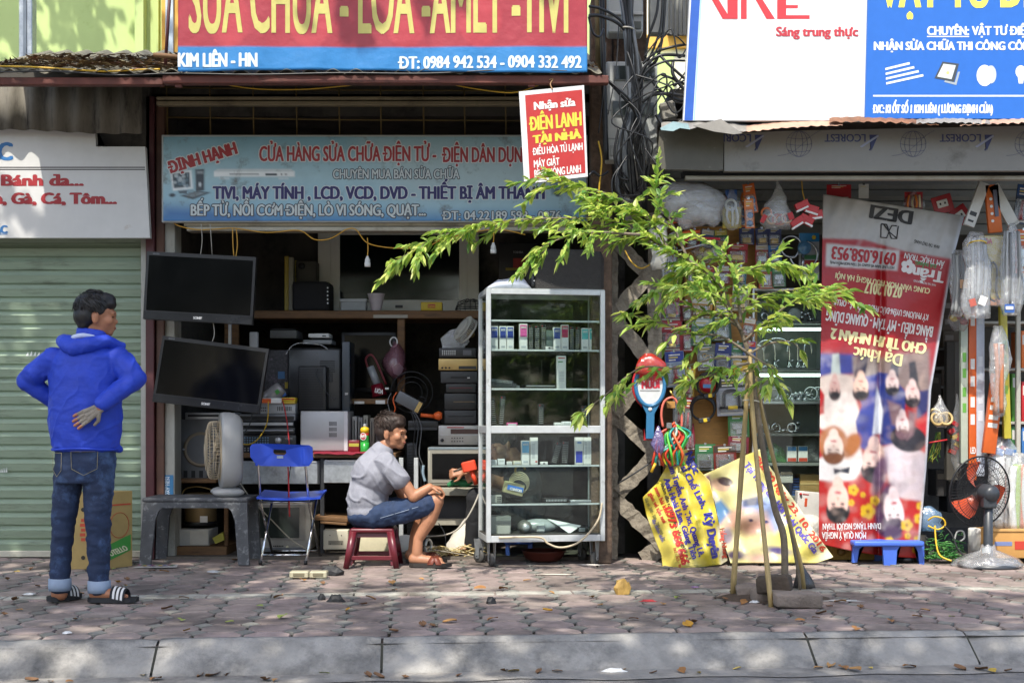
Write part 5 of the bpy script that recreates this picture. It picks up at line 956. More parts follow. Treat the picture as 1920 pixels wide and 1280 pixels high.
mtr = T('motor', 'squat metal motor with round cap at the bottom of the showcase', 'motor', P(985, 1000, CYF + .1)); g = MB(); q = V((X(990, 9.1), 9.09, SHZ['0'] + .042)); g.lathe([(.0, -.03), (.03, -.03), (.032, -.02), (.045, .0), (.045, .07), (.03, .08), (0, .08)], q, mat('cast grey metal', '#8a8a84', .45, .5), (0, 1, 0), 24); g.build('housing', mtr); g = MB(); g.lathe([(0, -.036), (.024, -.036), (.024, -.03)], q, SIL, (0, 1, 0), 20); g.build('cap', mtr)
ir = T('iron', 'pale grey steam iron shaped appliance at the bottom of the showcase', 'appliance', P(1025, 1000, CYF + .15)); g = MB(); rows = []
for i in range(9):
 t_ = i / 8; h_ = .015 + .055 * math.sin(math.pi * min(1, t_ * 1.1 + .05)) ** .7; w = .02 + .05 * math.sin(math.pi * (t_ * .9 + .05)); x = X(985 + 85 * t_, 9.2); rows.append([V((x, 9.2 + w * math.cos(a), SHZ['0'] + .04 + h_ * math.sin(a) * .75)) for a in [2 * math.pi * k / 14 for k in range(14)]])
g.ring_skin(rows, mat('pearl grey', '#a3a6a6', .25)); g.build('body', ir); g = MB(); g.box(X(1012, 9.13), X(1030, 9.13), 9.12, 9.2, SHZ['0'] + .001, SHZ['0'] + .06, K('#aeb0ae'), .01); g.build('foot', ir)
pf = T('paper', 'folded white paper sheet lying at the bottom of the showcase', 'paper', P(1060, 1000, CYF + .08)); g = MB(); a, b, c, d = P(1034, 973, 9.16), P(1098, 987, 9.1), P(1074, 1002, 9.08), P(1052, 985, 9.12); g.fin([g.bm.faces.new([g.bm.verts.new(p) for p in q]) for q in ((a, b, d), (d, b, c))], WT); g.build('sheet', pf)
std('charger', 'small black charger with pale print at the bottom right of the showcase', 'charger', 1090, 1112, 990, '0', .06, BLK, [('print', 'h', (1093, 992, 1105, 999, 3), K('#9ba0a2'))])
g = MB(); g.ptube([(1133, 945, CYF - .02), (1126, 975, CYF - .03), (1105, 1003, CYF - .04), (1080, 1022, CYF - .05), (1050, 1028, CYF - .05), (1028, 1020, CYF - .03), (1010, 1008, CYF - .02), (935, 1008, CYF - .01)], .007, K('#b7a98e'), 8); one(g, 'cable', 'cream cable looped along the bottom rail of the showcase', 'cable')
# --- on top of and beneath the showcase
bs_ = T('speaker', 'black rounded carpet covered loudspeaker lying on the showcase', 'speaker', V((X(1070, 9.1), 9.2, ct + .006))); z0 = ct + .006; z1 = Z(463, 9.1); car = mat('black carpet', '#3a3836', .95, var=.2, scale=30, bump=.9, bscale=150); rows = []
for x in (1006, 1010, 1133, 1140):
 e = .02 if x in (1006, 1140) else 0
 pr = [(9.05 + e, z0 + e), (9.05 + e, z1 - .07), (9.07 + e, z1 - .02), (9.13, z1 - e), (9.36, z1 - e), (9.4, z1 - .05), (9.4, z0 + e)]
 rows.append([V((X(x, 9.1), y, z)) for y, z in pr])
g = MB(); g.ring_skin(rows, car, True, False); g.build('body', bs_); g = MB(); g.ptube([(1004, 535, 9.06), (1002, 500, 9.07), (1006, 478, 9.1), (1012, 466, 9.16)], .012, BLK, 8); g.build('edge_trim', bs_)
for y in (500, 512, 525): g = MB(); g.ell(P(1005, y, 9.045), (.005, .005, .005), SIL, seg=8); g.build('stud', bs_)
wb_ = T('plastic_bag', 'white crumpled bag lying on top of the showcase', 'bag', V((X(960, 9.15), 9.2, z0)));  g = MB(); rows = []
for i in range(12):
 t_ = i / 11; x = 918 + 84 * t_; h_ = (4, 9, 14, 18, 19, 21, 23, 25, 26, 24, 16, 4)[i] * 9.1 / F0; rows.append([V((X(x, 9.12), 9.17 + .08 * math.cos(a), z0 + max(0, h_ * .5 + h_ * .55 * math.sin(a) * (1 + .12 * math.sin(3 * a + i))))) for a in [2 * math.pi * k / 16 for k in range(16)]])
g.ring_skin(rows, mat('bluish white plastic', '#c3c9d6', .4, bump=.8, bscale=25)); g.build('body', wb_)
g = MB(); g.lathe([(.1, 0), (.13, .02), (.155, .07), (.16, .075), (.15, .075), (.12, .02), (0, .015)], V((X(1035, 9.5), 9.35, .0)), mat('reddish brown clay', '#5a2a20', .4), n=32); one(g, 'basin', 'reddish brown basin under the showcase', 'basin')
rzc = Matrix.Rotation(rad(9), 4, 'Z'); pv_ = V((cx0, CYF, 0))  # the showcase stands turned a little; everything in, on and under it turns along
for o in set(COL.objects) - before:
 if o.parent is None: o.location = pv_ + rzc @ (o.location - pv_); o.rotation_euler = (0, 0, rad(9))
# ============================================================= meters, posts and cables between the shops
MY = 8.95
ut = T('meter_box', 'tall pale electricity meter box with four small windows behind the cable bundle', 'meter box', P(1183, 305, MY)); pv = mat('pale meter plastic', '#a5a8a5', .5, var=.1, dirt='#6b675e', damt=.18)
g = MB(); g.pbox(1137, 115, 1233, 300, MY, .16, pv, .012, seg=2); g.build('case', ut)
g = MB(); g.pbox(1135, 204, 1232, 208, MY - .004, .01, K('#8c8f8c'), .002); g.pbox(1136, 258, 1228, 261, MY - .004, .01, K('#8c8f8c'), .002); g.build('seam', ut)
for a in ((1152, 124, 1174, 149), (1204, 127, 1228, 152), (1149, 190, 1176, 216), (1203, 193, 1226, 217)):
 g = MB(); g.pbox(a[0] - 2, a[1] - 2, a[2] + 2, a[3] + 2, MY - .008, .012, K('#8f928f'), .003); w = g.build('window', ut); g = MB(); g.pbox(*a, MY - .011, .005, mat('meter glass', '#3b413f', .1)); g.build('pane', w)
g = MB(); g.pbox(1143, 272, 1170, 292, MY - .006, .01, K('#8b8e8a'), .003); g.build('switch_cover', ut)
u2 = T('meter_box', 'upper grey meter cabinet cut off by the top edge', 'meter box', P(1175, 65, MY)); g = MB(); g.pbox(1140, -60, 1206, 62, MY, .15, pv, .01); g.build('case', u2); g = MB(); g.pbox(1138, 22, 1206, 28, MY - .02, .03, K('#b3b4b0'), .003); g.build('lip', u2); g = MB(); g.pbox(1184, 40, 1202, 54, MY - .008, .01, K('#50544f'), .002); g.build('window', u2)
g = MB(); g.pbox(1218, -60, 1252, 62, MY + .1, .1, mat('grey sheet box', '#8b8c88', .55, .2), .006); one(g, 'meter_box', 'plain grey sheet box right of the upper meter cabinet', 'box')
g = MB(); g.pbox(1252, -60, 1300, 66, MY + .5, .02, mat('dusty louvre', '#9a9b95', .7));
for i in range(5): g.pbox(1256 + i * 8, -60, 1259 + i * 8, 66, MY + .48, .03, K('#7d7e79'), .002)
one(g, 'louvre_panel', 'ribbed grey panel at top between the boards', 'panel')
g = MB(); g.box(X(1108, 9.2), X(1148, 9.2), 9.2, 9.4, 0, 3.9, mat('brick pier', '#5b4a3d', .95, var=.4, scale=14, bump=1., bscale=30, dirt='#2b241e', damt=.3), .01); one(g, 'pier', 'dark brick pier rising behind the electricity meters', 'pier')
g = MB(); g.box(X(1150, 9.25), X(1212, 9.25), 9.22, 9.4, Z(130, 9.25), 4.1, mat('brick pier', '#5b4a3d')); one(g, 'brick_stub', 'rough brickwork showing between the two meter boxes', 'brickwork')
g = MB(); g.ptube([(1127, -60, 8.8), (1131, 120, 8.82), (1137, 300, 8.84)], .018, M['cable'], 8); one(g, 'conduit', 'dark vertical conduit left of the meter boxes', 'conduit')
g = MB(); g.ptube([(1120, -40, 8.85), (1122, 130, 8.86)], .02, mat('mossy timber', '#6f6445', .9, var=.3), 7, 0); one(g, 'pole', 'thin mossy timber pole right of the red banner', 'pole')
cb_ = T('cable_bundle', 'thick bundle of black cables tied down over the meter box', 'cables', P(1185, 360, 8.7))
for i in range(17):
 x = 1162 + i * 1.9 + R.uniform(-2, 2); yw = 8.72 + R.uniform(-.06, .06); sp = R.uniform(-1, 1)
 pts = [(x - 2 + 8 * sp * .3, -50, yw), (1172 + (i % 6) * 3, 55, 8.7 + R.uniform(-.03, .03)), (1178 + (i % 7) * 4, 150, 8.72), (1187 + 12 * sp, 210, 8.72), (1180 + 22 * sp, 270, 8.74), (1186 + 30 * sp, 335 + R.uniform(0, 40), 8.82)]
 if i % 3 == 0: pts += [(1200 + 10 * sp, 372, 8.9), (1215, 330, 9.0)]
 g = MB(); g.ptube(pts, R.choice((.008, .01, .012, .014)), M['cable'] if i % 5 else mat('grey cable sheath', '#4d5258', .35), 6, 5); g.build('cable', cb_)
g = MB(); g.torus(P(1176, 56, 8.7), .045, .006, K('#a9a59a'), (.1, .1, 1)); g.build('tie', cb_)
lps = [[(1104, 12, 8.6), (1130, 18, 8.62), (1165, 40, 8.66), (1190, 85, 8.7), (1204, 140, 8.7), (1200, 230, 8.7)], [(1104, 30, 8.6), (1125, 30, 8.62), (1160, 45, 8.66), (1180, 70, 8.7)], [(1104, 32, 8.62), (1112, 62, 8.6), (1125, 69, 8.6), (1132, 55, 8.66)],
 [(1205, 120, 8.7), (1230, 98, 8.68), (1262, 88, 8.66), (1284, 84, 8.7)], [(1198, 150, 8.7), (1212, 122, 8.68), (1240, 104, 8.66), (1284, 105, 8.7)], [(1196, 170, 8.68), (1212, 135, 8.66), (1245, 116, 8.64), (1284, 114, 8.68)], [(1238, 105, 8.66), (1258, 125, 8.64), (1284, 148, 8.66)], [(1262, 116, 8.66), (1262, 140, 8.64), (1284, 170, 8.66)],
 [(1240, 140, 8.66), (1262, 148, 8.66), (1284, 158, 8.68)], [(1218, 145, 8.66), (1236, 168, 8.66), (1262, 184, 8.66), (1282, 190, 8.68)], [(1204, 192, 8.66), (1225, 178, 8.64), (1255, 176, 8.64), (1282, 180, 8.66)], [(1214, 116, 8.72), (1228, 85, 8.7), (1240, 40, 8.7), (1243, -50, 8.7)], [(1210, 110, 8.72), (1216, 70, 8.7), (1232, 20, 8.68), (1236, -50, 8.68)], [(1218, 125, 8.74), (1232, 110, 8.7), (1243, 60, 8.72), (1250, -50, 8.72)],
 [(1140, 150, 8.64), (1165, 172, 8.62), (1185, 195, 8.66), (1200, 240, 8.68), (1208, 300, 8.7), (1204, 350, 8.74), (1190, 365, 8.8)], [(1140, 152, 8.66), (1162, 176, 8.64), (1190, 210, 8.68), (1214, 270, 8.7), (1214, 330, 8.74), (1196, 356, 8.8)], [(1230, 215, 8.7), (1250, 240, 8.7), (1280, 225, 8.72)], [(1160, 240, 8.75), (1152, 290, 8.75), (1160, 330, 8.78), (1178, 338, 8.8)], [(1104, 330, 8.7), (1112, 322, 8.72), (1125, 330, 8.74), (1140, 322, 8.78)]]
for i in range(16):
 a_, b_, c_ = R.uniform(1168, 1212), R.uniform(40, 300), R.uniform(20, 205); lps.append([(a_, b_, 8.68), ((a_ + 1284) / 2 + R.uniform(-25, 20), min(b_, c_) - R.uniform(-40, 45), 8.64 + R.uniform(-.05, .05)), (1262 + R.uniform(-15, 10), c_ + R.uniform(-25, 30), 8.64), (1286, c_, 8.7)] if i % 2 else [(a_, b_, 8.66), (a_ + R.uniform(-40, 30), b_ + 40, 8.62), (a_ + R.uniform(-30, 45), b_ + R.uniform(60, 110), 8.64), (a_ + R.uniform(-5, 25), min(365, b_ + 150), 8.74)])
for i, pts in enumerate(lps):
 g = MB(); g.ptube(pts, (.009, .011, .008)[i % 3] if i < 19 else .0055, M['cable'], 6, 7); o = one(g, 'cable', 'loose black cable looping around the meter boxes', 'cable', 'loose black cables by the meters')
g = MB(); g.ptube([(1122, 265, 8.75), (1128, 300, 8.74), (1124, 345, 8.74), (1122, 380, 8.76)], .006, M['ycable'], 6); one(g, 'cable', 'yellow cable dropping left of the meter box', 'cable')
g = MB(); g.ptube([(1136, 80, 8.6), (1133, 160, 8.6), (1122, 250, 8.62)], .004, M['cable'], 5); g.ptube([(1160, 48, 8.68), (1155, 130, 8.64), (1140, 215, 8.62)], .004, M['cable'], 5); one(g, 'cable', 'pair of thin wires slanting across the meter box', 'cable')
g = MB(); g.pbox(1240, 190, 1268, 222, 8.8, .08, mat('grey junction case', '#86837a', .7, dirt='#57534b', damt=.2), .006, -14); one(g, 'junction_box', 'dusty junction box tucked under the loose cables', 'box')
g = MB(); g.ptube([(1172, 470, 9.3), (1185, 492, 9.25), (1203, 503, 9.25), (1225, 492, 9.3)], .005, M['ycable'], 6); one(g, 'cable', 'yellow wire looped over the top of the concrete lattice', 'cable')
g = MB(); g.ptube([(1160, 905, 9.4), (1185, 890, 9.38), (1212, 872, 9.38), (1225, 862, 9.4)], .006, DRK, 6); one(g, 'cable', 'dark cable lying along a concrete brace', 'cable')
# ============================================================= hardware goods
BRS = mat('brass', '#b2924c', .3, .9); STL = mat('lock steel', '#a9adb0', .25, .9)
board = T('pegboard', 'yellow brown plywood display board covered with hanging locks', 'board', P(1355, 900, 9.8)); g = MB(); g.pbox(1284, 425, 1420, 905, 9.8, .02, M['ply']); g.build('panel', board); g = MB(); g.pbox(1243, 420, 1284, 905, 9.85, .02, M['wood']); g.build('side_panel', board)
g = MB(); g.pbox(1262, 540, 1266, 830, 9.72, .02, M['alu'], .002); g.pbox(1276, 540, 1279, 830, 9.72, .02, M['alu'], .002); one(g, 'metal_strip', 'pale metal display strip holding the long red packs', 'rack')
def pack(label, x0, y0, x1, y1, card, item=None, c2=None, Y=9.7, ang=0, name='blister_pack', cat='pack', top=.3, group=None):
 t = T(name, label, cat, P((x0 + x1) / 2, y1, Y), group); c = P((x0 + x1) / 2, (y0 + y1) / 2, Y); rot = Matrix.Rotation(rad(ang), 3, 'Y'); w, h = x1 - x0, y1 - y0; xm = (x0 + x1) / 2; s = Y / F0
 def put(mb, nm): (mb.xf(rot, c) if ang else None); return mb.build(nm, t)
 g = MB(); g.pbox(x0, y0, x1, y1, Y, .004, K(card, .35), .0015); put(g, 'card')
 g = MB(); f = flatmap(Y)
 if c2: rect(g, f, x0 + 1, y0 + 1, x1 - 1, y0 + h * top, K(c2, .35), .001)
 for i in range(3): rect(g, f, x0 + w * .2, y0 + h * (top * .3 + .07 * i), x0 + w * (.8 - .12 * i), y0 + h * (top * .3 + .035 + .07 * i), K('#d8d5cc' if i != 1 else '#c9b65c'), .002)
 rect(g, f, x0 + w * .12, y1 - h * .09, x1 - w * .12, y1 - h * .045, K('#cfccc4'), .002); put(g, 'print')
 by0 = y0 + h * (top + .06)
 if item in ('padlock', 'brass', 'black', 'keylock'):
  m = {'padlock': STL, 'brass': BRS, 'black': BLK, 'keylock': STL}[item]; bh = (y1 - by0) * .45
  g = MB(); g.pbox(x0 + w * .22, y1 - h * .12 - bh, x1 - w * .22, y1 - h * .12, Y - .026, .022, m, .003); r = w * .2 * s; cc = P(xm, y1 - h * .12 - bh - 2, Y - .015); g.torus(cc, r, r * .26, STL if item != 'black' else STL, (0, 1, 0), 16, 6, .5, 0 if True else 0); put(g, 'lock')
  if item == 'keylock': g = MB(); g.torus(P(xm - w * .1, by0 + h * .06, Y - .01), w * .1 * s, .003, BRS); g.pbox(xm, by0 + h * .05, xm + w * .3, by0 + h * .08, Y - .012, .004, BRS); put(g, 'keys')
 elif item == 'ulock':
  g = MB(); g.tube([P(x0 + w * .25, y1 - h * .22, Y - .02), P(x0 + w * .25, by0 + h * .25, Y - .02), P(x0 + w * .32, by0 + h * .05, Y - .02), P(x1 - w * .32, by0 + h * .05, Y - .02), P(x1 - w * .25, by0 + h * .25, Y - .02), P(x1 - w * .25, y1 - h * .22, Y - .02)], w * .075 * s, K(c2 or '#8d1f28', .3), 8, True, 4); put(g, 'shackle')
  g = MB(); g.tube([P(x0 + w * .1, y1 - h * .2, Y - .02), P(x1 - w * .1, y1 - h * .2, Y - .02)], h * .055 * s, BLK, 10); g.tube([P(xm - w * .12, y1 - h * .2, Y - .02), P(xm + w * .2, y1 - h * .2, Y - .02)], h * .058 * s, YEL, 10); put(g, 'crossbar')
 elif item == 'tool':
  g = MB(); g.tube([P(xm, by0 + h * .06, Y - .018), P(xm, y1 - h * .35, Y - .018), P(xm, y1 - h * .1, Y - .018)], [w * .1 * s, w * .12 * s, w * .2 * s], K('#8f2430', .3), 8); put(g, 'tool')
 elif item == 'rings':
  g = MB()
  for q in range(2): g.torus(P(xm, by0 + h * (.15 + .3 * q), Y - .02), w * .28 * s, w * .07 * s, K('#b5653a', .4));
  put(g, 'ring')
 elif item == 'cups':
  g = MB(); m = mat('blue suction cup', '#3f6f9c', .15)
  for q in range(2): g.lathe([(0, -.02), (w * .12 * s, -.02), (w * .3 * s, -.005), (w * .34 * s, 0)], P(xm + w * (.1 - .1 * q), by0 + h * (.2 + .28 * q), Y), m, (0, 1, 0), 16)
  put(g, 'suction_cup')
 elif item == 'hinge':
  g = MB(); g.pbox(x0 + w * .2, by0 + h * .08, x1 - w * .2, by0 + h * .3, Y - .012, .01, STL, .002); g.pbox(xm - w * .12, by0 + h * .3, xm + w * .12, y1 - h * .15, Y - .012, .01, STL, .002); put(g, 'fitting')
 if item: g = MB(); g.pbox(x0 + w * .1, by0, x1 - w * .1, y1 - h * .1, Y - .034, .032, BLIST, .006); put(g, 'blister')
 g = MB(); g.pbox(xm - 2, y0 - 2.5, xm + 2, y0 + 2, Y - .002, .008, STL); put(g, 'hook'); return t
PK_ = [
 ('navy card with brass padlock, leftmost of the three below the orange packs', 1388, 428, 1412, 456, '#20285c', 'brass', None), ('navy card with brass padlock, middle of the three', 1419, 429, 1440, 456, '#20285c', 'brass', None), ('navy card with brass padlock, right of the three', 1442, 429, 1463, 457, '#20285c', 'brass', None),
 ('red card with brass lock behind the leaves left of the red and blue pair', 1366, 459, 1400, 489, '#9d1f27', 'brass', '#b83038'), ('red and white keyed padlock card beside the blue one', 1418, 459, 1441, 492, '#b23a3c', 'keylock', '#b8b4b0'), ('bright blue keyed padlock card', 1443, 459, 1463, 491, '#2f6fae', 'keylock', '#2f7fc0'),
 ('orange carded packet half hidden by leaves', 1424, 498, 1448, 538, '#b5572a', 'hinge', '#3f7a45'), ('green carded packet right of the orange one', 1450, 500, 1471, 535, '#3c6f43', 'hinge', '#55915a'),
 ('long red card with dark red bar lock, topmost at the board edge', 1237, 546, 1278, 600, '#8f1a2c', 'ulock', '#a51f33'), ('long red card with red bar lock, second at the board edge', 1240, 604, 1277, 656, '#97172b', 'ulock', '#b02a3a'), ('blue topped clear pack with red handled tool at the board edge', 1250, 660, 1282, 722, '#8e9db0', 'tool', '#2b3f8f'),
 ('brown card with steel lock left of the yellow blister', 1281, 566, 1296, 598, '#6b4138', 'padlock', '#8a3030'), ('yellow framed blister of small locks', 1298, 560, 1334, 593, '#b5832d', 'brass', '#c7c2b4'), ('deep yellow card with steel padlock', 1341, 553, 1370, 589, '#c29324', 'padlock', None), ('clear topped yellow lock pack by the sapling stem', 1375, 534, 1403, 580, '#a89b6c', 'brass', '#c5c7c5'),
 ('green framed blister with round padlock', 1298, 598, 1333, 646, '#3f6b4f', 'padlock', '#93a59a'), ('dark green card with steel shackle', 1336, 592, 1369, 636, '#234a34', 'padlock', '#1f4f38'), ('slim red card at the left edge of the plywood', 1281, 612, 1297, 656, '#9a2430', 'padlock', '#7b1b26'),
 ('grey card with lock and L shaped key', 1309, 648, 1341, 691, '#7d8078', 'keylock', '#595c58'), ('navy card with black and white lock', 1342, 645, 1369, 692, '#23306a', 'black', None), ('green card behind the yellow hinge pack', 1371, 643, 1393, 690, '#3d7a50', 'hinge', '#3d7a50'),
 ('yellow card left of the red cable lock', 1282, 692, 1301, 740, '#b9962a', 'tool', '#c9a42d'), ('yellow card with steel hinge by the bamboo', 1378, 677, 1403, 726, '#c29a22', 'hinge', '#c9a528'), ('grey card with big black and yellow bar lock', 1345, 706, 1396, 776, '#a3a4ac', 'ulock', '#232326'),
 ('green and red card with steel hasp by the bamboo', 1367, 774, 1403, 817, '#3c7a3f', 'hinge', '#2f6f3a'), ('maroon card behind the bamboo stake', 1367, 820, 1402, 846, '#5e1724', 'hinge', '#6b1c2a'), ('green card with large black and white lock at the bottom', 1305, 834, 1340, 880, '#2d5a39', 'black', '#2d6a3f'), ('red edged dark card with steel lock at the bottom right', 1340, 836, 1379, 877, '#6e2620', 'padlock', '#3a2f26'),
 ('tall maroon card low at the left edge of the plywood', 1286, 796, 1301, 842, '#7c1a2e', 'tool', '#8f2036'), ('long clear pack of screwdrivers at the board edge', 1264, 724, 1284, 797, '#84888c', 'tool', '#a8acaf'), ('narrow dark pack of tools beside the black cable lock', 1284, 745, 1297, 812, '#56524e', 'tool', '#9c2a2a')]
for i, (l, x0, y0, x1, y1, c, it, c2) in enumerate(PK_): pack(l, x0 - 2, y0 - 2, x1 + 2, y1 + 3, c, it, c2, 9.7 - .009 * (i % 4), R.uniform(-5, 5))
for i, (x, y, c, it, c2, w) in enumerate(((1300, 430, '#8c2430', 'padlock', '#b9b5aa', 'red and white'), (1326, 430, '#2a5a8a', 'hinge', '#c9c5ba', 'blue and white'), (1352, 431, '#3a6b46', 'brass', '#c2b04a', 'green and yellow'), (1300, 497, '#b08a2a', 'keylock', '#7a2a2a', 'yellow and maroon'), (1328, 500, '#5d6a78', 'padlock', '#b0302c', 'slate and red'), (1356, 498, '#7d2338', 'hinge', '#c0bdb4', 'maroon and white'), (1388, 498, '#2f6a74', 'brass', '#c9c24a', 'teal and yellow'), (1404, 596, '#a3572a', 'hinge', '#c8c2b2', 'rust and white'), (1405, 640, '#355a9a', 'tool', '#c23a34', 'blue and red'), (1404, 732, '#6f7a3a', 'padlock', '#c2bfa8', 'olive and cream'), (1350, 882, '#8d3a30', 'hinge', '#b7b2a2', 'brick red and grey'), (1302, 884, '#4a4f8a', 'padlock', '#bdb8c8', 'violet and grey'), (1252, 462, '#a3622a', 'tool', '#c5c0b0', 'amber and white'), (1246, 500, '#3f7a5a', 'padlock', '#a82c2c', 'sea green and red'))): pack(w + ' carded packet hung among the locks of the hardware stall', x - 12, y, x + 12, y + 34, c, it, c2, 9.66 - .012 * (i % 4), R.uniform(-9, 9))
for l, cx, cy, r, lab in (('coiled black cable lock with round red label', 1327, 720, 21, 1), ('coiled black cable lock hanging below the red labelled one', 1318, 764, 23, 0)):
 t = T('cable_lock', l, 'lock', P(cx, cy + r, 9.66)); g = MB(); s = 9.66 / F0
 for q in range(3): g.torus(P(cx, cy + q * 1.5, 9.66 - .012 * q), (r - q * .8) * s, .008, BLK, (.06 * q, 1, .08 * q), 28, 6)
 g.build('coil', t); g = MB(); g.pbox(cx - 8, cy + r - 4, cx + 14, cy + r + 5, 9.6, .03, DRK, .006, -8); g.pbox(cx + 1, cy + r - 3, cx + 8, cy + r + 4, 9.597, .01, YEL, .002, -8); g.build('lock', t)
 if lab: g = MB(); g.lathe([(0, -.002), (r * .74 * s, -.002), (r * .74 * s, .002)], P(cx, cy, 9.64), K('#a8202c', .3), (0, 1, 0), 24); rect(g, flatmap(9.637), cx - 9, cy + 0, cx + 9, cy + 7, K('#4f7fb0'), .002); g.build('label_tag', t)
def bag(label, cx, y0, y1, w, Y, film=FILM, items=(), cat='bag', name='plastic_bag', prof=(.15, .3, .62, .85, .96, 1, .98, .85, .5), seed=1, flat=.5, ang=0):
 t = T(name, label, cat, P(cx, y1, Y)); g = MB(); rows = []; n = len(prof); q = random.Random(seed)
 for i, p in enumerate(prof):
  y = y0 + (y1 - y0) * i / (n - 1); k = 16; ox = q.uniform(-.06, .06) * w
  rows.append([P(cx + ox + p * w / 2 * math.cos(a) * (1 + .12 * math.sin(3 * a + i * 1.3 + seed)), y + 2 * math.sin(2 * a + seed), Y) + V((0, p * w / 2 * Y / F0 * flat * math.sin(a) * (1 + .2 * math.sin(5 * a + i)), 0)) for a in [2 * math.pi * j / k for j in range(k)]])
 g.ring_skin(rows, film)
 c = P(cx, (y0 + y1) / 2, Y); R_ = Matrix.Rotation(rad(ang), 3, 'Y')
 if ang: g.xf(R_, c)
 g.build('film', t)
 for nm, fn in items:
  g = MB(); fn(g)
  if ang: g.xf(R_, c)
  g.build(nm, t)
 return t
def its(kind, cx, y0, y1, w, Y, col, n=4, r=.008, seed=0):
 q = random.Random(seed)
 def fn(g):
  for i in range(n):
   x = cx + w * (-.38 + .76 * (i + .5) / n) + q.uniform(-1.5, 1.5); m = K(col[i % len(col)], .35) if isinstance(col[i % len(col)], str) else col[i % len(col)]; yy = Y + q.uniform(-.02, .02)
   if kind == 'rod': g.ptube([(x, y0 + q.uniform(0, 6), yy), (x + q.uniform(-4, 4), (y0 + y1) / 2, yy - .01), (x + q.uniform(-3, 3), y1 - q.uniform(0, 8), yy)], r, m, 6, 4)
   elif kind == 'ring': g.torus(P(x, y0 + (y1 - y0) * q.uniform(.3, .8), yy), r * 3, r * .7, m, (q.uniform(-.6, .6), 1, q.uniform(-.6, .6)), 18, 5)
   elif kind == 'lump': g.ell(P(x, y0 + (y1 - y0) * q.uniform(.35, .85), yy), (r * 2.2, r * 1.6, r * 1.8), m, Matrix.Rotation(q.uniform(0, 3), 3, 'Y'), 8)
   elif kind == 'box': px, py = x, y0 + (y1 - y0) * q.uniform(.25, .8); g.pbox(px - r * 380, py - r * 250, px + r * 380, py + r * 250, yy, r * 3, m, .002, q.uniform(-40, 40))
 return fn
# the top row, hanging from the rail
HY = 9.15
bag('big shiny clear plastic bag bundle at the top left of the hardware stall', 1298, 343, 424, 128, 9.0, FILM, [('folds', its('lump', 1298, 350, 424, 120, 9.0, [FILM], 7, .03, 3))], prof=(.4, .8, .95, 1, 1, .95, .85, .6, .25), seed=4, flat=.6)
bag('translucent white sheeting hanging left of the plastic bag bundle', 1236, 405, 505, 34, 9.05, glassy('milky film', (.8, .82, .8), .1, .3, .5, .6, '#b9b7ae'), prof=(.5, .9, 1, .95, .9, .9, .85, .85, .8), seed=8, flat=.3)
ht = T('tool_bundle', 'bundle of orange handled tools behind the sapling leaves', 'tools', P(1280, 500, 9.2))
for i, (pts, c) in enumerate((([(1248, 420, 9.15), (1270, 414, 9.14), (1296, 417, 9.15)], ORG), ([(1262, 447, 9.15), (1285, 436, 9.14), (1312, 434, 9.15)], ORG), ([(1270, 458, 9.15), (1300, 447, 9.14), (1350, 448, 9.15)], RED), ([(1255, 440, 9.16), (1290, 425, 9.15)], SIL), ([(1272, 470, 9.16), (1330, 455, 9.15)], SIL))): g = MB(); g.ptube(pts, (.016, .013, .009, .006, .006)[i], c, 8, 5); g.build('tool', ht)
bag('clear bag of yellow and green fittings behind the leaves', 1330, 452, 492, 60, 9.3, BLIST, [('fitting', its('lump', 1330, 455, 492, 56, 9.3, ['#8e8a3c', '#b59a2c', '#5b6b3a'], 9, .012, 5))], seed=6)
bag('clear bundle of silver rods hanging at the stall corner', 1258, 455, 545, 36, 9.3, BLIST, [('rod', its('rod', 1258, 460, 545, 34, 9.3, ['#9fa3a4', '#7d8284'], 6, .006, 7))], seed=9)
bag('yellow pack of scissors left of the orange cards', 1372, 356, 430, 42, HY, BLIST, [('card', lambda g: g.pbox(1355, 388, 1390, 428, HY + .02, .003, K('#c4a933'))), ('scissors', its('rod', 1372, 385, 425, 30, HY, ['#d8d8d4', '#c9c9c2'], 3, .008, 2)), ('handle', lambda g: g.torus(P(1370, 384, HY), .035, .009, WT)), ('header', lambda g: g.pbox(1360, 356, 1382, 376, HY + .015, .003, BLU))], seed=11, flat=.3)
pack('orange card standing behind the suction cups', 1384, 362, 1406, 425, '#b9622a', 'cups', '#c96b26', 9.22, 12); pack('upper orange card with blue suction cups', 1396, 344, 1418, 400, '#c9601f', 'cups', '#c9601f', 9.16, -9); pack('lower orange card with blue suction cups', 1396, 372, 1414, 428, '#c9671f', 'cups', '#d07a2c', 9.12, -3)
bag('clear red printed bag of wire rings hung by its neck', 1458, 338, 428, 62, HY, FILM, [('ring', its('ring', 1456, 375, 425, 60, HY - .02, ['#c56d3a', '#b8a08a', '#a93228'], 5, .011, 3)), ('red_print', lambda g: [g.pbox(1428, 402, 1436, 418, HY - .06, .003, RED, 0, 30), g.pbox(1478, 398, 1488, 412, HY - .06, .003, RED, 0, -20)])], prof=(.08, .15, .3, .5, .7, .85, 1, 1, .8), seed=13)
rb = T('box_bunch', 'bunch of small red boxes tied together left of the tall banner', 'boxes', P(1512, 427, HY))
for x, y, a in ((1505, 385, -25), (1522, 392, 18), (1530, 402, -8), (1496, 416, -32), (1513, 412, 28)): g = MB(); g.pbox(x - 13, y - 8, x + 13, y + 8, HY - .02 - .01 * (x % 3), .04, K('#b8282a', .4), .002, a); g.pbox(x - 12, y + 5, x + 12, y + 8.5, HY - .024 - .01 * (x % 3), .03, WT, 0, a); g.build('box', rb)
g = MB(); g.ptube([(1503, 332, HY), (1505, 360, HY), (1512, 385, HY)], .004, M['ycable'], 5); g.build('string', rb)
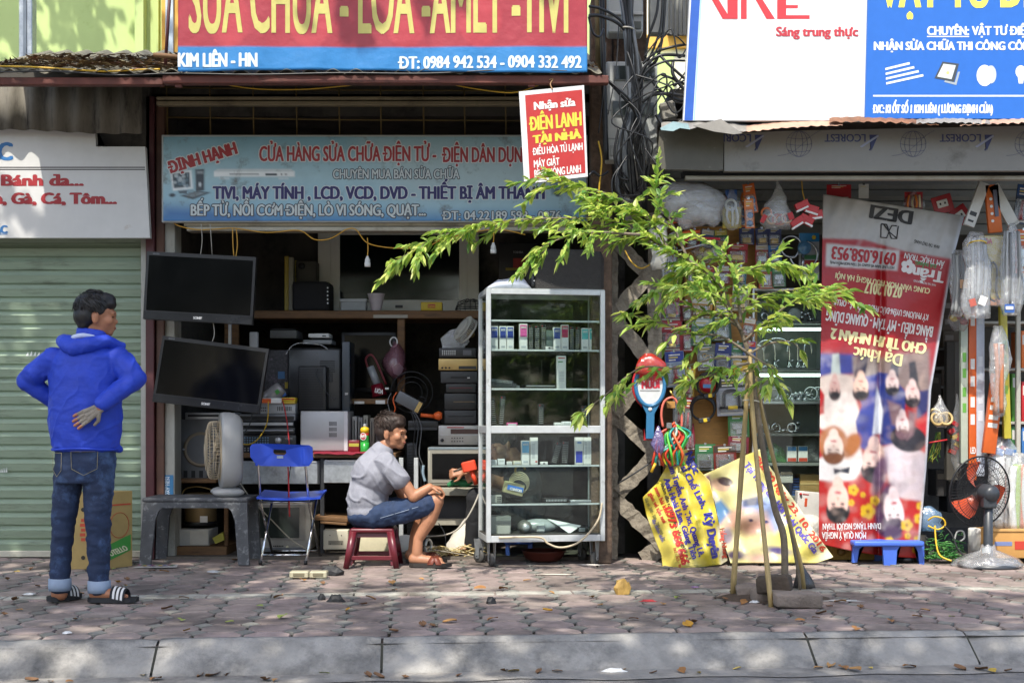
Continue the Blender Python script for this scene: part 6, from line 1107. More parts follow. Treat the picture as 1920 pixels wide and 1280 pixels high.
pack('red glossy pack hung over the left part of the banner', 1550, 346, 1596, 372, '#a3131c', None, '#b31a22', 9.45); pack('white paper tag with black print above the banner', 1610, 345, 1629, 372, '#c7c7c2', None, '#bdbdb8', 9.42)
bag('red pack of orange tubes above the banner', 1714, 358, 395, 40, 9.42, BLIST, [('card', lambda g: g.pbox(1696, 360, 1730, 392, 9.45, .003, K('#a8141c'))), ('tube', its('rod', 1714, 364, 395, 30, 9.4, ['#c9702a', '#d8c8a0'], 4, .008, 4))], seed=15, flat=.3)
for l, x, y, a in (('red wall socket pack left of the slanting one', 1768, 383, -16), ('second red wall socket pack, lower and behind the banner edge', 1800, 405, -35)):
 t = T('socket_pack', l, 'pack', P(x, y + 16, 9.4)); g = MB(); c = P(x, y, 9.4); g.pbox(x - 19, y - 17, x + 19, y + 17, 9.4, .01, K('#a3262c', .35), .003); g.xf(Matrix.Rotation(rad(a), 3, 'Y'), c); g.build('card', t); g = MB(); g.pbox(x - 10, y - 9, x + 10, y + 5, 9.385, .014, WT, .003); g.pbox(x - 6, y - 4, x - 3, y, 9.382, .004, BLK); g.pbox(x + 3, y - 4, x + 6, y, 9.382, .004, BLK); g.xf(Matrix.Rotation(rad(a), 3, 'Y'), c); g.build('socket', t)
for l, x0, y0, x1, y1, a, c, k in (('white switch strip box leaning left beside the orange one', 1822, 340, 1842, 426, 20, '#c4c4bf', 1), ('orange test pen box hanging between two white strips', 1851, 346, 1876, 436, -5, '#c9621f', 2), ('plain white strip box leaning right beside the orange one', 1872, 342, 1893, 428, -28, '#c2c2bc', 0)):
 bits = [('print', 'r', (x0 + 3, y1 - 28, x1 - 4, y1 - 20, .002), DRK), ('print', 'r', (x0 + 4, y1 - 12, x1 - 5, y1 - 8, .002), DRK)] if k == 1 else [('print', 'd', (x0 + 4, y0 + 20, x0 + 12, y0 + 75, 1, 4, 3), WT), ('pen', 'r', (x0 + 14, y0 + 10, x1 - 4, y0 + 60, .01), K('#5b5f70'))] if k == 2 else [('edge', 'r', (x0 + 1, y1 - 6, x1 - 1, y1 - 2, .002), K('#a5a59f'))]
 dev('hanging_box', l, 'box', (x0, y0, x1, y1), 9.2, .03, K(c, .45), bits, None, a, .002)
pack('blue and black pack at the far right under the rail', 1903, 346, 1930, 420, '#23344f', 'tool', '#2b4a78', 9.3, 8)
sh_ = T('shower_set', 'shower hose and blue sprayer on a white and blue card', 'shower set', P(1503, 525, 9.6)); g = MB(); g.pbox(1498, 437, 1536, 525, 9.66, .004, K('#b9bcc0', .4)); g.pbox(1499, 437, 1536, 453, 9.655, .004, K('#2a86bf', .4)); g.build('card', sh_)
g = MB(); disc(g, flatmap(9.65), 1526, 445, 4, 4, YEL, .002); rect(g, flatmap(9.655), 1502, 478, 1535, 486, K('#3a7a4c'), .002); rect(g, flatmap(9.655), 1502, 488, 1535, 496, K('#a4302f'), .002); g.build('print', sh_)
g = MB(); g.torus(P(1483, 462, 9.6), .075, .008, STL); g.torus(P(1507, 478, 9.6), .098, .008, STL, arc=.72, a0=-.6); g.ptube([(1470, 478, 9.6), (1490, 482, 9.59), (1500, 460, 9.6)], .008, STL, 7); g.build('hose', sh_); g = MB(); g.lathe([(0, -.02), (.045, -.02), (.05, -.005), (.04, .005)], P(1508, 465, 9.58), mat('sprayer blue', '#4f7c9f', .3), (0, 1, 0), 20); g.ptube([(1506, 475, 9.58), (1504, 512, 9.58)], .011, STL, 8, 0); g.build('sprayer', sh_)
# glass case with lit shelves
gc = T('glass_cabinet', 'glass fronted cabinet of taps lit by two strip lamps', 'cabinet', P(1480, 1000, 9.75)); GY0, GY1 = 9.72, 10.1
g = MB(); g.box(X(1412, GY0), X(1556, GY0), GY1, GY1 + .02, 0, Z(540, GY0), mat('cabinet back board', '#8b918c', .6, dirt='#6f6b60', damt=.1)); g.build('back', gc)
for x in (1411, 1553): g = MB(); g.pbox(x, 540, x + 4, 1000, GY0, GY1 - GY0, M['alu'], .002); g.build('side', gc)
for y in (540, 602, 690, 752, 812, 868, 930, 1000): g = MB(); g.pbox(1415, y, 1553, y + 5, GY0 + .01, GY1 - GY0 - .012, M['alu'] if y in (540, 752, 1000) else mat('shelf board grey', '#777a76', .5), .002); g.build('shelf', gc)
g = MB(); g.pbox(1415, 545, 1553, 1000, GY0 + .002, .004, GLASS); g.build('pane', gc)
LT = glow('strip lamp', '#e6fff4', 2.2)
for y in (617, 703): g = MB(); g.tube([P(1420, y, GY0 + .06), P(1552, y, GY0 + .06)], .011, LT, 8); g.build('strip_lamp', gc)
CH = M['chrome']
def tap(label, x, yb, h, w, Y=9.85, d=1):
 t = T('tap', label, 'tap', P(x, yb, Y), 'taps in the lit cabinet'); g = MB(); g.ptube([(x, yb, Y), (x, yb - h * .6, Y), (x + d * w * .12, yb - h * .9, Y), (x + d * w * .5, yb - h, Y), (x + d * w * .88, yb - h * .88, Y), (x + d * w, yb - h * .55, Y)], .0075, CH, 8, 6); g.build('spout', t)
 g = MB(); g.lathe([(.028, 0), (.028, .012), (.016, .02), (.014, .06)], P(x, yb, Y), CH, n=16); g.ptube([(x, yb - 12, Y - .01), (x + 8, yb - 15, Y - .03)], .006, CH, 6, 0); g.build('base', t)
for l, x, h, w, d in (('chrome tap with wide arch leftmost on the lit shelf', 1432, 44, 38, -1), ('tall chrome tap with wide arch crossing the left pair', 1453, 52, 34, -1), ('chrome tap with wide arch in the middle of the lit shelf', 1480, 56, 48, -1), ('narrow arched chrome tap right of the middle', 1496, 53, 20, -1), ('narrow arched chrome tap near the banner', 1508, 48, 14, 1)): tap(l, x, 690, h, w, 9.83 + .01 * (x % 3), d)
def chromes(label, x0, x1, yb, n, h, seed, name='tap_part'):
 q = random.Random(seed)
 for i in range(n):
  x = x0 + (x1 - x0) * (i + .5) / n; g = MB(); k = q.choice((0, 1, 2)); Y = 9.8 + q.uniform(0, .15); z = P(x, yb, Y)
  if k == 0: a = q.uniform(.4, 2.7); L_ = h * Y / F0 * .8; g.tube([z + V((0, 0, .014)), z + V((math.cos(a) * L_, .03, abs(math.sin(a)) * L_ + .014))], .013, CH, 9); g.ell(z + V((math.cos(a) * L_, .03, abs(math.sin(a)) * L_ + .014)), (.02, .02, .02), CH, seg=10)
  elif k == 1: g.torus(z + V((0, 0, h * Y / F0 * .4 + .01)), h * Y / F0 * .4, .009, CH, (q.uniform(-.5, .5), 1, 0), 20, 6); g.ell(z + V((.02, -.02, .015)), (.018, .018, .014), CH, seg=10)
  else: g.lathe([(.022, 0), (.024, .02), (.012, .03), (.012, .05), (.02, .055), (.02, .07), (0, .072)], z, CH, (q.uniform(-.6, .6), 0, 1), 12); g.tube([z + V((0, -.01, .04)), z + V((q.choice((-1, 1)) * .06, -.03, .05))], .008, CH, 7)
  one(g, name, label, 'tap part', label)
chromes('chrome tap part lying in the tangle on the lower lit shelf', 1420, 1550, 752, 11, 30, 3); chromes('chrome valve lying in the row below the lower lit shelf', 1420, 1500, 812, 8, 20, 5); chromes('chrome or brass fitting on the darker topmost cabinet shelf', 1425, 1530, 602, 6, 16, 9)
dev('plastic_tray', 'clear plastic tray of fittings on the lower lit shelf', 'tray', (1440, 728, 1475, 745), 9.76, .06, BLIST, [('edge', 'r', (1440, 728, 1475, 730, .002), WT)])
g = MB(); g.lathe([(.02, -.01), (.045, -.01), (.05, 0), (.045, .01), (.02, .01)], P(1490, 590, 9.76), mat('tape white', '#a8aba8', .5), (0, 1, 0), 20); one(g, 'tape_roll', 'pale tape roll on the topmost cabinet shelf', 'tape roll')
bag('green plastic bag on the fourth cabinet shelf', 1452, 832, 868, 44, 9.85, glassy('green film', (.5, .75, .5), .1, .2, .55, .5, '#4f8f4a'), seed=21, prof=(.3, .7, .9, 1, 1, 1, .95))
for l, x in (('left one of two small white blue and red medicine like boxes', 1476), ('right one of two small white blue and red medicine like boxes', 1497)): dev('small_box', l, 'box', (x, 836, x + 18, 866), 9.8, .05, WT, [('blue_band', 'r', (x + 1, 837, x + 17, 845, .002), K('#4a86b8')), ('red_corner', 'r', (x + 1, 858, x + 17, 865, .002), K('#b4432f'))])
bag('grey bag of clear fittings by the banner on the fourth cabinet shelf', 1524, 822, 868, 40, 9.85, BLIST, [('fitting', its('lump', 1524, 826, 868, 36, 9.85, ['#a5a8a4', '#8b8d88'], 6, .014, 6))], seed=23, prof=(.4, .8, 1, 1, 1, .95))
dev('carton', 'brown cardboard box on the fifth cabinet shelf', 'box', (1500, 889, 1536, 929), 9.8, .15, K('#a08150', .8), [('tape', 'r', (1500, 905, 1536, 909, .002), K('#b59a68'))]); dev('basket', 'small blue plastic basket beside the brown cardboard box', 'basket', (1486, 896, 1500, 929), 9.82, .12, BLU, [('slots', 'h', (1487, 899, 1499, 927, 6), GREY2)])
dev('carton', 'white printed carton leaning at the foot of the glass cabinet', 'box', (1494, 922, 1540, 978), 9.62, .1, K('#c6c4c0', .6), [('red_mark', 'r', (1508, 934, 1513, 950, .002), K('#c2502c')), ('logo', 'k', (1499, 927, 2.2), RED), ('print', 'r', (1503, 926, 1515, 928.5, .002), K('#a5494a'))], ang=5); bag('heap of white plastic bags at the foot of the glass cabinet', 1515, 966, 1020, 70, 9.6, mat('white poly bag', '#c5c3bc', .5, bump=.8), seed=25, prof=(.4, .8, 1, 1, 1, .95, .8))
g = MB(); g.pbox(1405, 900, 1560, 1010, 10.15, .05, M['wood']); one(g, 'plank', 'dark boards behind the yellow banners', 'boards')
dev('carton', 'grey white open carton low behind the right yellow banner', 'box', (1462, 886, 1487, 905), 9.78, .15, K('#b5b2aa', .7), [('flap', 'r', (1464, 884, 1486, 889, .01), K('#a5937a'))])
# mosquito racket and hose bundle on the lattice
rk = T('mosquito_racket', 'blue white and red electric mosquito racket hung on the concrete lattice', 'racket', P(1217, 825, 9.25)); rc2 = mat('racket blue', '#2f6d96', .35); s = 9.25 / F0
def rel(px, py, rx, ry, n=36, Y=9.25): return [P(px + rx * math.cos(2 * math.pi * i / n), py + ry * math.sin(2 * math.pi * i / n), Y) for i in range(n + 1)]
g = MB(); g.tube(rel(1219, 722, 27, 39), .014, rc2, 8, False); g.build('rim', rk); g = MB(); g.tube(rel(1217, 722, 30, 41, Y=9.27), .01, RED, 8, False); g.build('rear_rim', rk)
g = MB(); vs = rel(1219, 722, 25, 37)[:-1]; g.prism(vs, (0, .006, 0), K('#c9cccb', .4)); g.build('label_card', rk)
g = MB(); f = flatmap(9.25); shape(g, f, [(1219 + 24 * math.cos(a), 722 + 36 * math.sin(a)) for a in [math.pi * (1.08 + .84 * i / 12) for i in range(13)]], RED, .001); text(g, 'MUỖI', 1203, 1237, 728, 714, K('#c03040'), f, .1, 2, ang=-2); text(g, 'DIỆT', 1204, 1226, 711, 705, K('#6b6b6b'), f, .04, 2); rect(g, f, 1200, 731, 1237, 733, K('#8e8e8e'), .002); g.build('lettering', rk)
g = MB(); g.prism([P(x, y, 9.245) for x, y in ((1203, 757), (1237, 757), (1227, 775), (1226, 822), (1211, 822), (1212, 775))], (0, .025, 0), rc2); g.build('handle', rk); g = MB(); g.prism([P(x, y, 9.275) for x, y in ((1200, 758), (1239, 758), (1231, 778), (1230, 825), (1207, 825), (1209, 778))], (0, .015, 0), RED); g.build('rear_handle', rk); g = MB(); g.lathe([(0, -.004), (.013, -.004), (.013, 0)], P(1219, 767, 9.245), WT, (0, 1, 0)); g.build('button', rk)
bag('torn red plastic sleeve over the top of the mosquito racket', 1220, 664, 700, 58, 9.22, glassy('red film', (.95, .4, .35), .1, .2, .6, .4, '#c03a2c'), seed=31, prof=(.25, .7, .95, 1, .9), flat=.3)
hb = T('hose_bundle', 'bundle of red green and orange gas hoses hung beside the racket', 'hoses', P(1262, 880, 9.2)); HC = ['#c9452f', '#c43a2a', '#d0512f', '#2f9a4a', '#58b83a', '#2b8f86', '#c23a30', '#d6622f', '#a9bfb5', '#c9b52d']
for i in range(16):
 x = 1236 + (i * 3.9) % 60; x2 = 1230 + (i * 7.3) % 52; g = MB(); g.ptube([(1262 + R.uniform(-8, 8), 795 + R.uniform(-4, 6), 9.2 + R.uniform(-.04, .02)), (x, 815, 9.16 + R.uniform(-.04, .04)), (x2 + R.uniform(-4, 4), 850, 9.15 + R.uniform(-.05, .04)), (x2 + R.uniform(-8, 8), 872, 9.17)], .0085, K(HC[i % 10], .35), 7, 5); g.build('hose', hb)
g = MB(); g.ptube([(1243, 800, 9.2), (1240, 775, 9.2), (1246, 752, 9.2), (1262, 745, 9.2), (1272, 760, 9.2), (1278, 780, 9.2), (1278, 800, 9.2)], .0085, K('#d06a58', .35), 7); g.build('hose', hb); g = MB(); g.ptube([(1256, 732, 9.2), (1265, 746, 9.2)], .007, BRS, 6, 0); g.build('hook', hb); g = MB(); g.pbox(1250, 792, 1260, 803, 9.14, .02, STL, .003); g.build('clip', hb); g = MB(); g.ptube([(1229, 868, 9.14), (1221, 885, 9.14)], .01, K('#c79d22', .3), 7, 0); g.build('nozzle', hb)
bag('crumpled purple clear wrapper left of the hose bundle', 1234, 800, 850, 30, 9.12, glassy('purple film', (.7, .65, .9), .15, .2, .4, .8, '#8577b0'), seed=33, prof=(.2, .5, .7, .9, .6, .3))
g = MB(); g.pbox(1250, 752, 1266, 765, 9.4, .03, M['ply'], .002); one(g, 'wood_block', 'small pale wood block behind the hose loop', 'block')
# --- tall upside-down poster banner
dz = T('banner', 'tall concert banner hung upside down over the blue stool', 'banner', P(1640, 1045, 9.3))
eL = [(1543, 364), (1541, 500), (1538, 700), (1536, 900), (1535, 1019)]; eR = [(1808, 405), (1787, 485), (1765, 620), (1746, 730), (1737, 880), (1722, 1046)]
def dY(u, v):
 t = np.clip((v - 380) / 660, 0, 1); crease = np.exp(-((u - 1650 + (v - 700) * .01) / 7) ** 2) * np.clip((v - 420) / 100, 0, 1)
 return 9.36 - .1 * t + .012 * np.sin(u / 15 + v / 90) * (.4 + t) + .006 * np.sin(v / 23 + u / 31) + .05 * crease + .004 * np.sin(u / 5 + v / 13) * (v < 480) + .02 * np.maximum(0, (u - 1690) / 60) * np.sin(v / 45)
nr, nc = 270, 110; tt, ss = np.meshgrid(np.linspace(0, 1, nr), np.linspace(0, 1, nc), indexing='ij')
yl_, yr_ = 364 + 655 * tt, 405 + 641 * tt; u = edge(eL, yl_) * (1 - ss) + edge(eR, yr_) * ss; v = yl_ * (1 - ss) + yr_ * ss + 5 * np.sin(ss * math.pi) * tt
k = Ink(u, v).fill('#a4161f'); k.poly([(1520, 350), (1820, 350), (1820, 491), (1700, 472), (1620, 449), (1520, 446)], '#b4b2ae'); k.poly([(1549, 456), (1687, 470), (1682, 507), (1548, 499)], '#c6c4c2', .8)
for i in range(40): k.ell(R.uniform(1545, 1790), R.uniform(365, 470), R.uniform(3, 16), R.uniform(1, 4), R.choice(['#9a9792', '#c3c2bf']), R.uniform(-60, 60), 2, .25)
k.poly([(1530, 668), (1600, 655), (1740, 640), (1745, 720), (1530, 745)], '#a8535c', 16, .7)
k.poly([(1530, 662), (1604, 664), (1604, 700), (1530, 706)], '#3c4390', 3); k.poly([(1561, 664), (1573, 662), (1576, 703), (1558, 703)], '#b7c3c0'); k.poly([(1598, 668), (1648, 668), (1648, 702), (1600, 712)], '#93857f', 3); k.poly([(1609, 664), (1629, 664), (1623, 699), (1601, 708)], '#252642'); k.poly([(1645, 672), (1742, 655), (1745, 735), (1700, 732), (1648, 702)], '#86736f', 4)
k.poly([(1671, 682), (1685, 680), (1684, 712), (1667, 708)], '#2a2d44'); k.poly([(1704, 680), (1716, 676), (1726, 735), (1706, 722)], '#2a2a33'); k.poly([(1645, 697), (1666, 700), (1700, 735), (1690, 830), (1650, 835)], '#27357f'); k.poly([(1722, 733), (1742, 730), (1738, 780), (1718, 785)], '#2c2f66')
k.poly([(1534, 708), (1560, 700), (1600, 704), (1604, 745), (1534, 752)], '#d9c9c0', 3); k.poly([(1533, 745), (1600, 735), (1618, 790), (1600, 830), (1533, 800)], '#eadfd8', 3); k.poly([(1600, 712), (1645, 700), (1646, 800), (1627, 846), (1612, 838), (1604, 790), (1616, 760)], '#39459a'); k.poly([(1644, 722), (1656, 770), (1652, 812), (1636, 814)], '#e4e8f0'); k.poly([(1536, 725), (1546, 740), (1545, 775), (1535, 778)], '#b3181f')
k.poly([(1718, 790), (1742, 770), (1736, 860), (1728, 850)], '#c02026', 3); k.poly([(1650, 840), (1690, 826), (1736, 850), (1730, 950), (1695, 948), (1668, 905)], '#d9cbd2', 3)
k.poly([(1530, 862), (1610, 830), (1622, 868), (1600, 905), (1532, 900)], '#f0ecea', 3)
k.poly([(1530, 898), (1560, 905), (1622, 895), (1650, 905), (1670, 930), (1735, 940), (1735, 1060), (1525, 1060)], '#b8201b', 3)
def face(cx, cy, rx, ry, skin, hair, ang=0, long=0):
 if long: k.ell(cx, cy + ry * .1, rx * 1.75, ry * 1.3, hair, ang, 2)
 k.ell(cx, cy + ry * .6, rx * 1.12, ry * .72, hair, ang); k.ell(cx, cy - ry * .9, rx * .5, ry * .5, skin, ang); k.ell(cx, cy, rx, ry, skin, ang); k.ell(cx, cy + ry * .72, rx * .95, ry * .34, hair, ang, 1)
 for sx in (-1, 1): k.ell(cx + sx * rx * .42, cy + ry * .2, rx * .2, ry * .07, '#2c2126', ang, .7); k.ell(cx + sx * rx * .42, cy + ry * .38, rx * .27, ry * .045, '#4d3a38', ang, .6, .8)
 k.ell(cx, cy - ry * .12, rx * .13, ry * .1, '#b5806f', ang, 1, .6); k.ell(cx, cy - ry * .45, rx * .34, ry * .085, '#b04a55', ang, .7)
face(1565, 726, 10, 19, '#cfa79f', '#1d181c'); face(1614, 724, 14, 21, '#ecc9b6', '#17151a'); face(1673, 718, 12, 18, '#e8cfcb', '#191520', -6); face(1711, 738, 13, 20, '#e6c8c4', '#1f1a24', -12)
k.ell(1703, 822, 34, 25, '#1f1c28', 12); k.poly([(1664, 750), (1690, 760), (1684, 800), (1672, 795)], '#85676f', 3); k.poly([(1704, 770), (1718, 775), (1712, 815), (1700, 825)], '#85676f', 3); face(1692, 796, 12, 21, '#ead5d6', '#6b4b55', -8)
k.ell(1562, 830, 27, 32, '#b3703f', 0, 3); k.ell(1596, 835, 16, 26, '#b3703f', 30, 3); face(1563, 838, 18, 25, '#f3dfd3', '#7a4b30'); face(1638, 862, 21, 33, '#f0cfc4', '#141318', 8); k.poly([(1563, 878), (1575, 880), (1594, 874), (1592, 888), (1576, 884), (1564, 889)], '#23283a', .8); face(1571, 938, 20, 33, '#ecc6b8', '#121216')
k.ell(1662, 955, 20, 48, '#5b3f5f', 8, 3); k.ell(1650, 890, 12, 40, '#6e5470', 12, 3); face(1676, 958, 18, 34, '#f2dde0', '#3b2a44', -12); k.ell(1668, 996, 24, 14, '#4a3352', 20, 2)
for x, y, r in ((1600, 918, 10), (1627, 958, 14), (1640, 938, 9), (1618, 927, 5), (1700, 984, 11), (1724, 972, 10), (1722, 1012, 9), (1702, 1004, 6), (1668, 1014, 8), (1726, 948, 8), (1716, 1030, 6), (1596, 942, 6)):
 for a in range(5): k.ell(x + r * .55 * math.cos(a * 1.257), y + r * .55 * math.sin(a * 1.257), r * .5, r * .5, '#dcb21c', 0, .8)
 k.ell(x, y, r * .25, r * .25, '#8f5a1c', 0, .8)
k.poly([(1812, 398), (1790, 485), (1768, 620), (1749, 730), (1740, 880), (1726, 1046), (1718, 1046), (1733, 880), (1742, 730), (1761, 620), (1783, 485), (1803, 398)], '#cdd2da', 1)
for i in range(320): k.ell(R.uniform(1535, 1745), R.uniform(655, 1040), R.uniform(2, 11), R.uniform(2, 16), R.choice(('#1d1a26', '#f5efe8', '#7a5a5c', '#d8b8a8')), R.uniform(0, 90), 3, R.uniform(.06, .2))
k.c[1:-1, 1:-1] = ((k.c * 2 + np.roll(k.c, 1, 0) + np.roll(k.c, -1, 0) + np.roll(k.c, 1, 1) + np.roll(k.c, -1, 1)) / 6)[1:-1, 1:-1]
k.c *= np.where(v > 640, .76, .9)[..., None]  # print colours darkened against sun glare, more so in the sunlit lower part
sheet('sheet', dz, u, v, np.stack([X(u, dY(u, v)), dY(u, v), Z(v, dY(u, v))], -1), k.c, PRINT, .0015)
def fd(a, b, e): Y = float(dY(a, b)); return P(a, b, Y) + V((0, -e - .0025, 0))
g = MB(); wt2, cr = K('#d3d0cd', .4), K('#d8cf9a', .4); kb = K('#2b2a2a', .5)
def ft(s, x0, x1, ytop, ybot, m, ang, b=.04): text(g, s, x0, x1, ybot, ytop, m, fd, b, 1, ang=ang, flip=True)
ft('DEZI', 1628, 1711, 384, 408, kb, 9, .08); g.tube([fd(*p, .002) for p in ((1652, 420), (1651, 445), (1662, 446), (1667, 434), (1662, 421), (1652, 420))], .0045, kb, 5); g.tube([fd(*p, .002) for p in ((1684, 424), (1681, 448), (1671, 447), (1666, 434), (1672, 423), (1681, 424))], .0045, kb, 5); g.tube([fd(*p, .002) for p in ((1656, 420), (1668, 436), (1680, 446))], .0045, kb, 5)
ft('NHÀ TÀI TRỢ VÀNG', 1713, 1762, 449, 455, kb, 14, .03); ft('0916.058.953', 1557, 1679, 462, 485, K('#a3161f', .4), 6, .06); ft('HOTLINE BÁN VÉ (GIAO VÉ TẬN NƠI MIỄN PHÍ)', 1556, 1677, 489, 494, kb, 5, .03)
ft('ẨM THỰC TRẦN', 1694, 1771, 474, 484, wt2, 12, .04); ft('ĐÀ NẴNG', 1715, 1755, 489, 496, K('#2f8a4a'), 10, .05); ft('Trần', 1708, 1768, 500, 520, wt2, 10, .07); ft('NHÀ TÀI TRỢ DIAMOND', 1712, 1755, 524, 528, wt2, 12, .02)
for a in range(5): disc(g, fd, 1702 + 8 * math.cos(a * 1.257), 500 + 8 * math.sin(a * 1.257), 6, 6, wt2, .001 + .0003 * a, 10)
ft('CUNG VĂN HÓA HỮU NGHỊ HÀ NỘI', 1565, 1745, 511, 521, cr, 9.6, .05); ft('07.01.2017', 1620, 1690, 529, 549, cr, 8, .07); ft('KỲ PHƯƠNG UYÊN-ĐỨC PHÚC - YẾN LÊ - OPLUS', 1562, 1742, 560, 571, wt2, 9.5, .05); ft('BẰNG KIỀU - MỸ TÂM - QUANG DŨNG', 1547, 1750, 581, 600, wt2, 9, .06)
ft('CHO TÌNH NHÂN 2', 1556, 1737, 615, 634, cr, 9.5, .09); ft('Dạ khúc', 1598, 1692, 650, 672, cr, 9, .05); ft('DÀNH TẶNG NGƯỜI THÂN', 1542, 1652, 981, 992, wt2, -.5, .05); ft('MÓN QUÀ Ý NGHĨA', 1541, 1624, 997, 1009, wt2, 0, .05); g.build('lettering', dz)
bst = T('plastic_stool', 'bright blue plastic stool half covered by the tall upside down banner', 'stool', P(1668, 1060, 9.2)); bl = mat('stool blue', '#4468c4', .35, var=.05)
g = MB(); g.box(X(1601, 9.15), X(1733, 9.15), 9.14, 9.5, Z(1024, 9.15), Z(1014, 9.15), bl, .012, seg=2); g.build('seat', bst)
for pts in (((1600, 1020), (1622, 1020), (1611, 1029), (1607, 1054), (1598, 1054)), ((1655, 1020), (1690, 1020), (1682, 1032), (1680, 1063), (1658, 1063)), ((1715, 1022), (1733, 1022), (1733, 1060), (1724, 1060), (1721, 1034))):
 a = pts[1][1]; y = 9.16 if pts[0][0] == 1655 else 9.22; g = MB(); g.pprism(list(pts), y, .03, bl); g.build('leg', bst)
g = MB(); g.pbox(1640, 1022, 1655, 1052, 9.44, .03, bl); g.build('leg', bst)
dev('carton', 'yellow brown carton on the ground left of the blue stool', 'box', (1560, 1020, 1640, 1049), 9.42, .3, K('#8d7232', .8), [('print', 'k', (1577, 1034, 7), K('#6f5826'))]);
kt2 = T('kettle', 'dark kettle with black handle on the ground behind the blue stool', 'kettle', P(1728, 1052, 9.3)); g = MB(); g.lathe([(.07, 0), (.075, .03), (.066, .13), (.055, .19), (0, .2)], P(1722, 1052, 9.38), mat('kettle steel', '#5a5650', .3, .7), n=24); g.build('body', kt2); g = MB(); g.ptube([(1736, 1008, 9.34), (1752, 1014, 9.33), (1754, 1034, 9.33), (1750, 1046, 9.34)], .009, BLK, 8); g.build('handle', kt2); g = MB(); g.ell(P(1698, 1048, 9.3), (.06, .06, .035), BLK); g.build('base', kt2)
# right-hand goods
bag('clear packed bundle of grey flexible hoses, largest right of the banner', 1831, 436, 596, 50, 9.05, FILM, [('hose', its('rod', 1831, 445, 565, 40, 9.05, ['#8f9294', '#a8abac', '#75787a'], 7, .011, 8)), ('label_tag', lambda g: [g.pbox(1836, 555, 1850, 572, 9.0, .003, WT, 0, 20), g.pbox(1818, 560, 1830, 574, 9.0, .003, K('#b35a4c'), 0, -15)]), ('tie', lambda g: g.torus(P(1831, 458, 9.05), .06, .005, YEL, (0, .3, 1)))], seed=41, prof=(.5, .9, .95, 1, 1, 1.05, 1.1, 1.1, .9), flat=.35)
bag('clear bundle of grey hoses tucked just behind the banner edge', 1798, 470, 592, 34, 9.2, FILM, [('hose', its('rod', 1796, 475, 590, 28, 9.2, ['#7d8082', '#999c9c'], 4, .013, 9)), ('label_tag', lambda g: g.pbox(1800, 524, 1814, 540, 9.14, .003, K('#c09a7a')))], seed=43, prof=(.4, .8, .9, .95, 1, 1, .9, .8, .6), flat=.35)
bag('clear bundle of grey hoses at the far right edge', 1899, 420, 590, 44, 9.1, FILM, [('hose', its('rod', 1897, 430, 575, 40, 9.1, ['#8a8d8e', '#a3a6a6', '#6f7274'], 7, .009, 10)), ('label_tag', lambda g: [g.pbox(1884, 570, 1902, 586, 9.04, .003, BLU), g.pbox(1886, 574, 1900, 580, 9.035, .003, WT)])], seed=45, prof=(.3, .6, .8, .9, 1, 1, 1, 1, .7), flat=.35)
lo = T('cord_pack', 'yellow hanging pack with black extension cord and red name', 'pack', P(1862, 575, 9.12)); g = MB(); c = P(1860, 505, 9.12); g.pbox(1836, 442, 1884, 572, 9.14, .004, K('#c2a417', .3)); g.pbox(1838, 560, 1884, 572, 9.136, .004, K('#c9702a', .3)); g.build('card', lo); g = MB(); text(g, 'LIOA', 1838, 1860, 457, 447, RED, flatmap(9.138), .08, 2); rect(g, flatmap(9.138), 1840, 476, 1852, 490, K('#1d1d1d'), .002); g.build('lettering', lo)
g = MB(); g.ptube([(1856, 540, 9.11), (1854, 505, 9.11), (1862, 492, 9.11), (1869, 505, 9.11), (1868, 545, 9.11), (1874, 562, 9.11)], .008, BLK, 7); g.ptube([(1851, 510, 9.105), (1855, 555, 9.105), (1866, 565, 9.105)], .007, BLK, 7); g.build('cord', lo); g = MB(); g.pbox(1834, 440, 1886, 574, 9.08, .055, BLIST, .01); g.build('sleeve', lo)
pack('orange and white carded fan at the far right edge', 1904, 430, 1935, 512, '#c2561f', 'hinge', '#c9601f', 9.25)
bag('yellow and grey bag of clips behind the banner edge', 1800, 540, 620, 40, 9.3, BLIST, [('clip', its('lump', 1800, 545, 620, 36, 9.3, ['#b59a2c', '#7d7f80', '#8a2f2f'], 7, .014, 12))], seed=47)
for l, x0, y0, x1, y1, c, st_, a in (('tall green and white tube light carton beside the banner', 1802, 572, 1815, 868, '#a9b09f', '#5f9a3f', 0), ('tall orange tube light carton with white panels and LED lettering', 1817, 575, 1831, 900, '#c2571f', '#d8d5d0', 0), ('tall pale blue white tube light carton', 1831, 572, 1846, 892, '#b3b9c4', '#c6cbd3', 0), ('yellow and green tube light carton behind the metal upright', 1879, 560, 1892, 822, '#b5a83c', '#7da03a', -2), ('leaning orange carton with white icons', 1852, 700, 1876, 850, '#c25a22', '#d5d2cb', 7)):
 bits = [('panel', 'r', (x0 + 3, y0 + (y1 - y0) * q, x1 - 3, y0 + (y1 - y0) * (q + .06), .0015), K(st_)) for q in (.05, .3, .4, .52, .62)]
 if 'LED' in l: bits.append(('lettering', 't', ('LED', x0 + 2, x1 - 2, y1 - 50, y1 - 62), WT))
 dev('tube_carton', l, 'carton', (x0, y0, x1, y1), 9.35 if a == 0 else 9.28, .04, K(c, .45), bits, 'cartons of tube lights', a, .002)
for i, (x0, x1, c) in enumerate(((1775, 1790, '#4d4a44'), (1790, 1802, '#6a6760'), (1862, 1879, '#7d7a72'))): g = MB(); g.pbox(x0, 640, x1, 900, 9.8, .06, K(c, .6), .003); one(g, 'pipe_bundle', ('darkest', 'brownish', 'palest')[i] + ' bundle of plastic trunking standing inside the hardware shop', 'trunking')
